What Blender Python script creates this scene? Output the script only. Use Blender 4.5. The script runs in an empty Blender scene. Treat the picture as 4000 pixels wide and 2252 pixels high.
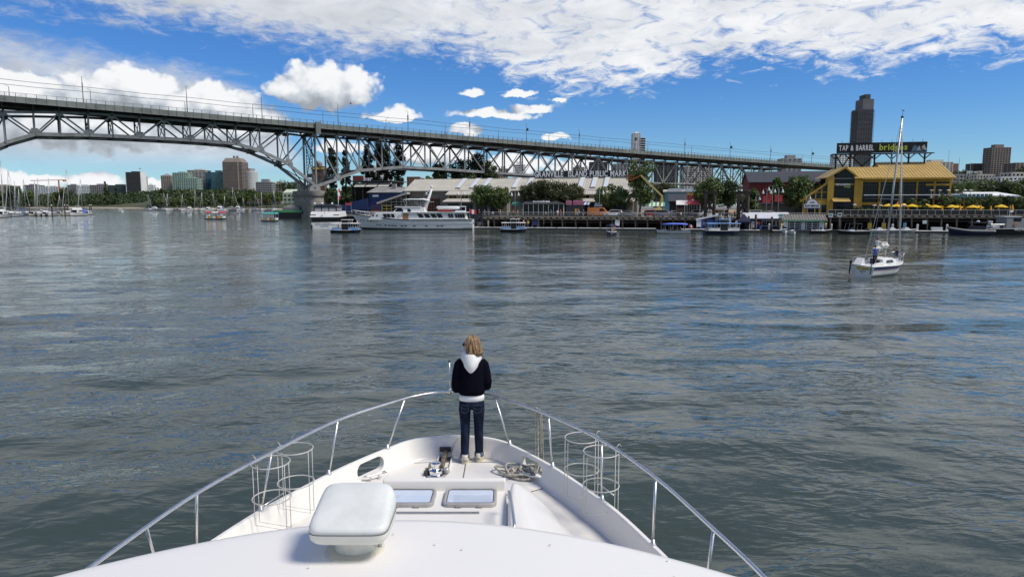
import bpy, bmesh, math, random
import numpy as np
from math import sin, cos, tan, atan, atan2, asin, sqrt, pi, radians
from mathutils import Vector, Matrix
random.seed(7); rng = np.random.default_rng(7)
S = bpy.context.scene; COL = S.collection
# ---------------------------------------------------------------- camera
F, CX, CY, CAMH = 2700.0, 2000.0, 1126.0, 5.8
PIT = atan((CY - 797.0) / F)
cam_d = bpy.data.cameras.new('camera'); cam = bpy.data.objects.new('camera', cam_d); COL.objects.link(cam)
cam.location = (0, 0, CAMH); cam.rotation_euler = (pi/2 - PIT, 0, 0)
cam_d.sensor_width = 36; cam_d.lens = 36 * F / 4000; cam_d.clip_start = 0.05; cam_d.clip_end = 30000
S.camera = cam
# ---------------------------------------------------------------- view and exposure
S.view_settings.view_transform = 'Standard'; S.view_settings.look = 'None'
S.view_settings.gamma = 1; S.view_settings.use_curve_mapping = False
S.view_settings.exposure = 0.42
S.cycles.use_denoising = True
S.cycles.max_bounces = 6; S.cycles.diffuse_bounces = 3; S.cycles.glossy_bounces = 3; S.cycles.transmission_bounces = 4; S.cycles.transparent_max_bounces = 6
S.cycles.caustics_reflective = False; S.cycles.caustics_refractive = False
# ---------------------------------------------------------------- sun
SUN_AZ, SUN_EL = radians(110), radians(53)
sun_d = bpy.data.lights.new('sun', 'SUN'); sun = bpy.data.objects.new('sun', sun_d); COL.objects.link(sun)
sun_d.energy = 2.9; sun_d.angle = radians(18); sun_d.color = (1, .93, .81)
sdir = Vector((sin(SUN_AZ)*cos(SUN_EL), cos(SUN_AZ)*cos(SUN_EL), sin(SUN_EL)))
sun.rotation_euler = sdir.to_track_quat('Z', 'Y').to_euler(); sun.location = (60, -20, 120)

def ray(u, v):
    x = (u-CX)/F; y = -(v-CY)/F; c = cos(PIT); s = sin(PIT)
    return Vector((x, c+y*s, -s+y*c))
def at(u, v, Y):                       # point of the place seen at (u, v) of the photo at depth Y
    d = ray(u, v); t = Y/d.y
    return Vector((d.x*t, Y, CAMH+d.z*t))
def on(u, v, z=0):                     # the same at height z
    d = ray(u, v); t = (z-CAMH)/d.z
    return Vector((d.x*t, d.y*t, z))
def azel(u, v):
    d = ray(u, v).normalized(); return atan2(d.x, d.y), asin(d.z)
# ---------------------------------------------------------------- world: sky with clouds
W = bpy.data.worlds.new('World'); S.world = W; W.use_nodes = True
nt = W.node_tree; nt.nodes.clear()
class NT:
    def __init__(s, tree): s.t = tree
    def n(s, typ, **k):
        o = s.t.nodes.new(typ)
        for a, b in k.items(): setattr(o, a, b)
        return o
    def l(s, a, b): s.t.links.new(a, b)
    def put(s, sock, val):
        if hasattr(val, 'is_output') or isinstance(val, bpy.types.NodeSocket): s.l(val, sock)
        else: sock.default_value = val
    def m(s, op, a, b=None, c=None, clamp=False):
        o = s.n('ShaderNodeMath', operation=op, use_clamp=clamp); s.put(o.inputs[0], a)
        if b is not None: s.put(o.inputs[1], b)
        if c is not None: s.put(o.inputs[2], c)
        return o.outputs[0]
    def vm(s, op, a, b=None, out=0):
        o = s.n('ShaderNodeVectorMath', operation=op); s.put(o.inputs[0], a)
        if b is not None: s.put(o.inputs['Scale'] if op == 'SCALE' else o.inputs[1], b)
        return o.outputs['Value' if op in ('LENGTH', 'DOT_PRODUCT') else 'Vector']
    def noise(s, vec, scale, detail=4, rough=.55, dist=0, out='Fac'):
        o = s.n('ShaderNodeTexNoise', noise_dimensions=getattr(s, 'nd', '3D')); s.put(o.inputs['Vector'], vec)
        o.inputs['Scale'].default_value = scale; o.inputs['Detail'].default_value = detail
        o.inputs['Roughness'].default_value = rough; o.inputs['Distortion'].default_value = dist
        return o.outputs[out]
    def sstep(s, val, lo, hi, a=0, b=1):
        o = s.n('ShaderNodeMapRange', interpolation_type='SMOOTHSTEP'); s.put(o.inputs[0], val)
        s.put(o.inputs[1], lo); s.put(o.inputs[2], hi); s.put(o.inputs[3], a); s.put(o.inputs[4], b)
        return o.outputs[0]
    def mix(s, fac, a, b):
        o = s.n('ShaderNodeMix', data_type='RGBA'); s.put(o.inputs[0], fac); s.put(o.inputs[6], a); s.put(o.inputs[7], b)
        return o.outputs[2]
    def mapping(s, vec, loc=(0,0,0), rot=(0,0,0), scale=(1,1,1)):
        o = s.n('ShaderNodeMapping'); s.put(o.inputs[0], vec)
        o.inputs[1].default_value = loc; o.inputs[2].default_value = rot; o.inputs[3].default_value = scale
        return o.outputs[0]
w = NT(nt); w.nd = '2D'
CUM = [(1258,350,250,125,92),(1130,352,120,85,70),(1380,345,140,100,80),(1240,310,170,75,90),
       (1535,462,145,58,18),(1840,362,62,30,14),(2030,370,78,26,11),(2180,392,38,16,9),
       (1930,452,210,30,18),(2065,428,110,26,18),(1815,510,80,34,24),(2165,540,68,26,11),
       (60,350,300,100,150),(520,345,360,110,160),(830,400,300,95,120),(330,480,760,200,130),(900,500,330,120,90),
       (90,715,270,52,40),(330,705,230,44,40),(590,722,110,26,40),
       (1330,575,130,45,30),(1690,610,240,75,45),(2010,650,200,60,45),(2260,660,170,60,45),(-600,420,500,140,120)]
g = bpy.data.node_groups.new('cloud_heaps', 'ShaderNodeTree')
g.interface.new_socket('Vector', in_out='INPUT', socket_type='NodeSocketVector')
g.interface.new_socket('D', in_out='OUTPUT', socket_type='NodeSocketFloat')
gg = NT(g); gg.nd = '2D'; gi = gg.n('NodeGroupInput'); go = gg.n('NodeGroupOutput')
A0 = gi.outputs[0]
wn = gg.vm('SUBTRACT', gg.noise(A0, 26, 4, .6, 0, 'Color'), (.5,.5,.5))
A1 = gg.vm('ADD', A0, gg.vm('SCALE', wn, .018))
acc = None
for (u, v, ru, rt, rb) in CUM:
    a0, e0 = azel(u, v); k = 1/sqrt(F*F + (u-CX)**2)
    d = gg.vm('SUBTRACT', A1, (a0, e0, 0))
    ra = ru*F/(F*F+(u-CX)**2)
    p = gg.vm('MAXIMUM', gg.vm('MULTIPLY', d, (1/ra, 1/(rt*k), 0)), gg.vm('MULTIPLY', d, (1/ra, -1/(rb*k), 0)))
    q = gg.m('SUBTRACT', 1.0, gg.vm('LENGTH', p))
    acc = q if acc is None else gg.m('MAXIMUM', acc, q)
vo = gg.n('ShaderNodeTexVoronoi', feature='SMOOTH_F1', voronoi_dimensions='2D'); gg.put(vo.inputs['Vector'], gg.mapping(A1, scale=(1, 1.2, 1)))
vo.inputs['Scale'].default_value = 30; vo.inputs['Detail'].default_value = 2; vo.inputs['Roughness'].default_value = .6; vo.inputs['Smoothness'].default_value = .5
puff = gg.m('SUBTRACT', .42, vo.outputs['Distance'])
fb = gg.m('SUBTRACT', gg.noise(A1, 52, 6, .6), .5)
D = gg.m('ADD', acc, gg.m('ADD', gg.m('MULTIPLY', puff, .40), gg.m('MULTIPLY', fb, .26)))
gg.l(D, go.inputs[0])

geo = w.n('ShaderNodeTexCoord'); dirv = geo.outputs['Generated']
sp = w.n('ShaderNodeSeparateXYZ'); w.l(dirv, sp.inputs[0])
az = w.m('ARCTAN2', sp.outputs[0], sp.outputs[1]); el = w.m('ARCSINE', sp.outputs[2])
cb = w.n('ShaderNodeCombineXYZ'); w.l(az, cb.inputs[0]); w.l(el, cb.inputs[1]); A = cb.outputs[0]
sky = w.n('ShaderNodeTexSky', sky_type='NISHITA', sun_disc=False)
sky.sun_elevation = SUN_EL; sky.sun_rotation = SUN_AZ; sky.air_density = 1.0; sky.dust_density = 0.0; sky.ozone_density = 2.5; sky.altitude = 100
hs = w.n('ShaderNodeMix', data_type='RGBA', blend_type='MULTIPLY'); hs.inputs[0].default_value = 1; w.l(sky.outputs[0], hs.inputs[6]); w.l(w.mix(w.sstep(el, .0, .20), (.60,.88,1.16,1), (.37,.73,1.22,1)), hs.inputs[7])
bgS = w.n('ShaderNodeBackground'); w.l(hs.outputs[2], bgS.inputs[0]); bgS.inputs[1].default_value = .070
# heaps
def heap(off):
    o = w.n('ShaderNodeGroup'); o.node_tree = g
    w.put(o.inputs[0], w.vm('ADD', A, off) if off else A); return o.outputs[0]
d0 = heap(None); d1 = heap((.010, .022, 0))
aH = w.sstep(d0, -.02, .24)
lit = w.m('SUBTRACT', d0, d1)
bri = w.sstep(lit, -.55, .62, .32, .73)
ccH = w.mix(w.sstep(bri, .4, .9), (.82,.90,1.0,1), (1.0,.99,.975,1))
colH = w.n('ShaderNodeVectorMath', operation='SCALE'); w.l(ccH, colH.inputs[0]); w.l(w.m('MULTIPLY', bri, 1.0), colH.inputs['Scale'])
# high sheet of cloud
def edge(pts):
    rp = w.n('ShaderNodeValToRGB'); rp.color_ramp.interpolation = 'B_SPLINE'
    w.l(w.m('MULTIPLY_ADD', az, 1/(2*pi), .5), rp.inputs[0])
    e = rp.color_ramp.elements
    while len(e) > 1: e.remove(e[0])
    first = True
    for u, v in pts:
        a, q = azel(u, v); pos = a/(2*pi)+.5
        x = e[0] if first else e.new(pos)
        if first: x.position = pos; first = False
        x.color = (q, q, q, 1)
    return rp.outputs[0]
e1 = edge([(-900,40),(0,20),(600,100),(1100,190),(1500,225),(1780,225),(1950,285),(2200,360),(2420,385),(2540,372),(2640,300),(2820,262),(3080,240),(3260,285),(3420,272),(3700,225),(4000,205),(5200,200)])
sA = w.mapping(A, rot=(0,0,radians(13)), scale=(1.0, 2.7, 1))
wob = w.m('SUBTRACT', w.noise(sA, 7, 6, .6, .3), .5)
rag = w.m('SUBTRACT', w.noise(sA, 34, 6, .68, .4), .5)
up = w.m('SUBTRACT', el, e1)
cov = w.m('ADD', w.m('MULTIPLY', up, 14.0), w.m('ADD', w.m('MULTIPLY', wob, .75), w.m('MULTIPLY', rag, .95)))
holes = w.m('MULTIPLY', w.m('SUBTRACT', w.noise(sA, 24, 8, .66, .5), .51), w.sstep(az, -.25, .1, .5, 1.9))
cov = w.m('ADD', w.m('MINIMUM', cov, .55), w.m('MULTIPLY', holes, .95))
cov = w.m('SUBTRACT', cov, w.sstep(el, .25, .55, 0, .56))  # unseen overhead cloud thinned on purpose, so the water reflects more blue
aS = w.m('MULTIPLY', w.sstep(cov, -.12, .58), .97)
# veil at left
e2 = edge([(-900,60),(0,95),(250,170),(500,200),(800,250),(1000,310),(1150,520),(1300,790),(5200,795)])
vp = w.m('SUBTRACT', e2, el)
vc = w.m('ADD', w.m('MULTIPLY', vp, 16.0), w.m('ADD', w.m('MULTIPLY', wob, 1.1), w.m('MULTIPLY', rag, .7)))
aV = w.m('MULTIPLY', w.sstep(vc, -.1, .75), w.sstep(el, .035, .075, 0, .86))
shn = w.noise(sA, 11, 7, .6, .4)
sg = w.m('ADD', w.sstep(az, -.75, .35, .47, .66), w.m('MULTIPLY', w.m('SUBTRACT', shn, .5), .34))
cs = w.mix(w.sstep(sg, .5, .85), (.93,.97,1.03,1), (1,1,.985,1))
colS = w.n('ShaderNodeVectorMath', operation='SCALE'); w.l(cs, colS.inputs[0]); w.l(sg, colS.inputs['Scale'])
def bg(c):
    o = w.n('ShaderNodeBackground'); w.l(c, o.inputs[0]); o.inputs[1].default_value = 1.0; return o.outputs[0]
def mixs(f, a, b):
    o = w.n('ShaderNodeMixShader'); w.l(f, o.inputs[0]); w.l(a, o.inputs[1]); w.l(b, o.inputs[2]); return o.outputs[0]
s1 = mixs(aS, bgS.outputs[0], bg(colS.outputs[0]))
s2 = mixs(aV, s1, bg(colS.outputs[0]))
s3 = mixs(aH, s2, bg(colH.outputs[0]))
wo = w.n('ShaderNodeOutputWorld'); w.l(s3, wo.inputs[0])
W.cycles.sampling_method = 'MANUAL'; W.cycles.sample_map_resolution = 512

# ---------------------------------------------------------------- materials
M = {}
def mat(name, col, rough=.6, metal=0, var=.12, vscale=3.0, bump=0, bscale=20, spec=.5, coat=0, dirt=0, dcol=(.05,.045,.04), stretch=(1,1,1), alpha=1, ior=1.45, trans=0):
    m = bpy.data.materials.new(name); m.use_nodes = True
    t = NT(m.node_tree); b = m.node_tree.nodes['Principled BSDF']
    tc = t.n('ShaderNodeTexCoord').outputs['Object']
    v = t.mapping(tc, scale=stretch) if stretch != (1,1,1) else tc
    c = tuple(col)+(1,)
    if var:
        lo = tuple(max(0, x*(1-var)) for x in col)+(1,); hi = tuple(min(1, x*(1+var)) for x in col)+(1,)
        fc = t.sstep(t.noise(v, vscale, 5, .6), .3, .7)
        cc = t.mix(fc, lo, hi)
        if dirt:
            cc = t.mix(t.m('MULTIPLY', t.sstep(t.noise(v, vscale*.6, 7, .68, .6), .52, .74), dirt), cc, tuple(dcol)+(1,))
        t.l(cc, b.inputs['Base Color'])
        t.put(b.inputs['Roughness'], t.m('MULTIPLY_ADD', fc, .15*rough, rough*.92))
    else:
        b.inputs['Base Color'].default_value = c; b.inputs['Roughness'].default_value = rough
    b.inputs['Metallic'].default_value = metal; b.inputs['Specular IOR Level'].default_value = spec
    b.inputs['Coat Weight'].default_value = coat; b.inputs['IOR'].default_value = ior
    b.inputs['Transmission Weight'].default_value = trans
    b.inputs['Alpha'].default_value = alpha
    if bump:
        bn = t.n('ShaderNodeBump'); bn.inputs['Strength'].default_value = .6; bn.inputs['Distance'].default_value = bump
        t.l(t.noise(v, bscale, 5, .6), bn.inputs['Height']); t.l(bn.outputs[0], b.inputs['Normal'])
    M[name] = m
    return m
# ---------------------------------------------------------------- mesh builder
ROOT = {}
class MB:
    def __init__(s): s.v = []; s.f = []
    def add(s, vs, fs):
        o = len(s.v); s.v += [tuple(p) for p in vs]; s.f += [tuple(i+o for i in f) for f in fs]; return s
    def box(s, x0, x1, y0, y1, z0, z1):
        return s.add([(x0,y0,z0),(x1,y0,z0),(x1,y1,z0),(x0,y1,z0),(x0,y0,z1),(x1,y0,z1),(x1,y1,z1),(x0,y1,z1)],
                     [(3,2,1,0),(4,5,6,7),(0,1,5,4),(1,2,6,5),(2,3,7,6),(3,0,4,7)])
    def cbox(s, c, sz, rz=0, z0=False):
        hx, hy, hz = sz[0]/2, sz[1]/2, sz[2]/2; cz = c[2]+(hz if z0 else 0)
        vs = []
        for dz in (-hz, hz):
            for dx, dy in ((-hx,-hy),(hx,-hy),(hx,hy),(-hx,hy)):
                vs.append((c[0]+dx*cos(rz)-dy*sin(rz), c[1]+dx*sin(rz)+dy*cos(rz), cz+dz))
        return s.add(vs, [(3,2,1,0),(4,5,6,7),(0,1,5,4),(1,2,6,5),(2,3,7,6),(3,0,4,7)])
    def bar(s, p, q, a, b=None, up=(0,0,1)):          # beam from p to q, a wide, b deep
        p, q = Vector(p), Vector(q); b = a if b is None else b; d = q-p
        if d.length < 1e-6: return s
        d.normalize(); side = d.cross(Vector(up))
        if side.length < 1e-4: side = d.cross(Vector((0,1,0)))
        side.normalize(); n = side.cross(d); side *= a/2; n *= b/2
        return s.add([p-side-n, p+side-n, p+side+n, p-side+n, q-side-n, q+side-n, q+side+n, q-side+n],
                     [(0,1,2,3),(7,6,5,4),(0,4,5,1),(1,5,6,2),(2,6,7,3),(3,7,4,0)])
    def tube(s, pts, r, n=8, closed=False, cap=True, flat=1):
        P = [Vector(p) for p in pts]; k = len(P); R = r if hasattr(r, '__len__') else [r]*k
        rings = []; prev = None
        for i in range(k):
            if closed: d = P[(i+1) % k]-P[i-1]
            else: d = P[min(i+1, k-1)]-P[max(i-1, 0)]
            if d.length < 1e-9: d = Vector((0,0,1))
            d.normalize()
            if prev is None:
                x = d.cross(Vector((0,0,1)))
                if x.length < 1e-3: x = d.cross(Vector((0,1,0)))
            else:
                x = prev-d*prev.dot(d)
            x.normalize(); y = d.cross(x); prev = x
            rings.append([P[i]+(x*cos(2*pi*j/n)+y*sin(2*pi*j/n)*flat)*R[i] for j in range(n)])
        return s.loft(rings, closed_along=closed, cap=cap and not closed)
    def loft(s, rings, cap=True, closed_along=False, wrap=True):
        n = len(rings[0]); o = len(s.v)
        for r in rings: s.v += [tuple(p) for p in r]
        k = len(rings)
        for i in range(k if closed_along else k-1):
            a = o+i*n; b = o+((i+1) % k)*n
            for j in range(n if wrap else n-1):
                jj = (j+1) % n; s.f.append((a+j, a+jj, b+jj, b+j))
        if cap and wrap:
            s.f.append(tuple(o+j for j in reversed(range(n)))); s.f.append(tuple(o+(k-1)*n+j for j in range(n)))
        return s
    def lathe(s, prof, c=(0,0,0), n=16):
        return s.loft([[(c[0]+r*cos(2*pi*j/n), c[1]+r*sin(2*pi*j/n), c[2]+z) for j in range(n)] for r, z in prof])
    def prism(s, poly, z0, z1):
        n = len(poly); o = len(s.v)
        s.v += [(x,y,z0) for x,y in poly]+[(x,y,z1) for x,y in poly]
        s.f += [tuple(o+i for i in reversed(range(n))), tuple(o+n+i for i in range(n))]
        s.f += [(o+i, o+(i+1) % n, o+n+(i+1) % n, o+n+i) for i in range(n)]
        return s
    def extr(s, poly, vec):                            # closed 3-D polygon pushed along a vector
        n = len(poly); o = len(s.v); vec = Vector(vec)
        s.v += [tuple(p) for p in poly]+[tuple(Vector(p)+vec) for p in poly]
        s.f += [tuple(o+i for i in reversed(range(n))), tuple(o+n+i for i in range(n))]
        s.f += [(o+i, o+(i+1) % n, o+n+(i+1) % n, o+n+i) for i in range(n)]
        return s
    def quad(s, *p): return s.add(p, [tuple(range(len(p)))])
    def ball(s, c, r, n=10, m=6, sc=(1,1,1)):
        rings = []
        for i in range(m+1):
            t = pi*(i+.02)/(m+.04); rings.append([(c[0]+sc[0]*r*sin(t)*cos(2*pi*j/n), c[1]+sc[1]*r*sin(t)*sin(2*pi*j/n), c[2]-sc[2]*r*cos(t)) for j in range(n)])
        return s.loft(rings)
    def mesh(s, name, m=None, smooth=False):
        me = bpy.data.meshes.new(name); me.from_pydata(s.v, [], s.f); me.validate()
        bm = bmesh.new(); bm.from_mesh(me); bmesh.ops.recalc_face_normals(bm, faces=bm.faces); bm.to_mesh(me); bm.free()
        if m: me.materials.append(M[m] if isinstance(m, str) else m)
        if smooth:
            me.shade_smooth()
            if smooth is not True: me.set_sharp_from_angle(angle=radians(smooth))
        return me
    def build(s, name, m, parent=None, smooth=False, w=False, bev=0, **tags):
        if w and parent is not None:                   # vertices were given in world space
            r = parent
            while r.parent: r = r.parent
            mi = ROOT[r.name]; s.v = [tuple(mi @ Vector(p)) for p in s.v]
        o = bpy.data.objects.new(name, s.mesh(name, m, smooth)); COL.objects.link(o)
        if parent is not None: o.parent = parent
        if bev:
            b = o.modifiers.new('bevel', 'BEVEL'); b.width = bev; b.segments = 2; b.limit_method = 'ANGLE'; b.angle_limit = radians(40)
        for k, x in tags.items(): o[k] = x
        return o
def tag(o, label=None, cat=None, group=None, kind=None):
    if label: o['label'] = label
    if cat: o['category'] = cat
    if group: o['group'] = group
    if kind: o['kind'] = kind
    return o
def thing(name, label, cat, loc=(0,0,0), rz=0, group=None):
    o = bpy.data.objects.new(name, None); COL.objects.link(o); o.location = loc; o.rotation_euler = (0,0,rz); o.empty_display_size = .1
    ROOT[o.name] = (Matrix.Translation(Vector(loc)) @ Matrix.Rotation(rz, 4, 'Z')).inverted()
    return tag(o, label, cat, group)
def link_mesh(name, me, parent=None, loc=(0,0,0), rz=0, sc=1):
    o = bpy.data.objects.new(name, me); COL.objects.link(o); o.location = loc; o.rotation_euler = (0,0,rz)
    if sc != 1: o.scale = sc if hasattr(sc, '__len__') else (sc,)*3
    if parent is not None: o.parent = parent
    return o
def copy_tree(o, parent=None):
    c = o.copy(); COL.objects.link(c)
    if parent is not None: c.parent = parent
    for ch in o.children: copy_tree(ch, c)
    return c
def dup(o, loc, rz=0, label=None, sc=None):
    c = copy_tree(o); c.location = loc; c.rotation_euler = (0,0,rz)
    if label: c['label'] = label
    if sc: c.scale = (sc,)*3 if not hasattr(sc, '__len__') else sc
    return c
def lerp(a, b, t): return Vector(a)+(Vector(b)-Vector(a))*t
def text_mesh(body, size, ext=.02, align='CENTER', sx=1.0, bold=0.0, font=None, shear=0):
    c = bpy.data.curves.new('letters', 'FONT'); c.body = body; c.size = size; c.extrude = ext; c.align_x = align; c.offset = bold; c.shear = shear
    c.resolution_u = 2; c.align_y = 'BOTTOM_BASELINE'
    o = bpy.data.objects.new('letters', c); me = bpy.data.meshes.new_from_object(o)
    bpy.data.objects.remove(o); bpy.data.curves.remove(c)
    if sx != 1.0:
        for v in me.vertices: v.co.x *= sx
    return me
def text(name, body, size, m, parent, loc, rz=0, tilt=pi/2, width=None, **k):
    # writing that stands upright facing -Y when rz = 0
    me = text_mesh(body, size, **k)
    if width:
        xs = [v.co.x for v in me.vertices]; f = width/(max(xs)-min(xs))
        for v in me.vertices: v.co.x *= f
    me.materials.clear(); me.materials.append(M[m])
    o = bpy.data.objects.new(name, me); COL.objects.link(o); o.parent = parent
    o.rotation_euler = (tilt, 0, rz); o.location = loc
    return o
# ================================================================ WATER
mw = bpy.data.materials.new('sea_water'); mw.use_nodes = True
t = NT(mw.node_tree); b = mw.node_tree.nodes['Principled BSDF']
b.inputs['Base Color'].default_value = (.044,.060,.049,1); b.inputs['Roughness'].default_value = .03; b.inputs['IOR'].default_value = 1.333
b.inputs['Specular IOR Level'].default_value = .5
tc = t.n('ShaderNodeTexCoord').outputs['Object']
r1 = t.mapping(tc, rot=(0,0,radians(9)), scale=(.42,1,1)); r2 = t.mapping(tc, rot=(0,0,radians(-24)), scale=(.5,1,1))
patch = t.sstep(t.noise(tc, .05, 3, .5), .3, .7, .55, 1.2)
p2 = t.sstep(t.noise(tc, .35, 3, .55), .35, .65, .35, 1.3)
def ridge(n, a): return t.m('MULTIPLY', t.m('SUBTRACT', .5, t.m('ABSOLUTE', t.m('SUBTRACT', n, .5))), a)
h = t.m('ADD', t.m('MULTIPLY', t.noise(r1, .75, 2, .45, .3), .11), t.m('MULTIPLY', p2, t.m('ADD', ridge(t.noise(r2, 1.5, 2, .5, .6), .10), t.m('ADD', ridge(t.noise(r1, 3.4, 2, .5, .6), .042), t.m('MULTIPLY', t.noise(r2, 9.0, 1, .5), .006)))))
h = t.m('MULTIPLY', h, patch)
bn = t.n('ShaderNodeBump'); bn.inputs['Strength'].default_value = 1.0; bn.inputs['Distance'].default_value = .66
t.l(h, bn.inputs['Height']); t.l(bn.outputs[0], b.inputs['Normal'])
M['sea'] = mw
def waves(X, Y):
    Z = np.zeros_like(X); r = np.random.default_rng(3)
    for k in range(26):
        lam = 1.6*1.145**k; a = .0055*lam**.62*(1 if lam < 14 else .5)
        th = pi/2+.16+r.normal(0, .42); ph = r.uniform(0, 6.28); kk = 2*pi/lam
        res = np.clip((1-lam_lim(X, Y)/lam), 0, 1)
        Z += a*res*np.sin(kk*(X*cos(th)+Y*sin(th))+ph+.6*np.sin(.13*X+k))
    # wash of a passing boat and bow ripples
    return Z
def lam_lim(X, Y):                                    # shortest wave the grid still resolves there
    Yc = np.maximum(Y, 6); return 4*np.maximum(Yc**2/(CAMH*F)*2.2, .02*Yc**.8)
vs_ = np.concatenate([np.linspace(2300, 40, 620), np.geomspace(38, 1.1, 40)])
Yr = np.concatenate([[-400,-120,-50,-20,-6,0,3], CAMH*F/vs_])
ts = np.linspace(-1, 1, 521); aa = np.sign(ts)*(np.abs(ts)*1.0+2.4*np.abs(ts)**5)
YY, AA = np.meshgrid(Yr, aa, indexing='ij'); XX = AA*(np.abs(YY)+6)
XX[:7] = AA[:7]*(np.abs(YY[:7])*.8+14)
ZZ = waves(XX, YY); ZZ[:7] = 0
nr, nc = XX.shape
me = bpy.data.meshes.new('water'); co = np.stack([XX, YY, ZZ], -1).reshape(-1, 3).astype(np.float32)
ii = np.arange(nr*nc).reshape(nr, nc)
fa = np.stack([ii[:-1,:-1], ii[:-1,1:], ii[1:,1:], ii[1:,:-1]], -1).reshape(-1, 4)
def np_mesh(me, co, fa):
    k = fa.shape[1]; me.vertices.add(len(co)); me.vertices.foreach_set('co', co.astype(np.float32).ravel())
    me.loops.add(fa.size); me.loops.foreach_set('vertex_index', fa.astype(np.int32).ravel())
    me.polygons.add(len(fa)); me.polygons.foreach_set('loop_start', np.arange(0, fa.size, k, dtype=np.int32))
    try: me.polygons.foreach_set('loop_total', np.full(len(fa), k, dtype=np.int32))
    except Exception: pass
    me.update(calc_edges=True); me.validate(); return me
np_mesh(me, co, fa); me.materials.append(mw); me.shade_smooth()
water = bpy.data.objects.new('water', me); COL.objects.link(water); tag(water, 'grey green rippled sea water of the inlet', None, None, 'structure')

# ================================================================ BRIDGE
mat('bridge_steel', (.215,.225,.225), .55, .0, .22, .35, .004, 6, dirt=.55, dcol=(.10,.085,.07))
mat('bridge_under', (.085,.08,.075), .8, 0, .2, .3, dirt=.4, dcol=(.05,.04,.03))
mat('bridge_fascia', (.15,.168,.155), .7, 0, .25, .25, .004, 5, dirt=.35, dcol=(.10,.10,.085))
mat('rail_steel', (.22,.24,.24), .5)
mat('asphalt', (.05,.05,.05), .9)
mat('concrete', (.24,.23,.205), .85, 0, .2, .5, .01, 4, dirt=.5, dcol=(.12,.11,.09))
mat('lamp_grey', (.16,.18,.18), .5)
mat('wire_dark', (.03,.03,.03), .6, var=0)
BA = Vector((-164.4, 222, 0)); BD = Vector((394, 274, 0)).normalized(); BN = Vector((-BD.y, BD.x, 0))
def bs(u, v, off):                                    # (distance along the bridge, height) seen at a pixel in the plane at this offset
    d = ray(u, v); P = BA+BN*off
    # P + s*BD parallel to d in plan
    det = BD.x*d.y-BD.y*d.x; s = (P.y*d.x-P.x*d.y)/det
    Y = P.y+s*BD.y
    return s, CAMH+d.z*Y/d.y
def bp(s, off, z): q = BA+BD*s+BN*off; return Vector((q.x, q.y, z))
FT = [(0,377,392,408),(343,393,404,421),(639,412,421,440),(957,437,448,462),(1225,466,476,493),(1436,486,496,515),(1650,507,517,530),(1917,534,543,559),(2200,559,570,581),(2417,578,586,600),(2700,599,605,618),(2917,612,620,632),(3200,634,639,648)]
ss = np.array([bs(a, c, 0)[0] for a, b_, c, d_ in FT]); zt = np.array([bs(a, c, 0)[1] for a, b_, c, d_ in FT])
pz = np.polyfit(ss, zt, 2); HF = float(np.mean([bs(a, c, 0)[1]-bs(a, d_, 0)[1] for a, b_, c, d_ in FT])); HR = 1.25
def zd(s): return float(np.polyval(pz, s))
S0, S1 = -34.0, bs(3590, 652, 0)[0]
OT, OW, OD = 5.0, 14.0, 24.0                          # truss planes and deck width
TOP = [(-95,436),(10,437),(130,438),(231,440),(343,443),(436,447),(543,453),(639,460),(740,467),(828,475),(919,483),(1012,492),(1122,504),(1228,520),(1314,525),(1401,531),(1490,538),(1573,546),(1659,553),(1737,560),(1815,566),(1890,573),(1963,578),(2033,585),(2104,591),(2168,598),(2235,605),(2287,610),(2336,615),(2390,620),(2446,624),(2498,628),(2549,630),(2592,633),(2641,636),(2685,638),(2733,640),(2771,643),(2817,645),(2855,648),(2895,651),(2935,653),(2973,655),(3014,657),(3054,659)]
BOT = {-95:600,10:558,130:523,231:526,343:527,436:531,543:536,639:541,740:547,828:553,919:561,1012:588,1122:640,1228:728,1314:698,1401:666,1490:658,1573:652,1659:657,1737:661,1815:667,1890:672,1963:677,2033:681,2104:686,2168:690,2235:693,2287:696,2336:699,2390:703,2446:707,2498:711,2549:714,2592:716,2641:717,2685:717,2733:719,2771:721,2817:723,2855:725,2895:726,2935:728,2973:730,3014:731,3054:733}
bridge = thing('truss_bridge', 'long grey steel deck truss bridge arching over the inlet', 'bridge', bp(bs(1228,728,OT)[0], OT+7, 0))
nodes = []
for (u, v) in TOP:
    s, z = bs(u, v, OT); s2, z2 = bs(u, BOT[u], OT); nodes.append((u, s, min(z, zd(s)-HF-1.0), z2))
def gus(off, s, z, a, b_):                            # gusset plate
    m_ = MB(); sg_ = 1 if b_ > 0 else -1; P = [(-a,-.5*sg_),(-a*.95,.4*sg_),(-a*.5,b_),(a*.5,b_),(a*.95,.4*sg_),(a,-.5*sg_)]
    m_.extr([bp(s+x, off-.28, z+y) for x, y in P], BN*.56); m_.build('gusset', 'bridge_steel', bridge, w=True)
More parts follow.
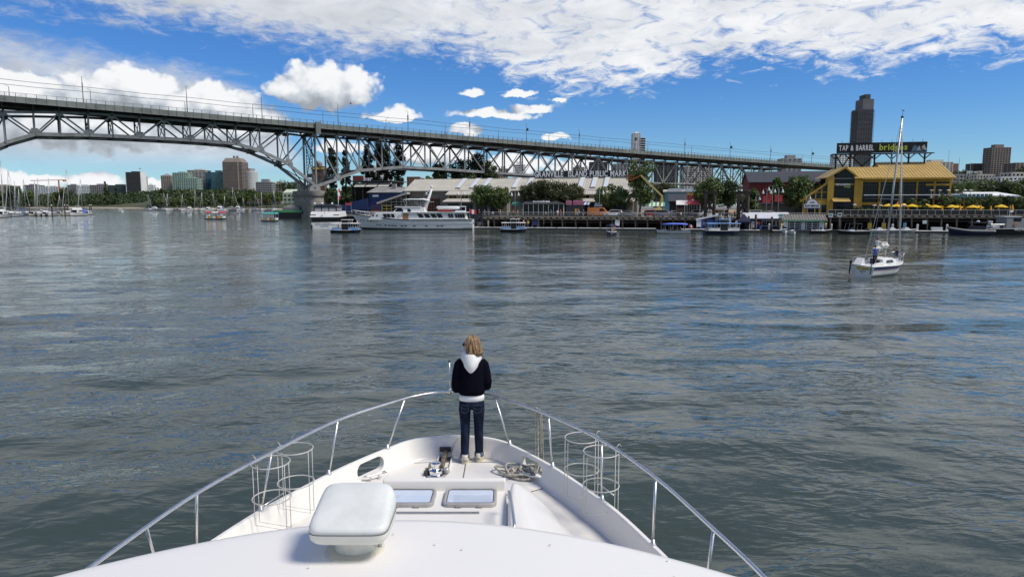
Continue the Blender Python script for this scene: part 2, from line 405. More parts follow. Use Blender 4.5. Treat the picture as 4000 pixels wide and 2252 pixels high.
for off in (OT, OT+OW):
    for i, (u, s, zt_, zb) in enumerate(nodes):
        m_ = MB(); wv = .75 if (u in (1012, 1122, 1228, 1314, 1401)) else .5
        m_.bar(bp(s, off, zb), bp(s, off, zt_), .5, wv*(1.7 if u == 1228 else 1), up=BN); m_.build('vertical', 'bridge_steel', bridge, w=True)
        if i+1 < len(nodes):
            u2, s2, zt2, zb2 = nodes[i+1]
            big = 1.0 if u < 1950 else .8
            MB().bar(bp(s-.3, off, zt_), bp(s2+.3, off, zt2), .55, .8*big).build('top_chord', 'bridge_steel', bridge, w=True)
            MB().bar(bp(s-.25, off, zb), bp(s2+.25, off, zb2), .7, 1.15*big).build('bottom_chord', 'bridge_steel', bridge, w=True)
            # diagonals: bottom nodes of the warren at 130, 343 ... ; pratt near the pier
            if u < 919: low = (u in (130,343,543,740))
            elif u < 1228: low = True
            elif u < 1405: low = False
            else: low = (round((i-15)) % 2 == 0)
            a_, b2 = (bp(s, off, zb), bp(s2, off, zt2)) if low else (bp(s, off, zt_), bp(s2, off, zb2))
            if u == 10: a_, b2 = bp(s, off, zt_), bp(s2, off, zb2)
            if u == -95: a_, b2 = bp(s, off, zb), bp(s2, off, zt2)
            d_ = (b2-a_).normalized()
            MB().bar(a_+d_*.4, b2-d_*.4, .45, .85*big, up=BN).build('diagonal', 'bridge_steel', bridge, w=True)
        if u in (130,343,543,740,919,1012,1122,1314,1401): gus(off, s, zb, 1.7, 1.9)
        elif u > 1401 and (i-15) % 2 == 0: gus(off, s, zb, 1.2, 1.2)
        else: gus(off, s, zt_, 1.2, -1.2)
# sway and lateral bracing between the two trusses
for i, (u, s, zt_, zb) in enumerate(nodes):
    a_, b2 = OT+.3, OT+OW-.3
    m_ = MB()
    m_.bar(bp(s, a_, zb), bp(s, b2, zb), .4, .5); m_.bar(bp(s, a_, zb+.4), bp(s, b2, zt_-.6), .22); m_.bar(bp(s, b2, zb+.4), bp(s, a_, zt_-.6), .22)
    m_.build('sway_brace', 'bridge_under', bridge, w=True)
    m_ = MB(); m_.bar(bp(s, -.0+.6, zd(s)-HF-.25), bp(s, OD-.6, zd(s)-HF-.25), .4, .5); m_.bar(bp(s, OT, zt_), bp(s, OT+OW, zt_), .4, 1.5)
    m_.bar(bp(s, OT, zt_-.2), bp(s, .7, zd(s)-HF-.1), .25, .4); m_.bar(bp(s, OT+OW, zt_-.2), bp(s, OD-.7, zd(s)-HF-.1), .25, .4)
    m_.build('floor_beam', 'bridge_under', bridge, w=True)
    if i+1 < len(nodes):
        s2, zb2 = nodes[i+1][1], nodes[i+1][3]; zm = (zb+zb2)/2
        m_ = MB(); m_.bar(bp(s, a_, zb+.1), bp(s2, b2, zb2+.1), .3); m_.bar(bp(s, b2, zb-.1), bp(s2, a_, zb2-.1), .3)
        for k in range(6):
            f_ = k/6; g_ = (k+1)/6
            m_.bar(bp(s+(s2-s)*f_, OT+.9, zb+(zb2-zb)*f_), bp(s+(s2-s)*g_, OT+(2.2 if k % 2 else .9), zb+(zb2-zb)*g_), .14)
        m_.build('lateral_brace', 'bridge_under', bridge, w=True)
# deck
def sweep(prof, n=60, s0=None, s1=None):              # profile of (offset, dz below road level)
    m_ = MB(); a_, b2 = S0 if s0 is None else s0, S1 if s1 is None else s1
    m_.loft([[bp(a_+(b2-a_)*k/n, o, zd(a_+(b2-a_)*k/n)+dz) for o, dz in prof] for k in range(n+1)]); return m_
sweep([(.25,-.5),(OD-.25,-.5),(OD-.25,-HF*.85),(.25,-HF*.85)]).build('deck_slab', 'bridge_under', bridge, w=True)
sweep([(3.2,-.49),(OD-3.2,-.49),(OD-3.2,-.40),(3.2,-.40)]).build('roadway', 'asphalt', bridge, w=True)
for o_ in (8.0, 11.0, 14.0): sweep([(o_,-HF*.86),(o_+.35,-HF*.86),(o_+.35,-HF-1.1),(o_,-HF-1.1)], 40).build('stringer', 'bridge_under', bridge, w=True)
PS = 2.76; np_ = int((S1-S0)/PS)
for k in range(np_):                                   # near parapet panels and posts
    a_, b2 = S0+k*PS, S0+(k+1)*PS
    if k < 150 or True:
        MB().extr([bp(a_+.09, 0, zd(a_)), bp(b2-.09, 0, zd(b2)), bp(b2-.09, 0, zd(b2)-HF), bp(a_+.09, 0, zd(a_)-HF)], BN*.3).build('parapet_panel', 'bridge_fascia', bridge, w=True)
    MB().cbox(bp(a_, -.06, zd(a_)-HF*.95), (.2, .22, HF*.95+HR), atan2(BD.y, BD.x), True).build('rail_post', 'bridge_fascia', bridge, w=True)
sweep([(-.02,.0),(.34,.0),(.34,.12),(-.02,.12)]).build('parapet_cap', 'bridge_fascia', bridge, w=True)
sweep([(-.1,-HF),(.36,-HF),(.36,-HF-.14),(-.1,-HF-.14)]).build('fascia_flange', 'bridge_steel', bridge, w=True)
sweep([(-.02,HR-.05),(.10,HR-.05),(.10,HR+.05),(-.02,HR+.05)]).build('top_rail', 'rail_steel', bridge, w=True)
m_ = MB()
for k in range(int((S1-S0)/.46)):
    a_ = S0+k*.46; m_.bar(bp(a_, .05, zd(a_)+.1), bp(a_, .05, zd(a_)+HR), .035)
m_.build('baluster', 'rail_steel', bridge, w=True, kind='stuff')
sweep([(OD-.3,.2),(OD,.2),(OD,-HF),(OD-.3,-HF)]).build('far_parapet', 'bridge_fascia', bridge, w=True)
for k in range(2): sweep([(OD-.15,.6+k*.6),(OD-.08,.6+k*.6),(OD-.08,.66+k*.6),(OD-.15,.66+k*.6)], 40).build('far_rail', 'rail_steel', bridge, w=True)
# the concrete pier
sP, zP = bs(1228, 728, OT)
def oval(c_s, c_o, ls, lo, n=40):
    P = []
    for k in range(n):
        a_ = 2*pi*k/n; x, y = cos(a_), sin(a_); e_ = .55
        P.append((c_s+ls*math.copysign(abs(x)**.8, x), c_o+lo*math.copysign(abs(y)**e_, y)))
    return P
def oval_lathe(rows, n=40): return [[bp(q, o, z) for q, o in oval(sP-.2, OT+OW/2, a_, b2, n)] for a_, b2, z in rows]
zc = bs(1228, 745, OT)[1]
MB().loft(oval_lathe([(4.9,12.6,-2),(4.9,12.6,1.9)])).build('pier_footing', 'concrete', bridge, w=True, smooth=40)
MB().loft(oval_lathe([(4.3,11.6,1.95),(4.05,11.2,zc-2.3),(4.05,11.2,zc-2.25)])).build('pier_shaft', 'concrete', bridge, w=True, smooth=40)
MB().loft(oval_lathe([(4.5,11.7,zc-2.2),(4.6,11.8,zc-2.0),(4.6,11.8,zc)])).build('pier_cap', 'concrete', bridge, w=True, smooth=40)
for off in (OT, OT+OW):                                # round steel shoe on the pier
    m_ = MB(); R_ = 2.4
    m_.extr([bp(sP+R_*cos(a_), off-1.0, zc+.03+R_*1.05*sin(a_)) for a_ in np.linspace(0, pi, 15)], BN*2.0); m_.build('bearing_shoe', 'bridge_steel', bridge, w=True)
    MB().tube([bp(sP, off-1.15, zc+1.2), bp(sP, off+1.15, zc+1.2)], .4, 12).build('bearing_pin', 'bridge_under', bridge, w=True)
# expansion housing on the fascia above the pier, ladder and work platform inside
z_ = zd(sP)
MB().cbox(bp(sP+.4, -.5, z_-HF-2.6), (1.9, .9, HF+3.2), atan2(BD.y, BD.x), True).build('fascia_housing', 'bridge_fascia', bridge, w=True)
m_ = MB()
for k in range(16): z2 = zc+.5+k*1.25; m_.bar(bp(sP-1.2, OT+5, z2), bp(sP+1.2, OT+5, z2+1.2), .12); m_.bar(bp(sP+1.2, OT+5, z2), bp(sP-1.2, OT+5, z2+1.2), .12); m_.bar(bp(sP-1.2, OT+5, z2), bp(sP+1.2, OT+5, z2), .12)
m_.bar(bp(sP-1.2, OT+5, zc), bp(sP-1.2, OT+5, zd(sP)-3), .25); m_.bar(bp(sP+1.2, OT+5, zc), bp(sP+1.2, OT+5, zd(sP)-3), .25)
m_.build('ladder_tower', 'bridge_under', bridge, w=True)
for uu in (1105, 1275):
    s, z = bs(uu, 515, OT+6); m_ = MB()
    for k in range(7): m_.cbox(bp(s+random.uniform(-2.2, 2.2), OT+6+random.uniform(-2, 2), z-.6+random.uniform(-.8, .5)), (random.uniform(1,3), random.uniform(1,3), random.uniform(.4,1)), random.uniform(0,3))
    m_.build('work_platform', 'bridge_under', bridge, w=True)
# approach bents to the right
for uu, gz in ((2170, 3), (2925, 3), (3250, 3)):
    s, z = bs(uu, 640, OT); zb = float(np.interp(s, [q[1] for q in nodes], [q[3] for q in nodes]))
    for off in (OT, OT+OW): MB().cbox(bp(s, off, gz), (2.2, 2.2, zb-gz-.6), atan2(BD.y, BD.x), True).build('bent_column', 'concrete', bridge, w=True)
    MB().bar(bp(s, OT-1.5, zb-1.2), bp(s, OT+OW+1.5, zb-1.2), 2.0, 1.3).build('bent_cap', 'concrete', bridge, w=True)
# overhead trolley wires (parts of the bridge)
m_ = MB()
for o_, dz in ((5.5, 6.1), (6.3, 6.1), (16, 6.0), (16.8, 6.0)):
    m_.tube([bp(S0+(S1-S0)*k/40, o_, zd(S0+(S1-S0)*k/40)+dz-.25*(k % 2)) for k in range(41)], .035, 4)
m_.build('trolley_wire', 'wire_dark', bridge, w=True)
# lamp posts
mat('sign_green', (.03,.09,.06), .5); mat('sign_back', (.05,.07,.06), .5); mat('banner_grey', (.25,.22,.24), .7); mat('lamp_glass', (.6,.6,.58), .3)
def lamp(name, s, off, hgt, arm, extra=None, label=''):
    z = zd(s)-.4; th = thing(name, label, 'lamp post', bp(s, off, z), atan2(BD.y, BD.x), 'lamp posts along the bridge')
    P = [(0,0,0),(0,0,hgt*.5),(0,0,hgt*.93)]
    if arm: P += [(arm*.12,0,hgt*.975),(arm*.45,0,hgt)]
    else: P += [(0,0,hgt)]
    MB().tube(P, [.16,.13,.09]+[.06]*(len(P)-3), 8).build('pole', 'lamp_grey', th, True)
    MB().lathe([(.2,0),(.2,.5),(.15,.6)], n=8).build('pole_base', 'lamp_grey', th, True)
    if arm: MB().loft([[(arm*.4+x*k_, y*k_*.8, hgt-.02+zz) for x, y in ((0,-.14),(.75*math.copysign(1,arm),-.1),(.75*math.copysign(1,arm),.1),(0,.14))] for k_, zz in ((1,0),(.9,.12))]).build('lamp_head', 'lamp_glass', th)
    else: MB().ball((0,0,hgt+.1), .16, 8, 5).build('finial', 'lamp_grey', th)
    if extra == 'banner':
        MB().box(-.06,.06,-.6,-.12,hgt*.55,hgt*.74).build('banner', 'banner_grey', th)
    if extra == 'sign':
        MB().box(-.05,.05,-1.6,-.1,hgt*.60,hgt*.74).build('sign_panel', 'sign_green', th)
    if extra == 'box': MB().box(-.16,.16,-.3,.3,hgt*.55,hgt*.8).build('cabinet', 'lamp_grey', th)
    return th
for u, vt, ex in [(319,302,'box'),(727,338,0),(1021,370,0),(1320,402,0),(1594,432,'box'),(1836,461,'box'),(2058,482,'sign'),(2264,503,'banner'),(2482,520,'sign'),(2677,538,'banner'),(2855,554,'sign'),(3013,567,'banner'),(3174,580,'sign')]:
    s, z = bs(u, vt, .5); lamp('lamp_post', s, .8, z-zd(s)+.4, 0 if u < 1300 else -2.2, ex, 'tall pole on the near bridge rail, %s from the left end' % {319:'first',727:'second',1021:'third',1320:'fourth',1594:'fifth',1836:'sixth',2058:'seventh',2264:'eighth',2482:'ninth',2677:'tenth',2855:'eleventh',3013:'twelfth',3174:'thirteenth'}[u])
for i_, (u, vt) in enumerate([(33,333),(352,348),(722,395),(987,405),(1261,435),(1508,460),(1740,483),(1948,505),(2145,522),(2345,540),(2532,556),(2703,570),(3135,604)]):
    s, z = bs(u, vt, OD-1); lamp('lamp_post', s, OD-.8, z-zd(s)+.4, 2.0 if u > 900 else -1.6, None, 'short curved lamp on the far bridge rail, %s from the left end' % ['first','second','third','fourth','fifth','sixth','seventh','eighth','ninth','tenth','eleventh','twelfth','thirteenth'][i_])
# ================================================================ THE YACHT UNDERFOOT
mat('gelcoat', (.77,.75,.705), .32, 0, .02, .8, .0006, 60, coat=.25, dirt=.10, dcol=(.62,.59,.52))
mat('gelcoat_brow', (.76,.745,.72), .38, 0, .015, .6, .0005, 90, coat=.15, dirt=.05, dcol=(.66,.65,.62))
mat('deck_nonskid', (.73,.715,.685), .6, 0, .03, 2, .0015, 300, dirt=.28, dcol=(.58,.52,.42))
mat('side_deck', (.68,.665,.63), .65, 0, .04, 2, .0015, 300, dirt=.3, dcol=(.55,.49,.39))
mat('stainless', (.70,.70,.70), .38, 1.0, .03, 8); mat('rack_wire', (.50,.50,.48), .5, .2, .05, 8); mat('chrome', (.8,.8,.8), .06, 1.0, 0)
mat('radome_top', (.64,.66,.64), .5, 0, .05, 7, .0008, 60, dirt=.4, dcol=(.52,.54,.51)); mat('radome_base', (.67,.665,.60), .5, 0, .04, 8, dirt=.25, dcol=(.5,.47,.38))
mat('seam_dark', (.05,.05,.05), .8, var=0); mat('groove', (.16,.15,.14), .8, var=0); mat('rubber', (.04,.04,.045), .7); mat('hatch_frame', (.40,.39,.38), .4, .2)
mat('bronze_old', (.16,.135,.09), .6, .3, .4, 20); mat('alu_trim', (.45,.45,.45), .4, .8)
mat('flange_cream', (.62,.60,.50), .5)
mh = mat('hatch_pane', (.52,.60,.72), .06, 0, .05, 4, coat=.6)
XC, ZD, ZCAP = -.76, 2.4, 2.68
HW = [(9.13,0),(9.12,.16),(9.08,.34),(9.0,.53),(8.88,.68),(8.74,.79),(8.4,1.03),(8.0,1.28),(7.6,1.49),(7.2,1.68),(6.8,1.86),(6.2,2.06),(5.5,2.25),(4.5,2.42),(3,2.5),(0,2.5),(-5.5,2.4)]
def outline(inset=0, fine=True):
    R_ = [Vector((XC+w_, y, 0)) for y, w_ in HW]; P = R_[::-1]+[Vector((2*XC-p.x, p.y, 0)) for p in R_[1:]]
    if fine:                                           # Catmull-Rom
        Q = []
        for i in range(len(P)-1):
            a_, b_, c_, d_ = P[max(i-1,0)], P[i], P[i+1], P[min(i+2,len(P)-1)]
            for k in range(5):
                t_ = k/5; Q.append(.5*((2*b_)+(c_-a_)*t_+(2*a_-5*b_+4*c_-d_)*t_*t_+(3*b_-a_-3*c_+d_)*t_**3))
        P = Q+[P[-1]]
    if inset:
        O = []
        for i in range(len(P)):
            d_ = (P[min(i+1,len(P)-1)]-P[max(i-1,0)]).normalized(); O.append(P[i]+Vector((-d_.y, d_.x, 0))*inset)
        P = O
    return P
def zc_of(y): return ZCAP-.0*(9-y)
yacht = thing('motor_yacht', 'white motor yacht in the foreground whose bow points ahead', 'yacht', (XC, 2, 0))
O0, O1, O2, O3 = outline(), outline(.075), outline(.105), outline(.02)
# hull
rings = []
for z, kx, dy in ((2.43,1,0),(2.0,.94,-.12),(1.2,.82,-.4),(.4,.66,-.9),(-.6,.45,-1.6)):
    rings.append([(XC+(p.x-XC)*kx, p.y+(dy if p.y > 3 else dy*max(0,(p.y+5.5)/8.5)), z) for p in O3])
m_ = MB(); m_.loft(rings, cap=False, wrap=False); m_.build('hull', 'gelcoat', yacht, True, w=True)
# bulwark: a solid wall with a rolled cap, hawse holes cut through
def bulwark_mesh():
    m_ = MB(); prof = lambda i: [O0[i]+Vector((0,0,2.2)), O0[i]+Vector((0,0,ZCAP-.03)), lerp(O0[i],O1[i],.25)+Vector((0,0,ZCAP)), lerp(O0[i],O1[i],.75)+Vector((0,0,ZCAP)), O1[i]+Vector((0,0,ZCAP-.03)), O2[i]+Vector((0,0,ZD+.03)), lerp(O2[i],O1[i],-1.2)+Vector((0,0,ZD-.0)), lerp(O2[i],O1[i],-1.2)+Vector((0,0,2.2))]
    m_.loft([prof(i) for i in range(len(O0))]); return m_
def evaluated(ob):
    dg = bpy.context.evaluated_depsgraph_get(); me = bpy.data.meshes.new_from_object(ob.evaluated_get(dg)); return me
bw = bulwark_mesh().build('bulwark', 'gelcoat', yacht, 50, w=True)
cuts = []
def capsule_cut(cx, cy, dx, dy, L_, Hh, zc_):
    d_ = Vector((dx,dy,0)).normalized(); n_ = Vector((-d_.y,d_.x,0)); P = []
    for k in range(24):
        a_ = 2*pi*k/24; x = cos(a_)*Hh/2+(L_-Hh)/2*(1 if cos(a_) > 0 else -1); z = sin(a_)*Hh/2; P.append(Vector((cx,cy,zc_))+d_*x+Vector((0,0,z))-n_*.5)
    m_ = MB(); m_.extr(P, n_*1.0); o = m_.build('cutter', 'rubber', yacht, w=True); cuts.append(o)
    md = bw.modifiers.new('b', 'BOOLEAN'); md.object = o; md.operation = 'DIFFERENCE'; md.solver = 'EXACT'
capsule_cut(-1.80, 8.33, .75, .62, .44, .19, 2.545); capsule_cut(2*XC+1.80, 8.33, .75, -.62, .44, .19, 2.545)
bpy.context.view_layer.update(); me = evaluated(bw); bw.modifiers.clear(); bw.data = me
for o in cuts: bpy.data.objects.remove(o)
for sx in (-1, 1):                                     # rim lip round each hawse hole
    d_ = Vector((.75, -.62*sx, 0)).normalized(); c_ = Vector((XC+sx*1.04, 8.33, 2.545)); n_ = Vector((-d_.y, d_.x, 0)); n_ = n_ if n_.dot(Vector((XC, 6, 0))-Vector((c_.x, c_.y, 0))) > 0 else -n_
    P = []
    for k in range(28):
        a_ = 2*pi*k/28; x = cos(a_)*.093+.117*(1 if cos(a_) > 0 else -1); P.append(c_+d_*x+Vector((0,0,sin(a_)*.093))+n_*.075)
    # cleat
    b_ = c_+n_*.16+Vector((0,0,-.125)); m_ = MB()
    m_.tube([b_-d_*.15+Vector((0,0,.075)), b_-d_*.08+Vector((0,0,.062)), b_+d_*.08+Vector((0,0,.062)), b_+d_*.15+Vector((0,0,.075))], [.008,.014,.014,.008], 8)
    for q in (-.05, .05): m_.tube([b_+d_*q*1.3-Vector((0,0,.02)), b_+d_*q+Vector((0,0,.062))], .011, 8)
    m_.build('cleat', 'stainless', yacht, True, w=True)
# fore deck with the locker lids
m_ = MB(); di = outline(.09); m_.v = [(p.x, p.y, ZD) for p in di]; m_.f = [tuple(range(len(di)))]
m_.build('fore_deck', 'side_deck', yacht, w=True)
def poly_plate(name, pts, z0, z1, m, bev=.004, lab=None):
    o = MB().prism(pts, z0, z1).build(name, m, yacht, w=True, bev=bev); return o
lid = lambda name, P: poly_plate(name, P, ZD+.002, ZD+.014, 'deck_nonskid', .005)
lid('locker_lid', [(-1.10,8.80),(-1.50,8.62),(-1.80,8.28),(-1.95,8.02),(-1.62,7.80),(-1.06,7.80)])
lid('locker_lid', [(-.62,8.80),(-1.04,8.80),(-1.04,7.80),(-.62,7.80)][::-1])
poly_plate('lid_gutter', [(-1.10,8.812),(-1.51,8.63),(-1.812,8.285),(-1.965,8.02),(-1.63,7.79),(.11,7.79),(.432,8.02),(.35,8.23),(.06,8.632),(-.18,8.80)], ZD+.0005, ZD+.003, 'groove', 0)
lid('locker_lid', [(-.605,8.80),(-.18,8.79),(.05,8.62),(.34,8.22),(.42,8.02),(.1,7.80),(-.605,7.80)][::-1])
lid('bow_plate', [(-1.05,8.83),(-1.30,8.80),(-1.22,8.90),(-1.02,9.0),(-.99,9.0),(-.99,8.83)][::-1]); lid('bow_plate', [(-.80,8.83),(-.22,8.83),(-.32,8.92),(-.50,9.0),(-.80,9.0)])
for q in ((-1.63,8.43),(-1.9,8.10),(.1,8.50)): MB().cbox((q[0],q[1],ZD+.016),(.09,.02,.006),.8 if q[0] < 0 else -.8).build('hinge', 'seam_dark', yacht, w=True)
# anchor chute, anchor shank, chain and windlass
m_ = MB(); m_.box(-.985,-.815,8.52,9.2,ZD+.004,ZD+.012); m_.build('chute_floor', 'groove', yacht, w=True)
for x in (-.995,-.815): MB().box(x,x+.02,8.5,9.04,ZD+.003,ZD+.045).build('chute_side', 'gelcoat', yacht, w=True, bev=.004)
m_ = MB(); m_.add([(-1.06,9.02,ZCAP-.02),(-.98,9.0,ZD+.05),(-.98,9.10,ZD+.05),(-1.06,9.1,ZCAP-.02)],[(0,1,2,3)]); m_.add([(-.74,9.02,ZCAP-.02),(-.82,9.0,ZD+.05),(-.82,9.10,ZD+.05),(-.74,9.1,ZCAP-.02)],[(0,1,2,3)]); m_.build('fairlead_cheek', 'gelcoat', yacht, w=True)
MB().box(-.975,-.825,8.985,9.012,ZD+.09,ZD+.15).build('chute_mouth', 'seam_dark', yacht, w=True)
an = MB(); an.bar((-.905,8.55,ZD+.04),(-.885,9.06,ZD+.10),.05,.075); an.build('anchor_shank', 'bronze_old', yacht, w=True, bev=.01)
m_ = MB()
for k in range(12): y = 8.42+k*.028; m_.tube([(-.925+.014*cos(a_)*(1 if k % 2 else .35), y+.02*sin(a_), ZD+.03+.012*cos(a_)*(.35 if k % 2 else 1)) for a_ in np.linspace(0,2*pi,9)[:-1]], .006, 5, closed=True)
for k in range(9): a_ = k*.9; m_.tube([(-1.10+.02*cos(a_)+.02*cos(b_)+k*.008, 8.47+.03*sin(a_)+.018*sin(b_), ZD+.028+.01*(k % 3)) for b_ in np.linspace(0,2*pi,8)[:-1]], .006, 5, closed=True)
m_.build('anchor_chain', 'bronze_old', yacht, True, w=True)
wl = MB().lathe([(.105,0),(.105,.02),(.085,.03),(.09,.05),(.085,.075),(.06,.085),(.05,.10),(.055,.13),(.062,.15),(.062,.165),(.05,.172),(.02,.174),(.02,.18)], (-.96,8.36,ZD+.012), 28).build('windlass', 'chrome', yacht, 35, w=True)
MB().lathe([(.13,0),(.13,.02),(.12,.025)], (-.95,8.36,ZD+.001), 24).build('windlass_base', 'hatch_frame', wl, True, w=True)
MB().ball((-.83,8.40,ZD+.06), .045, 10, 7).build('windlass_motor', 'hatch_frame', wl, True, w=True)
MB().ball((-1.08,8.35,ZD+.04), .035, 10, 7).build('chain_stopper', 'rubber', wl, True, w=True)
# cabin trunk: side wings and a sunken centre pan with two hatches
def rib(pts, z0, z1, ins, name, m='gelcoat', bev=.03):
    c_ = Vector((sum(p[0] for p in pts)/len(pts), sum(p[1] for p in pts)/len(pts), 0)); top = [(p[0]+(c_.x-p[0])*ins, p[1]+(c_.y-p[1])*ins) for p in pts]
    m_ = MB(); m_.loft([[(x,y,z0) for x,y in pts],[(x,y,z1) for x,y in top]]); o = m_.build(name, m, yacht, 30, w=True, bev=bev); o.modifiers['bevel'].segments = 4; return o
# pan
rib([(-1.45,7.62),(-.07,7.62),(.0,4.6),(-1.52,4.6)], ZD, 2.615, .0, 'trunk_pan', bev=.01)
MB().extr([(-1.45,7.62,ZD),(-1.45,7.50,2.74),(-1.45,7.42,2.74),(-1.45,7.40,2.61),(-1.45,7.40,ZD)], (1.38,0,0)).build('trunk_front_lip', 'gelcoat', yacht, w=True, bev=.02)
for sx in (-1, 1):
    X = lambda x: XC+sx*x
    P = [(X(.66),7.66),(X(.86),7.66),(X(1.16),7.30),(X(1.36),6.9),(X(1.62),6.2),(X(1.85),5.2),(X(1.95),4.2),(X(.75),4.2)]
    m_ = MB(); Tz = [2.74,2.70,2.58,2.50,2.48,2.48,2.48,2.80]; 
    base = [(x,y,ZD-.01) for x,y in P]; tp = [(x+(X(.75)-x)*.10, y-(.12 if y > 7.5 else .03), z) for (x,y), z in zip(P, Tz)]
    m_.loft([base, tp], cap=False); m_.f.append(tuple(range(len(base)))); o_ = len(base); cidx = len(m_.v)
    # crowned top
    m_.v.append((X(.95), 6.2, 2.79)); m_.v.append((X(.80), 7.2, 2.77)); m_.v.append((X(1.0), 4.6, 2.80))
    for a_, b_, c_ in ((0,1,cidx+1),(1,2,cidx+1),(2,3,cidx+1),(3,cidx,cidx+1),(3,4,cidx),(4,5,cidx),(5,cidx+2,cidx),(5,6,cidx+2),(6,7,cidx+2),(7,cidx,cidx+2),(7,cidx+1,cidx),(7,0,cidx+1)):
        m_.f.append(tuple((i+o_ if i < 8 else i) for i in (a_, b_, c_)))
    o = m_.build('trunk_wing', 'gelcoat', yacht, True, w=True); sd = o.modifiers.new('s', 'SUBSURF'); sd.levels = sd.render_levels = 3
    if sx == 1:
        g_ = MB(); g_.tube([(-.03,6.80,2.80),(-.03,6.78,2.88),(-.025,6.70,2.905),(.0,6.35,2.915),(.02,6.0,2.915),(.02,5.93,2.89),(.02,5.92,2.80)], .016, 10); g_.build('grab_rail', 'stainless', yacht, True, w=True)
def rrect(x0, x1, y0, y1, r, n=5):
    P = []
    for cx, cy, a0 in ((x1-r,y1-r,0),(x0+r,y1-r,pi/2),(x0+r,y0+r,pi),(x1-r,y0+r,1.5*pi)):
        P += [(cx+r*cos(a0+pi/2*k/n), cy+r*sin(a0+pi/2*k/n)) for k in range(n+1)]
    return P
for x0, x1 in ((-.735,-.165),(-1.405,-.835)):
    fo, fi = rrect(x0,x1,6.98,7.40,.07), rrect(x0+.035,x1-.035,7.02,7.365,.04); z0 = 2.617
    m_ = MB(); m_.loft([[(x,y,z0) for x,y in fo],[(x,y,z0+.035) for x,y in fo],[(x,y,z0+.042) for x,y in rrect(x0+.012,x1-.012,6.992,7.388,.06)],[(x,y,z0+.036) for x,y in fi],[(x,y,z0+.005) for x,y in fi]], cap=False)
    hf = m_.build('deck_hatch', 'hatch_frame', yacht, 40, w=True)
    m_ = MB(); m_.prism(fi, z0+.02, z0+.032); m_.build('pane', 'hatch_pane', hf, w=True)
    MB().tube([(x,y,z0+.035) for x,y in rrect(x0+.035,x1-.035,7.02,7.365,.04)], .005, 4, closed=True).build('gasket', 'rubber', hf, w=True)
    for q in (.3,.7): MB().cbox((x0+(x1-x0)*q, 6.975, z0+.02),(.06,.02,.02)).build('hinge', 'hatch_frame', hf, w=True)
tr = MB().box(-1.40,-.34,6.83,6.87,2.616,2.626).build('trim_strip', 'alu_trim', yacht, w=True, bev=.003)
for k in range(9): MB().lathe([(.006,0),(.005,.003)], (-1.36+k*.12,6.85,2.626), 8).build('screw', 'groove', tr, w=True)
# brow of the pilothouse
XB = -.67
def brow_pt(a_, b_):
    dx = a_*2.75; yf = 4.36-.166*dx*dx+.0045*dx**4; 
    k_ = b_
    if k_ < 0: return (XB+dx, yf+k_*.0, 0)
    y = yf*(1-k_)+(-1.2)*k_ if k_ > 0 else yf
    roll = max(0, .10-(yf-y)); z = 3.765-.018*dx*dx+.035*(yf-y)-.9*roll*roll/.10*1.2
    return (XB+dx, y, z)
m_ = MB(); bb = [0,.004,.008,.014,.022,.035,.06,.1,.16,.25,.4,.6,.8,1]
rw = []
for a_ in np.linspace(-1, 1, 61):
    x, y, z = brow_pt(a_, 0); rw.append([(x, y-.35, z-.9), (x, y-.04, z-.14), (x, y-.004, z-.05)]+[brow_pt(a_, q) for q in bb])
m_.loft(rw, cap=False, wrap=False); brow = m_.build('brow', 'gelcoat_brow', yacht, True, w=True)
for u, v in ((1700,2128),(2150,2118),(1207,2223),(2610,2157),(2635,2223),(1806,2147),(1538,2085)):
    p = on(u, v, 3.78); MB().ball((p.x, p.y, 3.775-.018*(p.x-XB)**2+.035*(4.36-.166*(p.x-XB)**2-p.y)), .006, 6, 4, (1.6,1,.3)).build('scuff', 'flange_cream', brow, w=True)
# pilothouse front below the brow
MB().loft([[(XB+dx*k_, 4.05-.13*dx*dx*k_-(.0 if z > 3 else -.45), z) for dx in np.linspace(-2.1,2.1,21)] for z, k_ in ((3.62,1),(2.45,1.0))], cap=False, wrap=False).build('windscreen', 'seam_dark', yacht, True, w=True)
# radar on its post
RX, RY = -.925, 3.86; rz_ = 3.765-.018*(RX-XB)**2+.035*(4.36-RY)
ra = MB().lathe([(.175,-.01),(.172,.003),(.155,.006),(.02,.006)], (RX,RY,rz_+.003), 40).build('radar', 'flange_cream', yacht, True, w=True)
m_ = MB(); m_.loft([[(RX+.115*cos(q), RY+.09*sin(q), z) for q in np.linspace(0,2*pi,33)[:-1]] for z in (rz_, rz_+.16)]); m_.build('post', 'radome_base', ra, 50, w=True)
MB().lathe([(.012,0),(.012,.012),(.004,.016)], (RX+.145,RY+.02,rz_+.01), 8).build('bolt', 'hatch_frame', ra, w=True)
def sq(hx, hy, z, dz, e=6.5, n=48, ox=0, oy=0):
    P = []
    for k in range(n):
        a_ = 2*pi*k/n; x = hx*math.copysign(abs(cos(a_))**(2/e), cos(a_)); y = hy*math.copysign(abs(sin(a_))**(2/e), sin(a_)); P.append((RX+ox+x, RY+oy+y, z+dz*y/hy))
    return P
zb = rz_+.115
MB().loft([sq(.17,.15,zb,0), sq(.205,.185,zb+.008,0), sq(.222,.203,zb+.03,.0), sq(.226,.208,zb+.075,.004)], True).build('radome_base', 'radome_base', ra, 60, w=True)
MB().loft([sq(.2275,.2095,zb+.0745,.004), sq(.2275,.2095,zb+.0795,.004)]).build('seam', 'groove', ra, w=True)
MB().loft([sq(.226,.208,zb+.079,.004), sq(.224,.205,zb+.12,.02), sq(.217,.197,zb+.15,.04,6), sq(.205,.185,zb+.168,.05,5.5), sq(.18,.162,zb+.178,.052,5), sq(.10,.09,zb+.183,.033,4), sq(.02,.02,zb+.184,.01,2)]).build('radome_cover', 'radome_top', ra, True, w=True)
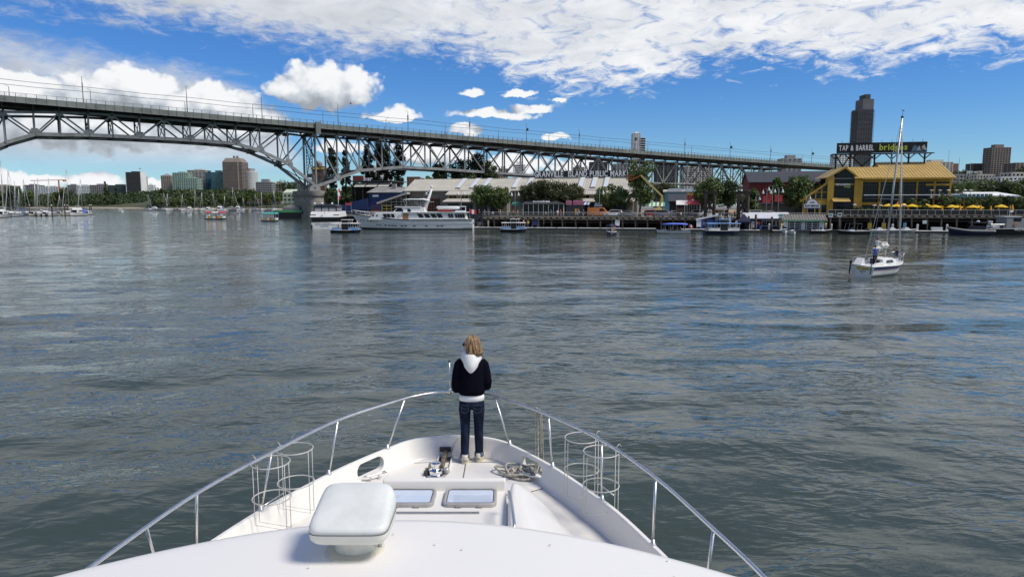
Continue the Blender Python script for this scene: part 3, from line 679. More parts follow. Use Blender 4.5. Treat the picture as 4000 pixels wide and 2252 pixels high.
# bow rail
RL = [(-3.0,3.9),(-2.92,4.72),(-2.76,5.79),(-2.45,6.79),(-2.04,7.85),(-1.45,8.68),(-1.25,8.90),(-1.04,9.04),(-.80,9.09),(-.52,9.06),(-.27,8.92),(-.05,8.68),(.435,8.05),(.96,7.15),(1.33,6.14),(1.57,5.12),(1.71,4.42),(1.79,3.7)]
def catmull(P, n=6):
    P = [Vector(p) for p in P]; Q = []
    for i in range(len(P)-1):
        a_, b_, c_, d_ = P[max(i-1,0)], P[i], P[i+1], P[min(i+2,len(P)-1)]
        for k in range(n):
            t_ = k/n; Q.append(.5*((2*b_)+(c_-a_)*t_+(2*a_-5*b_+4*c_-d_)*t_*t_+(3*b_-a_-3*c_+d_)*t_**3))
    return Q+[P[-1]]
rail = MB().tube(catmull([(x,y,3.29) for x,y in RL]), .0165, 10).build('bow_rail', 'stainless', yacht, True, w=True)
def near_rail(p):
    return min(catmull([(x,y,3.29) for x,y in RL], 12), key=lambda q: (q-p).length)
for (ub,vb),(ut,vt) in (((1520,1745),(1580,1557)),((1280,1845),(1320,1640)),((1020,1990),(1065,1765)),((750,2135),(778,1925)),((560,2240),(600,2050)),((1975,1735),(1922,1547)),((2180,1818),(2140,1620)),((2380,1940),(2350,1722)),((2592,2110),(2558,1865)),((2810,2330),(2790,2065))):
    p = on(ub, vb, ZCAP); q = near_rail(on(ut, vt, 3.29)); 
    best = min(O0, key=lambda o: (Vector((o.x,o.y))-Vector((p.x,p.y))).length); i = min(range(len(O0)), key=lambda k: (O0[k]-Vector((p.x,p.y,0))).length); p = lerp(O0[i], O1[i], .5)+Vector((0,0,ZCAP))
    st = MB().tube([p, q], .0135, 10).build('stanchion', 'stainless', rail, True, w=True)
    MB().lathe([(.032,0),(.032,.008),(.02,.016),(.017,.05)], p, 14).build('stanchion_base', 'stainless', st, True, w=True)
js = MB().tube([(-.84,9.085,3.29),(-.84,9.085,3.70)], .008, 8).build('jackstaff', 'stainless', yacht, True, w=True)
MB().ball((-.84,9.085,3.71), .017, 8, 6).build('truck', 'rubber', js, True, w=True); MB().lathe([(.022,-.03),(.022,.03),(.015,.05)], (-.84,9.085,3.29), 10).build('clamp', 'stainless', js, True, w=True)
# wire fender holders
def rack(c1, c2, d_out):
    R_ = .185; rk = None
    ax = (Vector(c2)-Vector(c1)).normalized(); ax.z = 0; nn = Vector((-ax.y, ax.x, 0))
    for c_ in (c1, c2):
        c_ = Vector(c_)
        for dz in (0, -.36):
            m_ = MB(); m_.tube([c_+Vector((R_*cos(a_), R_*sin(a_), dz)) for a_ in np.linspace(0,2*pi,41)[:-1]], .0065, 6, closed=True)
            if rk is None: rk = m_.build('fender_rack', 'rack_wire', yacht, True, w=True)
            else: m_.build('ring', 'rack_wire', rk, True, w=True)
        for q in (-.035, .035):
            m_ = MB(); P = [c_+nn*(-R_)+ax*q, c_+nn*(-R_)+ax*q+Vector((0,0,-.66)), c_+nn*R_+ax*q+Vector((0,0,-.66)), c_+nn*R_+ax*q]
            m_.tube(P, .0038, 5); m_.build('wire', 'rack_wire', rk, True, w=True)
        m_ = MB(); e_ = c_+Vector(d_out)*R_; m_.tube([e_+Vector((0,0,-.12)), e_+Vector((0,0,.02))+Vector(d_out)*.0, e_+Vector(d_out)*.03+Vector((0,0,.045)), e_+Vector(d_out)*.06+Vector((0,0,.02))], .005, 6); m_.build('hook', 'rack_wire', rk, True, w=True)
    m_ = MB(); m_.tube([Vector(c1)+Vector((0,0,-.5))+Vector(d_out)*.16, Vector(c2)+Vector((0,0,-.5))+Vector(d_out)*.16], .006, 6); m_.build('clamp_bar', 'stainless', rk, True, w=True)
rack((-2.26,6.93,3.28), (-2.38,6.55,3.28), (-.93,.35,0)); rack((.76,7.27,3.28), (.92,6.85,3.28), (.9,.42,0))
# mooring line: heap on deck and the bight over the rail
mat('rope_grey', (.34,.31,.26), .9, 0, .45, 70, .002, 150); 
def rope_mat():
    m = bpy.data.materials.new('rope_strand'); m.use_nodes = True; t = NT(m.node_tree); b = m.node_tree.nodes['Principled BSDF']
    tc = t.n('ShaderNodeTexCoord').outputs['Object']; nz = t.sstep(t.noise(tc, 90, 3, .5), .42, .58)
    t.l(t.mix(nz, (.20,.185,.16,1), (.58,.55,.48,1)), b.inputs['Base Color']); b.inputs['Roughness'].default_value = .9; M['rope'] = m
rope_mat()
P = []; n_ = 150; r_ = random.Random(4)
for k in range(n_):
    t_ = k/n_; a_ = t_*2*pi*6.2
    rr = .085+.06*sin(a_*.37+1)+.04*sin(a_*1.37+.5)
    P.append((.05+rr*1.5*cos(a_)+.09*sin(a_*.23+1), 8.35+rr*.95*sin(a_*(1.0 if k % 60 < 40 else 1.0)+.5*sin(a_*.31))+.05*cos(a_*.43), ZD+.030+.035*(1+sin(a_*.93+2))*t_+.022*(1+sin(a_*1.7))))
P += [(.20,8.25,ZD+.03),(.30,8.30,ZD+.05),(.33,8.36,ZD+.12),(.325,8.36,2.9),(.318,8.30,3.25),(.33,8.25,3.312),(.36,8.29,3.25),(.38,8.36,2.95),(.40,8.45,2.5),(.42,8.5,1.2)]
ml = MB().tube(P, [.0145]*n_+[.0145,.012,.0095]+[.009]*(len(P)-n_-3), 8).build('mooring_line', 'rope', None, True); tag(ml, 'grey braided mooring line heaped on the fore deck and hung over the bow rail', 'rope')
P2 = [(-.14,8.50,ZD+.02),(-.05,8.46,ZD+.03),(.03,8.40,ZD+.04),(.10,8.33,ZD+.05),(.2,8.28,ZD+.06),(.28,8.33,ZD+.06),(.30,8.37,ZD+.14),(.295,8.36,2.9),(.29,8.30,3.25),(.30,8.27,3.31),(.34,8.31,3.22),(.36,8.40,2.9),(.37,8.46,2.4)]
tag(MB().tube(catmull(P2, 3), .009, 7).build('mooring_line', 'rope', None, True), 'short end of grey line running beside the heap up over the rail', 'rope')

# ================================================================ THE PERSON ON THE BOW
def remesh(mb, vox, it=6, name='body'):
    o = mb.build(name, None); md = o.modifiers.new('r', 'REMESH'); md.mode = 'VOXEL'; md.voxel_size = vox; md.use_smooth_shade = True
    if it: sm = o.modifiers.new('s', 'SMOOTH'); sm.iterations = it; sm.factor = .5
    bpy.context.view_layer.update(); me = evaluated(o); bpy.data.objects.remove(o); return me
def ell(c, rx, ry, n=20, e=2.0):
    P = []
    for k in range(n):
        a_ = 2*pi*k/n; P.append((c[0]+rx*math.copysign(abs(cos(a_))**(2/e), cos(a_)), c[1]+ry*math.copysign(abs(sin(a_))**(2/e), sin(a_)), c[2]))
    return P
mat('skin', (.56,.36,.27), .5, 0, .06, 30); mat('hair_dark', (.12,.07,.035), .45, 0, .35, 60); mat('hair_light', (.40,.27,.13), .6, 0, .3, 60); mat('hair_mid', (.24,.145,.07), .42, 0, .3, 60)
mat('jacket_black', (.003,.0035,.008), .9, 0, .3, 30, .004, 25, spec=.08); mat('fleece_white', (.78,.78,.77), .9, 0, .03, 30, .003, 60)
mat('denim', (.011,.017,.036), .9, 0, .6, 22, .003, 30, stretch=(1,1,.35), spec=.15); mat('denim_cuff', (.09,.12,.17), .9, 0, .3, 60); mat('denim_faded', (.045,.065,.10), .9, 0, .3, 60)
mat('shoe_white', (.66,.62,.53), .6, 0, .12, 40); mat('shoe_grey', (.36,.35,.32), .7); mat('sole_cream', (.62,.55,.38), .6); mat('black_plastic', (.01,.01,.01), .2, var=0)
PX, PY = -.53, 8.86
person = thing('person', 'person in black jacket, white hood and dark jeans standing on the bow', 'person', (PX, PY, ZD+.0135))
HA = radians(80)                                      # head turned to the left
def hd(p): x, y, z = p; return (x*cos(HA)-y*sin(HA), x*sin(HA)+y*cos(HA)-.005, z+1.565)
bm_ = MB()
bm_.loft([[hd(p) for p in r] for r in ([ell((0,-.01,-.115),.035,.045)]+[ell((0,.012,-.10),.05,.07), ell((0,.012,-.07),.06,.085), ell((0,.006,-.03),.070,.092), ell((0,0,.01),.075,.096), ell((0,-.004,.05),.074,.094), ell((0,-.008,.085),.062,.078), ell((0,-.01,.105),.035,.045), ell((0,-.01,.112),.01,.012)])])
bm_.loft([[hd(p) for p in [(-.012,.085,-.03),(.012,.085,-.03),(.012,.119,-.034),(-.012,.119,-.034)]], [hd(p) for p in [(-.006,.088,.018),(.006,.088,.018),(.005,.100,.016),(-.005,.100,.016)]]])
bm_.ball(hd((0,.09,-.058)), .02, 8, 6, (1.1,.7,.5)); bm_.ball(hd((0,.082,-.095)), .026, 8, 6)
for sx in (-1,1): bm_.ball(hd((sx*.076,-.008,-.01)), .02, 8, 6, (.5,.8,1.5))
bm_.loft([ell((0,-.01,1.36),.055,.055), ell((0,-.01,1.48),.048,.05)])
bm_.loft([ell((0,0,.80),.15,.10), ell((0,0,.9),.15,.10), ell((0,0,1.05),.13,.09), ell((0,0,1.25),.155,.10), ell((0,0,1.36),.14,.08), ell((0,0,1.40),.06,.05)])
for sx in (-1,1):
    bm_.tube([(sx*.13,0,1.34),(sx*.175,-.01,1.2),(sx*.20,-.02,1.07),(sx*.175,.09,.99),(sx*.15,.185,.945)], [.05,.045,.038,.032,.025], 10)
    bm_.loft([ell((sx*.155,.19,.94),.026,.02,10), ell((sx*.13,.215,.92),.04,.028,10), ell((sx*.115,.235,.905),.03,.02,10)])
    for f_, (dx, L_) in enumerate(((-.03,.05),(-.01,.058),(.012,.055),(.032,.045))):
        bm_.tube([(sx*.12+dx,.225,.915),(sx*.12+dx,.255,.91),(sx*.12+dx,.262,.885),(sx*.12+dx,.25,.885-L_*.3)], [.010,.0095,.009,.008], 6)
    bm_.tube([(sx*.10,.205,.925),(sx*.07,.22,.905),(sx*.065,.228,.885)], [.012,.010,.009], 6)
    bm_.tube([(sx*.085,0,.85),(sx*.086,.01+.032*sx,.46),(sx*.093,-.016+.03*sx,.08)], [.068,.045,.034], 10)
me = remesh(bm_, .009, 4); me.materials.append(M['skin']); body = link_mesh('body', me, person)
jk = MB()
jk.loft([ell((0,0,.905),.15,.11,24,2.4), ell((0,-.005,.93),.168,.13,24,2.4), ell((0,-.012,.97),.178,.145,24,2.4), ell((0,-.012,1.1),.176,.14,24,2.4), ell((0,-.012,1.25),.172,.13,24,2.4), ell((0,-.008,1.34),.165,.112,24,2.3), ell((0,-.005,1.40),.125,.085,24,2.2), ell((0,-.005,1.44),.075,.06,24)])
for sx in (-1,1):
    jk.tube([(sx*.125,0,1.355),(sx*.162,-.005,1.31),(sx*.186,-.018,1.2),(sx*.207,-.03,1.06+.02*sx),(sx*.202,-.005,1.0+.02*sx),(sx*.17,.10,.985),(sx*.15,.165,.96)], [.055,.066,.067,.062,.060,.050,.042], 14)
me = remesh(jk, .011, 5); me.materials.append(M['jacket_black']); jk_o = link_mesh('jacket', me, person)
MB().loft([ell((0,-.002,.835),.158,.118,28,2.3), ell((0,-.002,.84),.166,.126,28,2.3), ell((0,-.002,.90),.166,.126,28,2.3), ell((0,-.002,.92),.15,.11,28,2.3)]).build('shirt_hem', 'fleece_white', person, True)
# hood: collar that drops to a point at the back
rg = []
for (r_, z_, back, dip) in ((.062,1.44,.0,0),(.070,1.488,.004,.0),(.092,1.502,.012,.01),(.118,1.475,.025,.03),(.138,1.425,.035,.085),(.142,1.385,.030,.145),(.12,1.375,.02,.15)):
    row = []
    for k in range(40):
        a_ = 2*pi*k/40; bk = max(0, -sin(a_)); sd = abs(cos(a_))
        row.append((r_*.98*cos(a_)*(1-.10*bk), r_*.86*sin(a_)-back*bk**2-.01, z_-dip*bk**1.6*(1.08-.25*sd)-.02*max(0, sin(a_))))
    rg.append(row)
MB().loft(rg, cap=False).build('hood', 'fleece_white', person, True)
jn = MB(); jn.loft([ell((0,0,.72),.15,.10,24,2.3), ell((0,-.012,.77),.168,.125,24,2.4), ell((0,-.012,.82),.164,.122,24,2.4), ell((0,0,.875),.152,.11,24,2.3)])
for sx in (-1,1): jn.tube([(sx*.085,-.008,.80),(sx*.092,-.012,.70),(sx*.088,.005+.02*sx,.55),(sx*.086,.01+.035*sx,.44),(sx*.09,-.006+.03*sx,.30),(sx*.094,-.018+.03*sx,.16),(sx*.093,-.018+.03*sx,.085)], [.080,.079,.068,.062,.060,.055,.053], 18)
me = remesh(jn, .010, 4); me.materials.append(M['denim']); jn_o = link_mesh('jeans', me, person)
for sx in (-1,1):
    MB().loft([ell((sx*.093,-.018+.03*sx,.07),.060,.062,18), ell((sx*.093,-.018+.03*sx,.072),.064,.066,18), ell((sx*.093,-.018+.03*sx,.118),.063,.065,18), ell((sx*.093,-.018+.03*sx,.122),.055,.057,18)]).build('cuff', 'denim_cuff', jn_o, True)
    m_ = MB(); px = sx*.082                             # back pocket stitched outline
    P = [(-.05,.0),(.05,.0),(.044,-.085),(0,-.105),(-.044,-.085)]
    m_.tube([(px+x, -.135+.02*abs(px+x)*5*abs(px+x)*2-.002, .795+z) for x, z in P], .0025, 4, closed=True)
    m_.tube([(px+x, -.135+.2*(px+x)**2-.003, .795+z) for x, z in [(-.045,-.035),(0,-.055),(.045,-.035)]], .002, 4); m_.build('back_pocket', 'denim_faded', jn_o)
    ro = radians(-14 if sx > 0 else 6); foot = []
    def ft(p): x, y, z = p; return (sx*.093+x*cos(ro)-y*sin(ro), -.03+.035*sx+x*sin(ro)+y*cos(ro), z)
    sh = MB().loft([[ft(p) for p in r] for r in (ell((0,.075,.022),.052,.140,20,2.5), ell((0,.075,.05),.053,.142,20,2.5), ell((0,.05,.075),.049,.118,20,2.4), ell((0,.0,.098),.046,.068,20), ell((0,-.01,.118),.040,.052,20))]).build('shoe', 'shoe_white', person, True)
    MB().loft([[ft(p) for p in r] for r in (ell((0,.075,.0),.053,.145,20,2.5), ell((0,.075,.028),.056,.148,20,2.5))]).build('sole', 'sole_cream', sh, 50)
    MB().loft([[ft(p) for p in r] for r in (ell((0,-.045,.03),.030,.022,12), ell((0,-.045,.06),.031,.024,12), ell((0,-.042,.085),.026,.02,12))]).build('heel_patch', 'shoe_grey', sh, True)
# hair
def lock(mb, th, r0, ln, rnd):
    P = []; R_ = []
    for k in range(9):
        t_ = k/8
        ang = min(1, t_*2.3)*pi/2
        rad = .090*sin(ang)+(.045*max(0, t_-.40))*1.0; z = .122*cos(ang) if t_ < .435 else -(t_-.435)/.565*ln
        wv = .007*sin(t_*7+rnd*9)
        x, y = (rad+wv+.004)*sin(th), -(rad*1.14+wv+.012)*cos(th)
        if t_ > .8: x *= .97; y *= .97
        P.append(hd((x*.93, y, z+.008))); R_.append(r0*(.7+.6*sin(pi*min(1, t_*.9+.1)))*(1 if t_ < .9 else .6))
    mb.tube(P, R_, 5, flat=.55)
mbs = {'hair_dark': MB(), 'hair_mid': MB(), 'hair_light': MB()}
hb = MB(); hb.loft([[hd(p) for p in r] for r in (ell((0,-.032,-.125),.062,.066), ell((0,-.035,-.09),.074,.078), ell((0,-.028,-.03),.080,.085), ell((0,-.022,.03),.082,.088), ell((0,-.012,.07),.076,.088), ell((0,-.01,.10),.052,.062), ell((0,-.01,.119),.015,.02))])
hb.build('hair', 'hair_mid', person, True)
rh = random.Random(5)
for k in range(150):
    th = rh.uniform(-1.95, 1.72); lock(mbs[rh.choice(['hair_dark','hair_dark','hair_mid','hair_mid','hair_light'])], th, rh.uniform(.008,.014), rh.uniform(.105,.15)*(1 if abs(th) < 1.7 else .9), rh.random())
for k_, b_ in mbs.items(): b_.build('hair_strand', k_, person, True)
sg_ = MB()
for sx in (-1,1):
    sg_.extr([hd((sx*.034+.026*cos(a_), .098, .012+.021*sin(a_))) for a_ in np.linspace(0,2*pi,15)[:-1]], Vector(hd((0,.104,0)))-Vector(hd((0,.098,0))))
    sg_.tube([hd((sx*.06,.098,.016)), hd((sx*.074,.06,.016)), hd((sx*.077,.0,.012))], .0035, 5)
sg_.tube([hd((-.012,.102,.018)), hd((.012,.102,.018))], .003, 5); sg_.build('sunglasses', 'black_plastic', person)
# ================================================================ LAND
ORD = ['first','second','third','fourth','fifth','sixth','seventh','eighth','ninth','tenth','eleventh','twelfth','thirteenth','fourteenth','fifteenth','sixteenth','seventeenth','eighteenth','nineteenth','twentieth','twenty-first','twenty-second','twenty-third','twenty-fourth','twenty-fifth','twenty-sixth','twenty-seventh','twenty-eighth','twenty-ninth','thirtieth','thirty-first','thirty-second','thirty-third','thirty-fourth','thirty-fifth','thirty-sixth','thirty-seventh','thirty-eighth','thirty-ninth']
mat('ground_grass', (.06,.07,.03), .95, 0, .4, .05); mat('sand', (.36,.31,.24), .95, 0, .2, .1); mat('paving', (.22,.21,.19), .9, 0, .25, .3, dirt=.4, dcol=(.10,.10,.09))
mat('riprap', (.19,.18,.165), .9, 0, .5, .35, .05, 3)
def strip(name, rows, m, label):
    mb = MB(); mb.loft(rows, cap=False, wrap=False); o = mb.build(name, m, None, True); tag(o, label, None, None, 'structure'); return o
FS = [on(u, v, 0) for u, v in ((-700,811.5),(0,811.5),(350,811.8),(560,814),(640,817),(850,817.5),(1000,818),(1120,820),(1190,824),(1260,832))]
def back(P, d, z): k = (Vector((P.x,P.y,0)).length+d)/Vector((P.x,P.y,0)).length; return (P.x*k, P.y*k, z)
strip('beach', [[(p.x,p.y,-.5) for p in FS],[back(p,12,.5) for p in FS],[back(p,30,1.2) for p in FS]], 'sand', 'pale strip of beach along the far shore')
strip('far_shore', [[back(p,28,1.0) for p in FS],[back(p,60,3) for p in FS],[back(p,200,8) for p in FS],[back(p,420,16) for p in FS],[back(p,900,22) for p in FS],[back(p,4000,28) for p in FS]], 'ground_grass', 'green far shore rising behind the marina')
# wharf line of the island
WA, WB = at(1840, 845, 168), at(4300, 845, 140); WA.z = WB.z = 0
WD = (WB-WA).normalized(); WN = Vector((-WD.y, WD.x, 0)); ZW = 2.8
def wp(a_, off, z): q = WA+WD*a_+WN*off; return Vector((q.x, q.y, z))
def wu(u, off=0, v=840):                               # distance along the wharf seen at column u
    d = ray(u, v); P = WA+WN*off; det = WD.x*d.y-WD.y*d.x; return (P.y*d.x-P.x*d.y)/det
def wpt(u, v, off=0):                                  # point in the vertical plane at this offset behind the wharf face
    a_ = wu(u, off, v); P = WA+WD*a_+WN*off; d = ray(u, v); return Vector((P.x, P.y, CAMH+d.z*P.y/d.y))
WR = atan2(WD.y, WD.x)
isl = [wp(-2,9,0), at(1560,840,186), at(1420,845,222), at(1310,845,262), at(1290,840,330), at(1240,830,520)]
P = [wp(190,9,0)]+isl; P = [Vector((p.x,p.y,0)) for p in P]
P2 = [Vector((600,150,0)), Vector((1500,1500,0)), Vector((-180,1500,0))]
mb = MB(); mb.prism([(p.x,p.y) for p in [Vector((600,120,0))]+P+[P2[2],P2[1]]], -1, ZW-.06)
tag(mb.build('island_ground', 'paving', None), 'paved ground of the market island behind the wharf', None, None, 'structure')

# ================================================================ VEGETATION
def leafmat(name, c1, c2):
    m = bpy.data.materials.new(name); m.use_nodes = True; t = NT(m.node_tree); b = m.node_tree.nodes['Principled BSDF']
    tc = t.n('ShaderNodeTexCoord').outputs['Object']
    f1 = t.sstep(t.noise(tc, .55, 3, .6), .35, .65); f2 = t.noise(tc, 6.0, 1, .5)
    c = t.mix(t.m('MULTIPLY_ADD', f2, .6, t.m('MULTIPLY', f1, .5)), tuple(c1)+(1,), tuple(c2)+(1,))
    t.l(c, b.inputs['Base Color']); b.inputs['Roughness'].default_value = .6
    tr = t.n('ShaderNodeBsdfTranslucent'); t.l(c, tr.inputs[0]); mx = t.n('ShaderNodeMixShader'); mx.inputs[0].default_value = .22
    t.l(b.outputs[0], mx.inputs[1]); t.l(tr.outputs[0], mx.inputs[2]); t.l(mx.outputs[0], m.node_tree.nodes['Material Output'].inputs[0]); M[name] = m
leafmat('leaf_dark', (.022,.042,.012), (.065,.095,.028)); leafmat('leaf_mid', (.045,.075,.016), (.12,.17,.042)); leafmat('leaf_light', (.06,.095,.02), (.14,.18,.05)); leafmat('leaf_plum', (.045,.045,.018), (.10,.115,.04)); leafmat('leaf_poplar', (.014,.024,.010), (.045,.06,.022))
mat('bark', (.10,.08,.06), .95, 0, .3, 3, .01, 8)
def leaf_quads(C, R, n, size, r):                      # n leaves spread through clump spheres C (k,3) of radius R (k,)
    k = len(C); idx = r.integers(0, k, n)
    d = r.normal(size=(n,3)); d /= np.linalg.norm(d, axis=1, keepdims=True)
    p = C[idx]+d*(R[idx]*(r.random(n)**.45))[:,None]
    nrm = d+r.normal(size=(n,3))*.7; nrm[:,2] += .25; nrm /= np.linalg.norm(nrm, axis=1, keepdims=True)
    a_ = np.cross(nrm, r.normal(size=(n,3))); a_ /= np.linalg.norm(a_, axis=1, keepdims=True)+1e-9; b_ = np.cross(nrm, a_)
    s_ = (size*(.6+.8*r.random(n)))[:,None]
    co = np.stack([p-a_*s_, p+b_*s_*.55, p+a_*s_, p-b_*s_*.55], 1).reshape(-1,3)
    return co
def leaf_mesh(name, co, m):
    me = bpy.data.meshes.new(name); np_mesh(me, co, np.arange(len(co)).reshape(-1,4)); me.materials.append(M[m]); return me
def crown(shape, h, w, r, nc):                         # clump centres
    C = []; R = []
    for _ in range(nc):
        if shape == 'round':
            while True:
                q = r.uniform(-1,1,3)
                if .25 < np.linalg.norm(q) < 1: break
            c = np.array([q[0]*w*.42, q[1]*w*.42, h*.62+q[2]*h*.30]); rad = w*r.uniform(.10,.19)
        elif shape == 'wide':
            q = r.uniform(-1,1,3); q /= max(1, np.linalg.norm(q)); c = np.array([q[0]*w*.46, q[1]*w*.4, h*.66+q[2]*h*.26]); rad = w*r.uniform(.08,.14)
        elif shape == 'poplar':
            t_ = r.random(); ww = w*.5*(sin(pi*min(1, t_*.85+.12))**.8); an = r.uniform(0,6.28); q = sqrt(r.random()); c = np.array([ww*q*cos(an), ww*q*sin(an), h*(.12+.86*t_)]); rad = w*r.uniform(.16,.28)
        elif shape == 'cone':
            t_ = r.random()**1.3; ww = w*.5*(1-t_); an = r.uniform(0,6.28); c = np.array([ww*cos(an)*r.random(), ww*sin(an)*r.random(), h*(.15+.83*t_)]); rad = w*.12*(1.15-t_)
        else:
            an = r.uniform(0,6.28); q = sqrt(r.random()); c = np.array([w*.42*q*cos(an), w*.42*q*sin(an), h*r.uniform(.25,.9)]); rad = w*r.uniform(.12,.2)
        C.append(c); R.append(rad)
    return np.array(C), np.array(R)
def tree(name, label, loc, h, w, shape='round', m='leaf_mid', n=2600, size=.30, nc=34, seed=0, group=None, cat='tree'):
    r = np.random.default_rng(seed+11); th = thing(name, label, cat, loc, 0, group)
    C, R = crown(shape, h, w, r, nc)
    link_mesh('crown', leaf_mesh('crown', leaf_quads(C, R, n, size, r), m), th)
    mb = MB(); tz = h*(.5 if shape != 'poplar' else .9); tr = max(.12, h*.018)
    P = [(r.normal()*.02*h*k/4, r.normal()*.02*h*k/4, tz*k/4) for k in range(5)]; mb.tube(P, [tr*1.25, tr, tr*.85, tr*.65, tr*.3], 7)
    for k in range(min(10, nc)):
        j = r.integers(0, nc); c = C[j]; b_ = Vector(P[2 if c[2] < h*.6 else 3]); mb.tube([b_, lerp(b_, c, .5)+Vector((0,0,-.03*h)), c], [tr*.45, tr*.3, tr*.12], 5)
    mb.build('trunk', 'bark', th, True); return th
# the wooded far shore: one mass
r = np.random.default_rng(5); C = []; R = []
for k in range(1500):
    u = r.uniform(-260, 1200); f_ = r.random()**.7; base = 785 if u > 590 else 1085
    vt = np.interp(u, [-260,0,150,350,420,480,560,700,1000,1100,1200], [762,760,764,757,752,760,745,737,738,742,748])
    Y = base+25+f_*140; zt = CAMH+(797-vt)*Y/F; z = 3+(zt-5)*(f_*.75+.12)+r.normal()*1.0
    q = at(u, 780, Y); C.append((q.x, Y, max(2.5, z))); R.append(r.uniform(4.2,7.0)*(1.35 if base > 1000 else 1))
co = leaf_quads(np.array(C), np.array(R), 60000, 1.7, r)
o = link_mesh('wooded_shore', leaf_mesh('wooded_shore', co, 'leaf_dark')); tag(o, 'dense dark green wood along the far shore', None, None, 'stuff')
wood = [(20,748,'round','leaf_mid'),(110,742,'round','leaf_mid'),(215,750,'round','leaf_light'),(60,724,'round','leaf_dark'),(255,728,'round','leaf_dark'),(415,710,'cone','leaf_dark'),(455,728,'cone','leaf_dark'),(700,772,'wide','leaf_light'),(640,776,'wide','leaf_light'),(760,770,'wide','leaf_mid'),(915,768,'wide','leaf_light'),(870,752,'round','leaf_mid'),(985,742,'round','leaf_mid'),(1040,745,'round','leaf_mid'),(955,750,'round','leaf_light'),(1085,752,'round','leaf_mid'),(1122,702,'round','leaf_dark')]
for k, (u, vt, sh, m) in enumerate(wood):
    Y = (770 if u > 590 else 1100); Y = 880 if u == 1122 else Y; h = CAMH+(797-vt)*Y/F-1.5
    tree('shore_tree', 'leafy %s tree on the far shore, %s from the left edge' % ({'leaf_mid':'green','leaf_light':'pale green','leaf_dark':'dark'}[m], ORD[k]), (at(u,790,Y).x, Y, 1.5), h, h*(.9 if sh == 'round' else (1.25 if sh == 'wide' else .5)), sh, m, 1300, .8*Y/620, 26, k, 'trees on the far shore')

# ================================================================ FAR BUILDINGS
mat('glass_dark', (.016,.02,.024), .15, 0, .3, .2, spec=.3); mat('glass_blue', (.05,.11,.16), .12, 0, .35, .15, spec=.5); mat('glass_teal', (.06,.15,.16), .12, 0, .35, .15, spec=.5)
mat('wall_dark', (.06,.06,.06), .7); mat('wall_beige', (.34,.29,.24), .85, 0, .12, .1); mat('wall_cream', (.48,.45,.40), .85, 0, .1, .1); mat('wall_white', (.66,.66,.65), .8, 0, .08, .1); mat('wall_grey', (.26,.26,.26), .85, 0, .12, .1); mat('wall_green', (.33,.42,.34), .85); mat('wall_brown', (.21,.175,.15), .85, 0, .1, .1); mat('tower_grey', (.13,.13,.135), .8, 0, .15, .1); mat('wall_brick', (.20,.11,.085), .9); mat('roof_red', (.42,.12,.09), .8); mat('steel_white', (.7,.7,.7), .5); mat('red_paint', (.45,.05,.04), .5); mat('pale_green', (.50,.58,.46), .8)
def block(name, label, u0, u1, vt, vb, Y, m='wall_grey', g='glass_dark', floors=8, cols=6, depth=None, rz=0, top=True, group='distant buildings', bandf=.45, roofbox=.5, cat='building', pierw=.35, balcony=False):
    p0, p1 = at(u0, vb, Y), at(u1, vb, Y); zt = at((u0+u1)/2, vt, Y).z; zb = 2.5 if u0 > 1300 else 6
    W_ = p1.x-p0.x; D_ = depth or W_*.7; z0 = max(1, zb); Hh = zt-z0
    D_ = min(D_, 30); th = thing(name, label, cat, ((p0.x+p1.x)/2, Y+D_/2, z0), rz, group)
    # visible floors: number counted between vt and vb
    fh = (zt-p0.z)/floors; nf = int(Hh/fh)
    MB().box(-W_/2+.25, W_/2-.25, -D_/2+.25, D_/2-.25, 0, Hh-.1).build('glazing', g, th)
    for k in range(nf+1):
        z1 = Hh-k*fh; e_ = .55 if balcony and k % 1 == 0 else 0
        MB().box(-W_/2-e_, W_/2+e_, -D_/2-e_, D_/2, z1-fh*bandf, z1).build('floor_band', m, th)
    for k in range(cols+1):
        x = -W_/2+W_*k/cols; pw = W_/cols*pierw*.5
        MB().box(max(-W_/2, x-pw)-.02, min(W_/2, x+pw)+.02, -D_/2-.06, -D_/2+.5, 0, Hh-.05).build('pier', m, th)
    for k in range(4):
        y = -D_/2+D_*k/3; MB().box(W_/2-.5, W_/2+.06, max(-D_/2, y-.5), min(D_/2, y+.5), 0, Hh-.05).build('pier', m, th); MB().box(-W_/2-.06, -W_/2+.5, max(-D_/2, y-.5), min(D_/2, y+.5), 0, Hh-.05).build('pier', m, th)
    if roofbox: MB().box(-W_*.22, W_*.25, -D_*.2, D_*.25, Hh, Hh+fh*roofbox*1.6).build('plant_room', m, th)
    return th, W_, D_, Hh
b1, W_, D_, Hh = block('office_block', 'dark gridded office block with white side walls and a flag', 494, 552, 672, 738, 1330, 'wall_dark', 'glass_dark', 14, 12, bandf=.4)
for sx in (-1,1): MB().box(sx*W_/2-.5, sx*W_/2+.5, -D_/2-.3, D_/2+.1, 0, Hh+.5).build('end_wall', 'wall_white', b1)
MB().tube([(W_*.35,0,Hh),(W_*.35,0,Hh+8)], .15, 6).build('flagpole', 'steel_white', b1); MB().box(W_*.35-2.5, W_*.35, -.05, .05, Hh+6, Hh+8).build('flag', 'red_paint', b1)
block('apartment_block', 'small beige block tucked behind the dark office block', 553, 572, 688, 735, 1390, 'wall_cream', floors=8, cols=3)
t3, W_, D_, Hh = block('apartment_tower', 'beige tower with a small pyramid roof', 630, 668, 686, 730, 1000, 'wall_beige', floors=9, cols=5, roofbox=0)
MB().loft([[(-W_/2,-D_/2,Hh),(W_/2,-D_/2,Hh),(W_/2,D_/2,Hh),(-W_/2,D_/2,Hh)],[(-.3,-.3,Hh+3.2),(.3,-.3,Hh+3.2),(.3,.3,Hh+3.2),(-.3,.3,Hh+3.2)]]).build('pyramid_roof', 'wall_grey', t3)
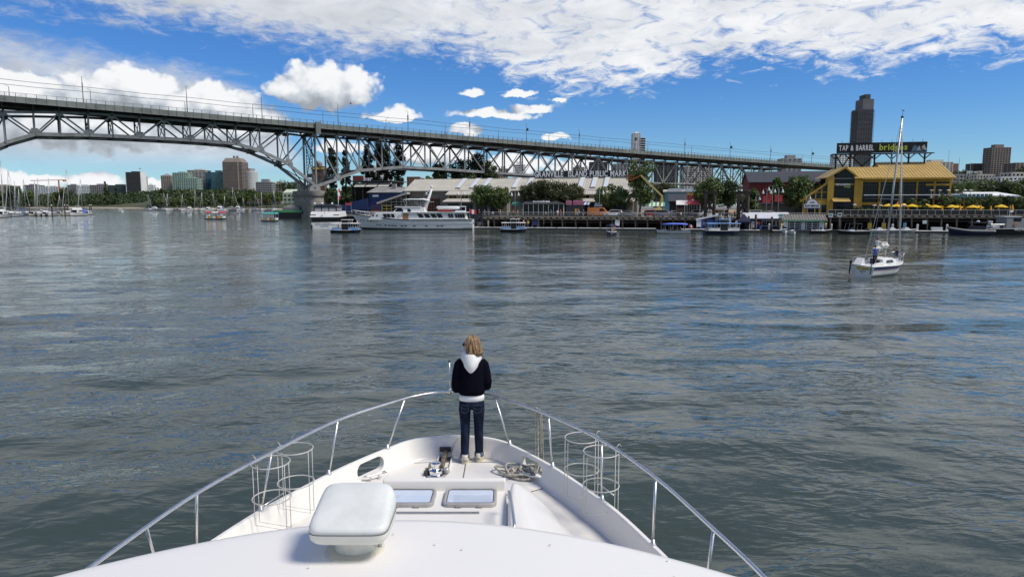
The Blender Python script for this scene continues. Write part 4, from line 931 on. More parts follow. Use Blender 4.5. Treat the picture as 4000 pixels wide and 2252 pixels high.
block('apartment_block', 'wide green-grey glass apartment block with stepped top', 676, 737, 674, 730, 985, 'wall_green', 'glass_teal', 10, 7, bandf=.35)
block('apartment_block', 'cream terraced apartment block left of the teal glass blocks', 735, 806, 664, 730, 1010, 'wall_cream', 'glass_dark', 12, 5, bandf=.5, balcony=True)
block('apartment_block', 'low green-grey wing in front of the cream terraces', 700, 770, 695, 730, 970, 'wall_green', 'glass_teal', 6, 8, bandf=.35)
block('office_block', 'narrow blue glass office block beside the teal one', 804, 828, 673, 730, 1000, 'glass_blue', 'glass_blue', 12, 4, bandf=.2, roofbox=.9)
block('office_block', 'teal glass office block left of the brown tower', 826, 874, 672, 730, 990, 'glass_teal', 'glass_teal', 12, 6, bandf=.2, roofbox=.9)
t8, W_, D_, Hh = block('office_tower', 'tall brown concrete tower with chamfered roof and two fins', 873, 948, 632, 732, 975, 'wall_brown', 'glass_dark', 19, 18, depth=24, roofbox=0, bandf=.5)
MB().loft([[(-W_/2,-D_/2,Hh),(W_/2,-D_/2,Hh),(W_/2,D_/2,Hh),(-W_/2,D_/2,Hh)],[(-W_*.40,-D_*.3,Hh+5.5),(W_*.36,-D_*.3,Hh+5.5),(W_*.36,D_*.3,Hh+5.5),(-W_*.40,D_*.3,Hh+5.5)]]).build('chamfer_roof', 'wall_brown', t8)
for x in (-.08,.09): MB().extr([(W_*x,-2,Hh+5.4),(W_*x+2.2,-2,Hh+5.4),(W_*x+1.6,-2,Hh+9),(W_*x,-2,Hh+9)], (0,4,0)).build('fin', 'wall_brown', t8)
MB().box(W_*.27, W_*.33, -D_/2-.35, -D_/2, 0, Hh-.2).build('pilaster', 'wall_beige', t8)
th = thing('round_tower', 'white rounded tower with staggered windows right of the brown tower', 'building', (at(971,730,990).x, 1002, 4), 0, 'distant buildings')
Rr = 25*990/F; Hh = at(971,668,990).z-4; MB().lathe([(Rr-.4,0),(Rr-.4,Hh-.2)], n=36).build('glazing', 'glass_dark', th)
for k in range(12):
    z = Hh-k*2.35; MB().lathe([(Rr,z-.95),(Rr,z)], n=36).build('floor_band', 'wall_white', th)
    m_ = MB()
    for j in range(24): a_ = 2*pi*(j+.5*(k % 2))/24; m_.cbox((Rr*cos(a_), Rr*sin(a_), z-2.3), (.5,1.25,1.5), a_, True)
    m_.build('mullion', 'wall_white', th)
MB().lathe([(Rr*.6,Hh),(Rr*.6,Hh+4)], n=20).build('plant_room', 'wall_grey', th)
block('low_block', 'low grey block with flat roof behind the far marina', 1000, 1062, 710, 745, 900, 'wall_grey', floors=4, cols=7, roofbox=.8)
block('low_block', 'small pale house left of the round dark tree', 1066, 1108, 716, 745, 930, 'wall_beige', floors=3, cols=4)
block('low_block', 'grey block half hidden right of the round dark tree', 1136, 1180, 710, 745, 900, 'wall_grey', floors=4, cols=5)
for k, (u0, u1, vt, m, fl) in enumerate([(92,150,722,'wall_grey',4),(150,228,728,'wall_white',3),(262,300,722,'wall_grey',4),(300,352,724,'wall_white',3),(352,420,722,'wall_grey',3),(425,492,723,'wall_dark',4),(-60,40,724,'wall_beige',4),(572,600,722,'wall_white',3)]):
    block('low_block', 'low %s building above the far trees, %s from the left' % (m.split('_')[1], ['second','third','fourth','fifth','sixth','seventh','first','eighth'][k]), u0, u1, vt, 752, 1350, m, 'glass_teal' if k % 2 else 'glass_dark', fl+2, 8)
# tower crane on the skyline
th = thing('tower_crane', 'red tower crane on the skyline beyond the left marina', 'crane', at(232,745,1300))
p = at(232,703,1300); h_ = p.z-th.location.z
MB().bar((0,0,0),(0,0,h_),1.6).build('mast', 'red_paint', th); MB().bar((-52,0,h_-1),(0,0,h_),.9,1.1).build('jib', 'red_paint', th); MB().bar((0,0,h_),(14,0,h_),1,1.2).build('counter_jib', 'red_paint', th); MB().box(8,14,-1,1,h_-2.5,h_).build('counterweight', 'red_paint', th)
# right hand background
t9, W_, D_, Hh = block('apartment_tower', 'slim white tower with balconies standing behind the bridge deck', 2470, 2500, 520, 660, 1150, 'wall_white', 'glass_dark', 30, 4, depth=16, bandf=.5, roofbox=1)
for k in range(30): MB().box(W_/2-.2, W_/2+8.6, -D_/2-1.2, D_/2-2, Hh-7-k*2*1.0*(Hh-8)/60-.9, Hh-7-k*2*(Hh-8)/60).build('balcony', 'wall_white', t9)
MB().box(W_/2, W_/2+7.8, -D_/2+.5, D_/2-3, 0, Hh-7).build('side_wing', 'glass_dark', t9)
t10, W_, D_, Hh = block('apartment_tower', 'very tall dark tower with fin-like balconies behind the sign', 3344, 3400, 425, 640, 900, 'tower_grey', 'glass_dark', 44, 6, depth=20, bandf=.28, roofbox=0, pierw=.28)
zz = lambda v: at(3370, v, 900).z-t10.location.z
for k in range(44):
    z = Hh-2-k*(Hh-zz(640))/44
    MB().box(-W_/2-1.3, W_/2+1.3, -D_/2-1.1, D_/2, z-.35, z+.1).build('balcony', 'tower_grey', t10)
MB().box(-W_/2+4.5, W_/2, -D_/2+.5, D_/2, Hh, zz(386)).build('upper_storeys', 'tower_grey', t10); MB().box(-W_/2+8, W_/2-4, -D_/2+2, D_/2-2, zz(385), zz(367)).build('plant_room', 'wall_dark', t10)
R2 = [('apartment_tower','dark brown stepped tower at the right edge of the skyline',3868,3942,575,680,800,'wall_brown','glass_dark',14,7,1),
      ('apartment_block','grey apartment block right of the yellow roof',3618,3722,632,670,700,'wall_cream','glass_dark',5,7,.8),
      ('apartment_block','dark low block left of the stepped tower',3800,3868,638,680,820,'wall_dark','glass_dark',5,6,0),
      ('apartment_block','brown block at the far right edge',3965,4060,635,680,760,'wall_brown','glass_dark',6,6,0),
      ('apartment_block','concrete block peeping above the right end of the bridge',3056,3130,618,660,700,'wall_grey','glass_dark',6,4,1.2),
      ('apartment_block','white banded building seen between the truss panels',2004,2052,642,720,620,'wall_white','glass_dark',11,1,1),
      ('apartment_block','tan block left of the white banded building',1946,1984,658,720,700,'wall_beige','glass_dark',9,4,.8),
      ('apartment_block','dark slab block behind the market sign',2305,2372,632,700,650,'wall_dark','glass_dark',10,4,.8),
      ('apartment_block','beige block with flat top behind the market sign',2240,2282,652,700,760,'wall_beige','glass_dark',8,4,.8),
      ('apartment_block','grey apartment block behind the tall market tree',2395,2458,640,720,680,'wall_grey','glass_dark',11,5,.8),
      ('apartment_block','dark apartment block under the bridge right of the tall tree',2565,2648,640,720,560,'wall_dark','glass_dark',10,6,.5),
      ('apartment_block','pale apartment block seen through the right trusses',2672,2780,650,720,600,'wall_cream','glass_dark',8,8,.5),
      ('apartment_block','brick apartment block behind the left market roof',1590,1640,690,745,420,'wall_brick','glass_dark',6,5,0),
      ('apartment_tower','pale tower foot seen left of the tall dark tower',3262,3330,600,660,880,'wall_white','glass_blue',8,6,0),
      ('office_block','white block behind the poplars beside the bar sign',1440,1520,648,740,480,'wall_white','glass_dark',10,3,.4)]
for nm, lb, u0, u1, vt, vb, Y, m, g_, fl, cl, rb in R2: block(nm, lb, u0, u1, vt, vb, Y, m, g_, fl, cl, roofbox=rb)
th = bpy.data.objects.get('apartment_tower.002')
for k, (a_, vt) in enumerate(((.36,568),(.22,560))):
    q = at(3905, vt, 800).z-th.location.z; MB().box(-22*a_*.5, 22*a_*.5, -5+k, 6-k, at(3905,575,800).z-th.location.z-.3, q).build('upper_storeys', 'wall_brown', th)
MB().box(at(3868,600,800).x-th.location.x-6, at(3942,600,800).x-th.location.x+8, -8.5, 5, 0, at(3905,618,800).z-th.location.z).build('lower_wing', 'wall_brick', th)
# ================================================================ BOATS
for nm, c in (('boat_white',(.70,.70,.69)),('boat_offwhite',(.58,.57,.53)),('boat_navy',(.012,.016,.045)),('boat_black',(.012,.012,.014)),('boat_blue',(.05,.12,.36)),('ferry_blue',(.16,.33,.62)),('canvas_blue',(.10,.16,.60)),('canvas_black',(.012,.012,.014)),('teal_roof',(.08,.42,.42)),('roof_redp',(.55,.05,.07)),('teak',(.30,.15,.06)),('boat_red',(.50,.05,.04)),('boat_yellow',(.70,.48,.06)),('boat_green',(.08,.32,.14)),('boat_purple',(.22,.08,.34)),('boat_orange',(.66,.22,.05)),('flag_red',(.55,.03,.04)),('sail_cloth',(.62,.61,.56)),('dark_trim',(.02,.015,.012)),('grey_hull',(.22,.23,.24)),('boot_top',(.02,.018,.018)),('clear_vinyl',(.30,.31,.33))):
    mat(nm, c, .45, 0, .06, 1.5, dirt=.12, dcol=tuple(x*.6 for x in c))
mat('boat_glass', (.008,.009,.011), .12, 0, .2, 2, spec=.28); mat('mast_alu', (.42,.43,.44), .35, .6)
def hull(th, L, B, f0, fm, f1, m='boat_white', draft=.35, stern=.85, flare=.8, rake=.12, deckm='boat_offwhite', bowp=2.2, boot=True, sub=0, stripe=None, n=16, t0=.45, rev=0):
    rows = []; dk = []; st = []
    def sec(t_, q):                                    # q: 0 waterline .. 1 sheer
        hb = B/2*(stern+(1-stern)*sin(min(1, t_/t0)*pi/2) if t_ < t0 else max(.0, 1-((t_-t0)/(1-t0))**bowp))
        zs = f0+(fm-f0)*min(1, t_/.5) if t_ < .5 else fm+(f1-fm)*((t_-.5)/.5)**1.6
        x = -L/2+L*t_; k_ = flare+(1-flare)*q; k_ *= 1-(1-q)*.35*max(0, t_-.5)
        x += rake*L*max(0, t_-.55)*(q-1)*1.2-rev*(1-q)*max(0,.2-t_)*5*0+(rev*q if t_ == 0 else 0)
        return x, hb*k_+.01, zs*q
    for i in range(n+1):
        t_ = i/n; P = [sec(t_, q) for q in (1,.66,.33,0)]; x0 = P[3][0]; kb = P[3][1]
        row = [(x,y,z) for x,y,z in P]+[(x0, kb*.55, -draft)]+[(x0,-kb*.55,-draft)]+[(x,-y,z) for x,y,z in reversed(P)]
        rows.append(row); dk.append(P[0])
    o = MB().loft(rows).build('hull', m, th, 50)
    MB().loft([[(x,y-.06 if y > .1 else y*.5,z-.06),(x,-y+.06 if y > .1 else -y*.5,z-.06)] for x,y,z in dk], cap=False, wrap=False).build('deck', deckm, th, True)
    mb = MB(); mb.tube([(x,y+.01,z) for x,y,z in dk]+[(x,-y-.01,z) for x,y,z in reversed(dk)], .045, 5, closed=True); mb.build('rub_rail', stripe or m, th, True)
    if boot:
        mb = MB(); mb.loft([[(sec(i/n,q)[0], s_*(sec(i/n,q)[1]+.012), sec(i/n,q)[2]+(.0 if q else 0)) for q in (0,.12)] for s_ in (1,) for i in range(n+1)], cap=False, wrap=False); mb.loft([[(sec(i/n,q)[0], -(sec(i/n,q)[1]+.012), sec(i/n,q)[2]) for q in (0,.12)] for i in range(n+1)], cap=False, wrap=False)
        mb.build('boot_stripe', 'boot_top', th, True)
    return sec
def cabin(th, x0, x1, w0, z0, z1, m='boat_white', slope=.25, slopeb=.1, tumble=.08, name='cabin', bev=.05):
    mb = MB(); mb.loft([[(x0,-w0/2,z0),(x1,-w0/2,z0),(x1,w0/2,z0),(x0,w0/2,z0)],[(x0+slopeb,-w0/2+tumble,z1),(x1-slope,-w0/2+tumble,z1),(x1-slope,w0/2-tumble,z1),(x0+slopeb,w0/2-tumble,z1)]])
    return mb.build(name, m, th, bev=bev)
def side_windows(par, xs, y, z0, z1, m='boat_glass', skew=0, th_=.02, name='window'):
    for s_ in (-1,1):
        for a_, b_ in xs: MB().extr([(a_,s_*y,z0),(b_,s_*y,z0),(b_-skew,s_*(y),z1),(a_-skew,s_*(y),z1)], (0,s_*th_,0)).build(name, m, par)
# ---- marina prototypes
def sail_proto(L, mh, hm, cover, label):
    th = thing('sailboat', label, 'sailboat', (0,0,0), 0, 'boats in the marinas')
    hull(th, L, L*.3, L*.09, L*.08, L*.12, hm, stern=.65, stripe='boat_navy'); z = L*.09
    c_ = cabin(th, -L*.1, L*.28, L*.17, z-.1, z+.55, slope=.5); side_windows(c_, [(-L*.05,L*.03),(L*.06,L*.14)], L*.085-.02, z+.15, z+.38)
    MB().tube([(L*.06,0,z),(L*.06,0,mh)], .085, 6).build('mast', 'mast_alu', th, True)
    MB().tube([(L*.05,0,z+1.5),(-L*.36,0,z+1.45)], [.2,.13], 7).build('sail_cover', cover, th, True)
    mb = MB(); top = (L*.06,0,mh)
    for q in ((L*.49,0,z+.3),(-L*.49,0,z)): mb.tube([top,q], .022, 3)
    for s_ in (-1,1): mb.tube([top,(L*.06,s_*L*.06,mh*.55),(L*.05,s_*L*.14,z)], .018, 3); mb.tube([(L*.06,0,mh*.55),(L*.06,s_*L*.06,mh*.55)], .03, 4)
    mb.build('rigging', 'mast_alu', th)
    MB().tube([(L*.47,0,z+.5),(L*.09,0,mh*.93)], [.09,.05], 5).build('furled_jib', 'sail_cloth', th, True)
    return th
def motor_proto(L, hm, label, fly=True, cov=None):
    th = thing('motorboat', label, 'motorboat', (0,0,0), 0, 'boats in the marinas')
    hull(th, L, L*.32, L*.09, L*.10, L*.15, hm, stern=.9, stripe='boat_navy'); z = L*.10
    c_ = cabin(th, -L*.28, L*.22, L*.25, z-.2, z+L*.12, slope=L*.09); side_windows(c_, [(-L*.24,-L*.1),(-L*.08,L*.02),(L*.04,L*.1)], L*.125-.05, z+L*.035, z+L*.095)
    MB().extr([(L*.205,-L*.1,z+L*.02),(L*.205,L*.1,z+L*.02),(L*.145,L*.095,z+L*.105),(L*.145,-L*.095,z+L*.105)], (.04,0,.02)).build('windscreen', 'boat_glass', c_)
    if fly:
        f_ = cabin(th, -L*.2, L*.1, L*.2, z+L*.12, z+L*.18, slope=L*.04, name='flybridge'); MB().tube([(-L*.1,-L*.08,z+L*.18),(-L*.12,-L*.08,z+L*.26),(-L*.12,L*.08,z+L*.26),(-L*.1,L*.08,z+L*.18)], .05, 5).build('radar_arch', 'boat_white', f_)
    if cov: cabin(th, -L*.45, -L*.2, L*.26, z, z+L*.13, cov, slope=.1, name='cockpit_cover')
    mb = MB()
    mb.tube([(L*.1,-L*.14,z+L*.09),(L*.35,-L*.1,z+L*.1),(L*.48,0,z+L*.12),(L*.35,L*.1,z+L*.1),(L*.1,L*.14,z+L*.09)], .03, 4); mb.build('bow_rail', 'stainless', th)
    return th
protoS = [sail_proto(9.5,12.5,'boat_white','boat_navy','x'), sail_proto(11,14.5,'boat_white','canvas_blue','x'), sail_proto(12,16,'boat_offwhite','sail_cloth','x')]
protoM = [motor_proto(9,'boat_white','x'), motor_proto(11,'boat_white','x',True,'canvas_blue'), motor_proto(8,'boat_offwhite','x',False)]
fresh = {o.name: True for o in protoS+protoM}
COLS = {'sailboat': ['navy','blue','cream'], 'motorboat': ['white','white and blue','cream']}
def place(proto, u, v, rz, label, sc=1):
    p = on(u, v, 0); z = .0
    if fresh.pop(proto.name, None): o = proto; o.location = p; o.rotation_euler = (0,0,rz); o.scale = (sc,)*3
    else: o = dup(proto, p, rz, None, sc)
    o['label'] = label; return o
rr = random.Random(11)
def bobs(spec, where):
    cnt = {}
    for (k, i, u, v, rz, sc) in spec:
        cnt[k] = cnt.get(k, 0)+1
        place((protoS if k == 's' else protoM)[i], u, v, rz, '%s %s from the left in the %s' % (ORD[cnt[k]-1], {'s':['white sailboat with navy sail cover','white sailboat with blue sail cover','cream sailboat with pale sail cover'][i], 'm':['white flybridge motorboat','white motorboat with blue cockpit cover','small cream motorboat'][i]}[k], where), sc)
left = [('m',0,5,846,-1.2,1.1),('s',2,20,843,-1.0,1.25),('s',0,50,842,-1.3,1.35),('s',1,68,838,-1.1,.95),('s',0,82,836,-1.2,.9),('s',1,100,838,-.6,1.0),('m',2,128,840,-1.3,1),('s',0,146,838,-1.1,1.12),('s',2,160,840,-1.2,.9),('m',0,178,840,-1.3,.8),('s',1,202,840,-1.2,1.0),('m',2,232,838,-1.2,.9),('s',0,240,836,-1.5,.7),('s',2,276,838,-1.45,1.15),('m',1,300,839,-1.45,1.0),('s',0,326,836,-1.4,1.2),('m',2,342,837,-1.4,1.0)]
bobs([(a_, b_, c_, d_+3, e_, f_*1.28) for a_, b_, c_, d_, e_, f_ in left], 'left marina')
tag(motor_proto(7, 'boat_offwhite', 'broad cream trawler moored bow-on at the end of the left marina'), None).location = on(300, 841, 0)
far = []
us = [580,612,640,662,690,716,742,768,792,815,835,858,882,905,930,952,975,1000,1024,1048,1072]
for k, u in enumerate(us): far.append(('s' if k % 5 in (0,2,3) else 'm', (k*2) % 3, u+rr.uniform(-4,4), 822.5+rr.uniform(-.6,1.6), rr.choice([-1.5,-1.35,1.6,-.4,-.7]), rr.uniform(1.0,1.35)))
bobs(far, 'far marina')
tag(dup(protoM[0], on(600, 822, 0), pi, 'long white motor cruiser at the left end of the far marina', 1.3)); place(protoM[2], 470, 819, 1.2, 'small white boat drifting far off below the dark office block', .8); place(protoM[2], 480, 826, 1.9, 'open white dinghy with one rider far off in mid channel', .55)
# marina floats and piles
mat('float_wood', (.20,.18,.15), .9, 0, .3, 2); mat('pile_wood', (.05,.04,.032), .9, 0, .4, 1.5, .02, 5, dirt=.5, dcol=(.03,.028,.024)); mat('pile_cap', (.6,.6,.58), .6)
for u0, u1, v, lb in ((-120,360,837,'timber float the left marina boats lie along'),(565,1090,822,'timber float the far marina boats lie along')):
    a_, b_ = on(u0,v,0), on(u1,v,0); tag(MB().bar((a_.x,a_.y,.25),(b_.x,b_.y,.25),2.4,.5).build('float', 'float_wood', None), lb, 'dock')
for k, (u, v) in enumerate([(205,846),(255,843),(358,836),(352,838),(15,838),(118,836),(265,836)]):
    p = on(u,v,0); th = thing('mooring_pile', 'dark mooring pile with white cap in the left marina, %s counted from the left' % ORD[[3,4,6,5,0,1,2][k]], 'pile', p, 0, 'mooring piles in the left marina')
    MB().tube([(0,0,-1),(0,0,5.2)], .28, 8).build('shaft', 'pile_wood', th); MB().lathe([(.34,5.1),(.34,5.25),(.03,5.6)], n=8).build('cap', 'pile_cap', th)

# ---- open passenger ferries
def flag_of(th, x, y, z, s_=1):
    p_ = MB().tube([(x,y,z),(x,y,z+1.0*s_)], .03, 5).build('flagstaff', 'mast_alu', th)
    for k, m in enumerate(('flag_red','boat_white','flag_red')): MB().extr([(x-.0-.7*s_*k/3*1.0,y+.04*sin(k*2),z+.95*s_-.1*k),(x-.7*s_*(k+1)/3,y+.04*sin(k*2+2),z+.95*s_-.1*(k+1)),(x-.7*s_*(k+1)/3,y+.04*sin(k*2+2),z+.5*s_-.1*(k+1)),(x-.7*s_*k/3,y+.04*sin(k*2),z+.5*s_-.1*k)], (0,.02,0)).build('flag_stripe', m, p_)
def rainbow_ferry(u, v, L, rz, roof, label):
    th = thing('passenger_ferry', label, 'ferry', on(u,v,0), rz, 'small passenger ferries')
    hull(th, L, L*.36, .5, .45, .6, 'grey_hull', stern=.7, bowp=3, boot=False)
    n = 11; cols = ['boat_red','boat_orange','boat_yellow','boat_green','boat_blue','boat_purple','boat_white']
    for s_ in (-1,1):
        for k in range(n): x = -L*.40+L*.8*k/n; MB().box(x, x+L*.8/n-.01, s_*L*.15-.03, s_*L*.15+.03, .5, 1.25).build('side_panel', cols[k % 6] if k not in (0,4,5,10) else 'boat_white', th)
        for k in range(7): x = -L*.40+L*.8*k/6; MB().tube([(x,s_*L*.15,1.2),(x,s_*L*.15,2.5)], .035, 5).build('post', 'boat_white', th)
    n = 9
    for k in range(n):
        x0, x1 = -L*.44+L*.88*k/n, -L*.44+L*.88*(k+1)/n
        MB().loft([[(x,-L*.18,2.42),(x,-L*.16,2.75),(x,0,3.0),(x,L*.16,2.75),(x,L*.18,2.42)] for x in (x0,x1)]).build('canopy_panel', roof[k % len(roof)], th, True)
    for x in (-L*.40,L*.40): MB().box(x-.03,x+.03,-L*.15,L*.15,.5,1.25).build('end_panel', 'boat_white', th)
    MB().box(-L*.3,L*.3,-L*.08,L*.08,.45,.9).build('bench', 'boat_blue', th)
    return th
rainbow_ferry(844, 857, 8.0, .05, ['roof_redp','roof_redp','roof_redp','boat_white','boat_white','boat_white','roof_redp','roof_redp','roof_redp'], 'rainbow sided ferry with red and white roof out in the channel')
rainbow_ferry(1056, 865, 6.0, -.15, ['teal_roof'], 'rainbow sided ferry with teal roof left of the bridge pier')
def blue_ferry(u, v, L, rz, hm, sm, rm, label, high=1.0, fl=1):
    th = thing('passenger_ferry', label, 'ferry', on(u,v,0), rz, 'small passenger ferries')
    hull(th, L, L*.38, .55*high, .5*high, .7*high, hm, stern=.75, bowp=2.6, boot=False, stripe='boat_white'); z = .5*high
    for s_ in (-1,1):
        for x0, x1 in ((-L*.43,-L*.11),(L*.11,L*.43)):
            MB().extr([(x0,s_*L*.16,z),(x1,s_*L*.16,z),(x1,s_*L*.16,z+.5),(x0,s_*L*.16,z+.5)], (0,s_*.05,0)).build('side_panel', sm, th)
            MB().box(x0,x1,s_*L*.16-.02,s_*L*.16+.07*s_,z+.5,z+.56).build('sill', 'boat_white', th)
            for k in range(5): x = x0+(x1-x0)*k/4; MB().tube([(x,s_*L*.16,z+.5),(x,s_*L*.155,z+1.36)], .03, 5).build('post', 'boat_white', th)
        MB().box(-L*.10,L*.10,s_*L*.165-.03,s_*L*.165+.03,z-.25,z+2.05).build('door', 'boat_black', th)
    MB().loft([[(x,-L*.19,z+1.34+dz),(x,L*.19,z+1.34+dz),(x,L*.17,z+1.44+dz),(x,-L*.17,z+1.44+dz)] for x, dz in ((-L*.46,0),(0,.05),(L*.46,0))]).build('roof', rm, th)
    for s_ in (-1,1):
        for x in (-L*.11,0,L*.11,L*.2): MB().tube([(x,s_*L*.11,z+1.4),(x,s_*L*.11,z+2.1)], .03, 5).build('wheelhouse_post', 'boat_white', th)
    MB().box(-L*.14,L*.24,-L*.14,L*.14,z+2.08,z+2.18).build('wheelhouse_roof', rm, th, bev=.03)
    MB().box(-L*.35,L*.35,-L*.1,L*.1,.3,.75).build('bench', 'boat_navy', th); flag_of(th, L*.42, 0, z+1.44, .6*fl)
    return th
f1 = blue_ferry(1352, 908, 6.1, .03, 'boat_black', 'ferry_blue', 'boat_white', 'black hulled ferry with pale blue sides before the white yacht bow')
f2 = blue_ferry(2006, 904, 5.6, .0, 'boat_black', 'ferry_blue', 'boat_white', 'pale blue ferry lying at the float below the dining pavilion')
f3 = blue_ferry(2820, 917, 6.8, .04, 'boat_navy', 'boat_white', 'ferry_blue', 'large navy hulled ferry with white cabin windows at the ramp', 1.6)
# ---- white stern of the big tour boat
th = thing('tour_boat', 'white twin deck tour boat with black canopy, stern towards us', 'tour boat', on(1252, 893, 0)+Vector((0,9,0)), radians(-83.5)-pi+pi)
# local +x = ahead (away from the camera is -x after rotation), stern at x=-9
th.rotation_euler = (0,0,radians(97)); ROOT[th.name] = (Matrix.Translation(th.location) @ Matrix.Rotation(radians(97), 4, 'Z')).inverted()
B_ = 6.7
hull(th, 18, B_, 1.5, 1.5, 2.2, 'boat_white', stern=.95, bowp=2.5, flare=.93, boot=True)
c_ = cabin(th, -8.9, 5, B_-.3, 1.5, 2.75, 'boat_black', slope=.8, slopeb=.05, tumble=.05, name='saloon')
for k in range(3): MB().box(-8.98,-8.87,-B_/2+.35+k*2.0,-B_/2+2.2+k*2.0,1.62,2.65).build('window', 'boat_glass', c_)
for k in range(6):
    for s_ in (-1,1): MB().box(-8.5+k*2.2,-6.6+k*2.2,s_*(B_/2-.17)-.05,s_*(B_/2-.17)+.05,1.65,2.65).build('window', 'boat_glass', c_)
u_ = MB().loft([[(x0,-w_/2,z),(6,-w_/2,z),(6,w_/2,z),(x0,w_/2,z)] for x0, w_, z in ((-9.3,B_+.1,2.72),(-9.2,B_,3.05),(-8.7,B_-.35,4.0),(-8.6,B_-.6,4.05))]).build('upper_deck', 'boat_white', th)
for s_ in (-1,1): MB().box(-9.16,-8.5,s_*2.0-.0 if s_ > 0 else -3.3,3.3 if s_ > 0 else -2.0,3.18,3.36).build('vent_slot', 'boat_black', u_)
cp = cabin(th, -8.3, 3, B_-1.2, 4.03, 5.15, 'boat_black', slope=1.0, slopeb=.25, tumble=.2, name='canopy_walls')
for k in range(3): MB().extr([(-8.31,-2.45+k*1.68,4.15),(-8.31,-.95+k*1.68,4.15),(-8.12,-1.0+k*1.66,5.05),(-8.12,-2.4+k*1.66,5.05)], (-.05,0,0)).build('vinyl_window', 'clear_vinyl', cp)
for k in range(4):
    for s_ in (-1,1): MB().box(-7.6+k*2.4,-5.6+k*2.4,s_*2.68-.04,s_*2.68+.04,4.2,5.0).build('vinyl_window', 'clear_vinyl', cp)
MB().loft([[(x0,-w_/2,z),(3.2,-w_/2,z),(3.2,w_/2,z),(x0,w_/2,z)] for x0, w_, z in ((-8.4,B_-.9,5.1),(-8.3,B_-1.1,5.3),(-7.6,B_-2.4,5.65),(-7.0,B_-3.6,5.75))]).build('canopy', 'canvas_black', th)
for x, y in ((-6.5,.9),(-6.2,-1.4),(-5,2.9)): MB().ball((x,y,5.9), .28, 8, 6).build('dome_antenna', 'boat_white', th, True)
flag_of(th, -9.4, 0, 3.4, 1.0)
text('name_lettering', 'ROYAL VANCOUVER I', .52, 'wall_grey', th, (-9.02,.1,.92), radians(-90), width=4.3, ext=.02); text('port_lettering', 'GRANVILLE ISLAND', .22, 'boat_black', th, (-9.02,.1,.52), radians(-90), width=1.9, ext=.02)
MB().tube([(-9.1,B_/2-.25,.9),(-9.1,B_/2-.25,.1)], .2, 8).build('fender', 'boat_black', th)
# ---- classic motor yacht
yb = on(1842, 897, 0); ybow = on(1368, 896.5, 0); yl = (yb-ybow).length*1.02; mid = (yb+ybow)/2+Vector((0,2.4,0))
th = thing('classic_yacht', 'long white classic motor yacht with raked mast moored at the wharf', 'yacht', mid, atan2(ybow.y-yb.y, ybow.x-yb.x), None)
L = yl; X = lambda u: (1605-u)/474*L                   # bow at local +x, photo column to local x
sec = hull(th, L, 6.0, 2.35, 2.3, 3.75, 'boat_white', draft=.6, stern=.8, flare=.86, rake=.17, bowp=2.0, stripe='dark_trim', n=30, t0=.5)
for k in range(2):                                    # dark wale along the sheer
    s_ = 1-2*k; MB().tube([(sec(i/30,.965)[0], s_*(sec(i/30,.965)[1]+.02), sec(i/30,.965)[2]) for i in range(31)], .10, 5).build('wale', 'dark_trim', th, True)
    MB().tube([(sec(i/30,.62)[0], s_*(sec(i/30,.62)[1]+.0), sec(i/30,.62)[2]) for i in range(0,25)], .07, 5).build('rubbing_strake', 'boat_white', th, True)
    for u in (1395,1408,1425,1440,1461,1474,1500,1517,1530,1544,1573,1588,1621,1667,1711,1726):
        t_ = (X(u)+L/2)/L; q = .38 if u > 1460 else .62; x, y, z = sec(t_, q); MB().cbox((x, s_*(y+.01), z), (.55 if u > 1490 else .35, .06, .22)).build('port_light', 'boat_glass', th)
zd_ = 2.3
dh = cabin(th, X(1818), X(1440), 4.9, zd_-.1, 3.85, 'boat_white', slope=2.0, slopeb=.3, tumble=.1, name='deckhouse')
for s_ in (-1,1):
    w_ = lambda a_, b_, sk, z0=2.75, z1=3.62, m='boat_glass': MB().extr([(a_,s_*2.44,z0),(b_,s_*2.44,z0),(b_+sk,s_*2.40,z1),(a_+sk,s_*2.40,z1)], (0,s_*.03,0)).build('window', m, dh)
    for u in (1640,1665,1690,1713): w_(X(u+18), X(u), .55)
    for u in (1505,1519,1535): w_(X(u+12), X(u), .25)
    for u in (1752,1762,1778,1788,1797,1806): w_(X(u+8), X(u), .2)
    for u in (1464,1478): MB().tube([(X(u),s_*2.38,3.2),(X(u),s_*2.44,3.2)], .2, 12).build('port_hole', 'boat_glass', dh)
    MB().box(X(1598), X(1577), s_*2.44-.04, s_*2.44+.04, 2.4, 3.65).build('side_door', 'teak', dh)
    MB().tube([(X(1565)+.3*cos(a_), s_*2.5, 3.2+.3*sin(a_)) for a_ in np.linspace(0,2*pi,15)[:-1]], .07, 6, closed=True).build('life_ring', 'boat_white', dh, True)
MB().box(X(1825), X(1575), -2.7, 2.7, 3.85, 3.98).build('boat_deck', 'boat_white', th, bev=.04); MB().box(X(1575), X(1450), -2.3, 2.3, 3.85, 3.95).build('trunk_top', 'boat_white', th, bev=.04)
ph = cabin(th, X(1660), X(1535), 3.6, 3.95, 5.05, 'boat_white', slope=1.3, slopeb=.2, name='pilothouse')
for s_ in (-1,1):
    MB().extr([(X(1578),s_*1.80,4.1),(X(1545),s_*1.80,4.1),(X(1555),s_*1.72,4.95),(X(1571),s_*1.72,4.95)], (0,s_*.03,0)).build('window', 'boat_glass', ph)
    MB().extr([(X(1608),s_*1.80,4.05),(X(1594),s_*1.80,4.05),(X(1592),s_*1.74,4.8),(X(1603),s_*1.74,4.7)], (0,s_*.03,0)).build('window', 'boat_glass', ph)
MB().box(X(1645), X(1543), -1.9, 1.9, 5.05, 5.25).build('flybridge', 'boat_white', th, bev=.08)
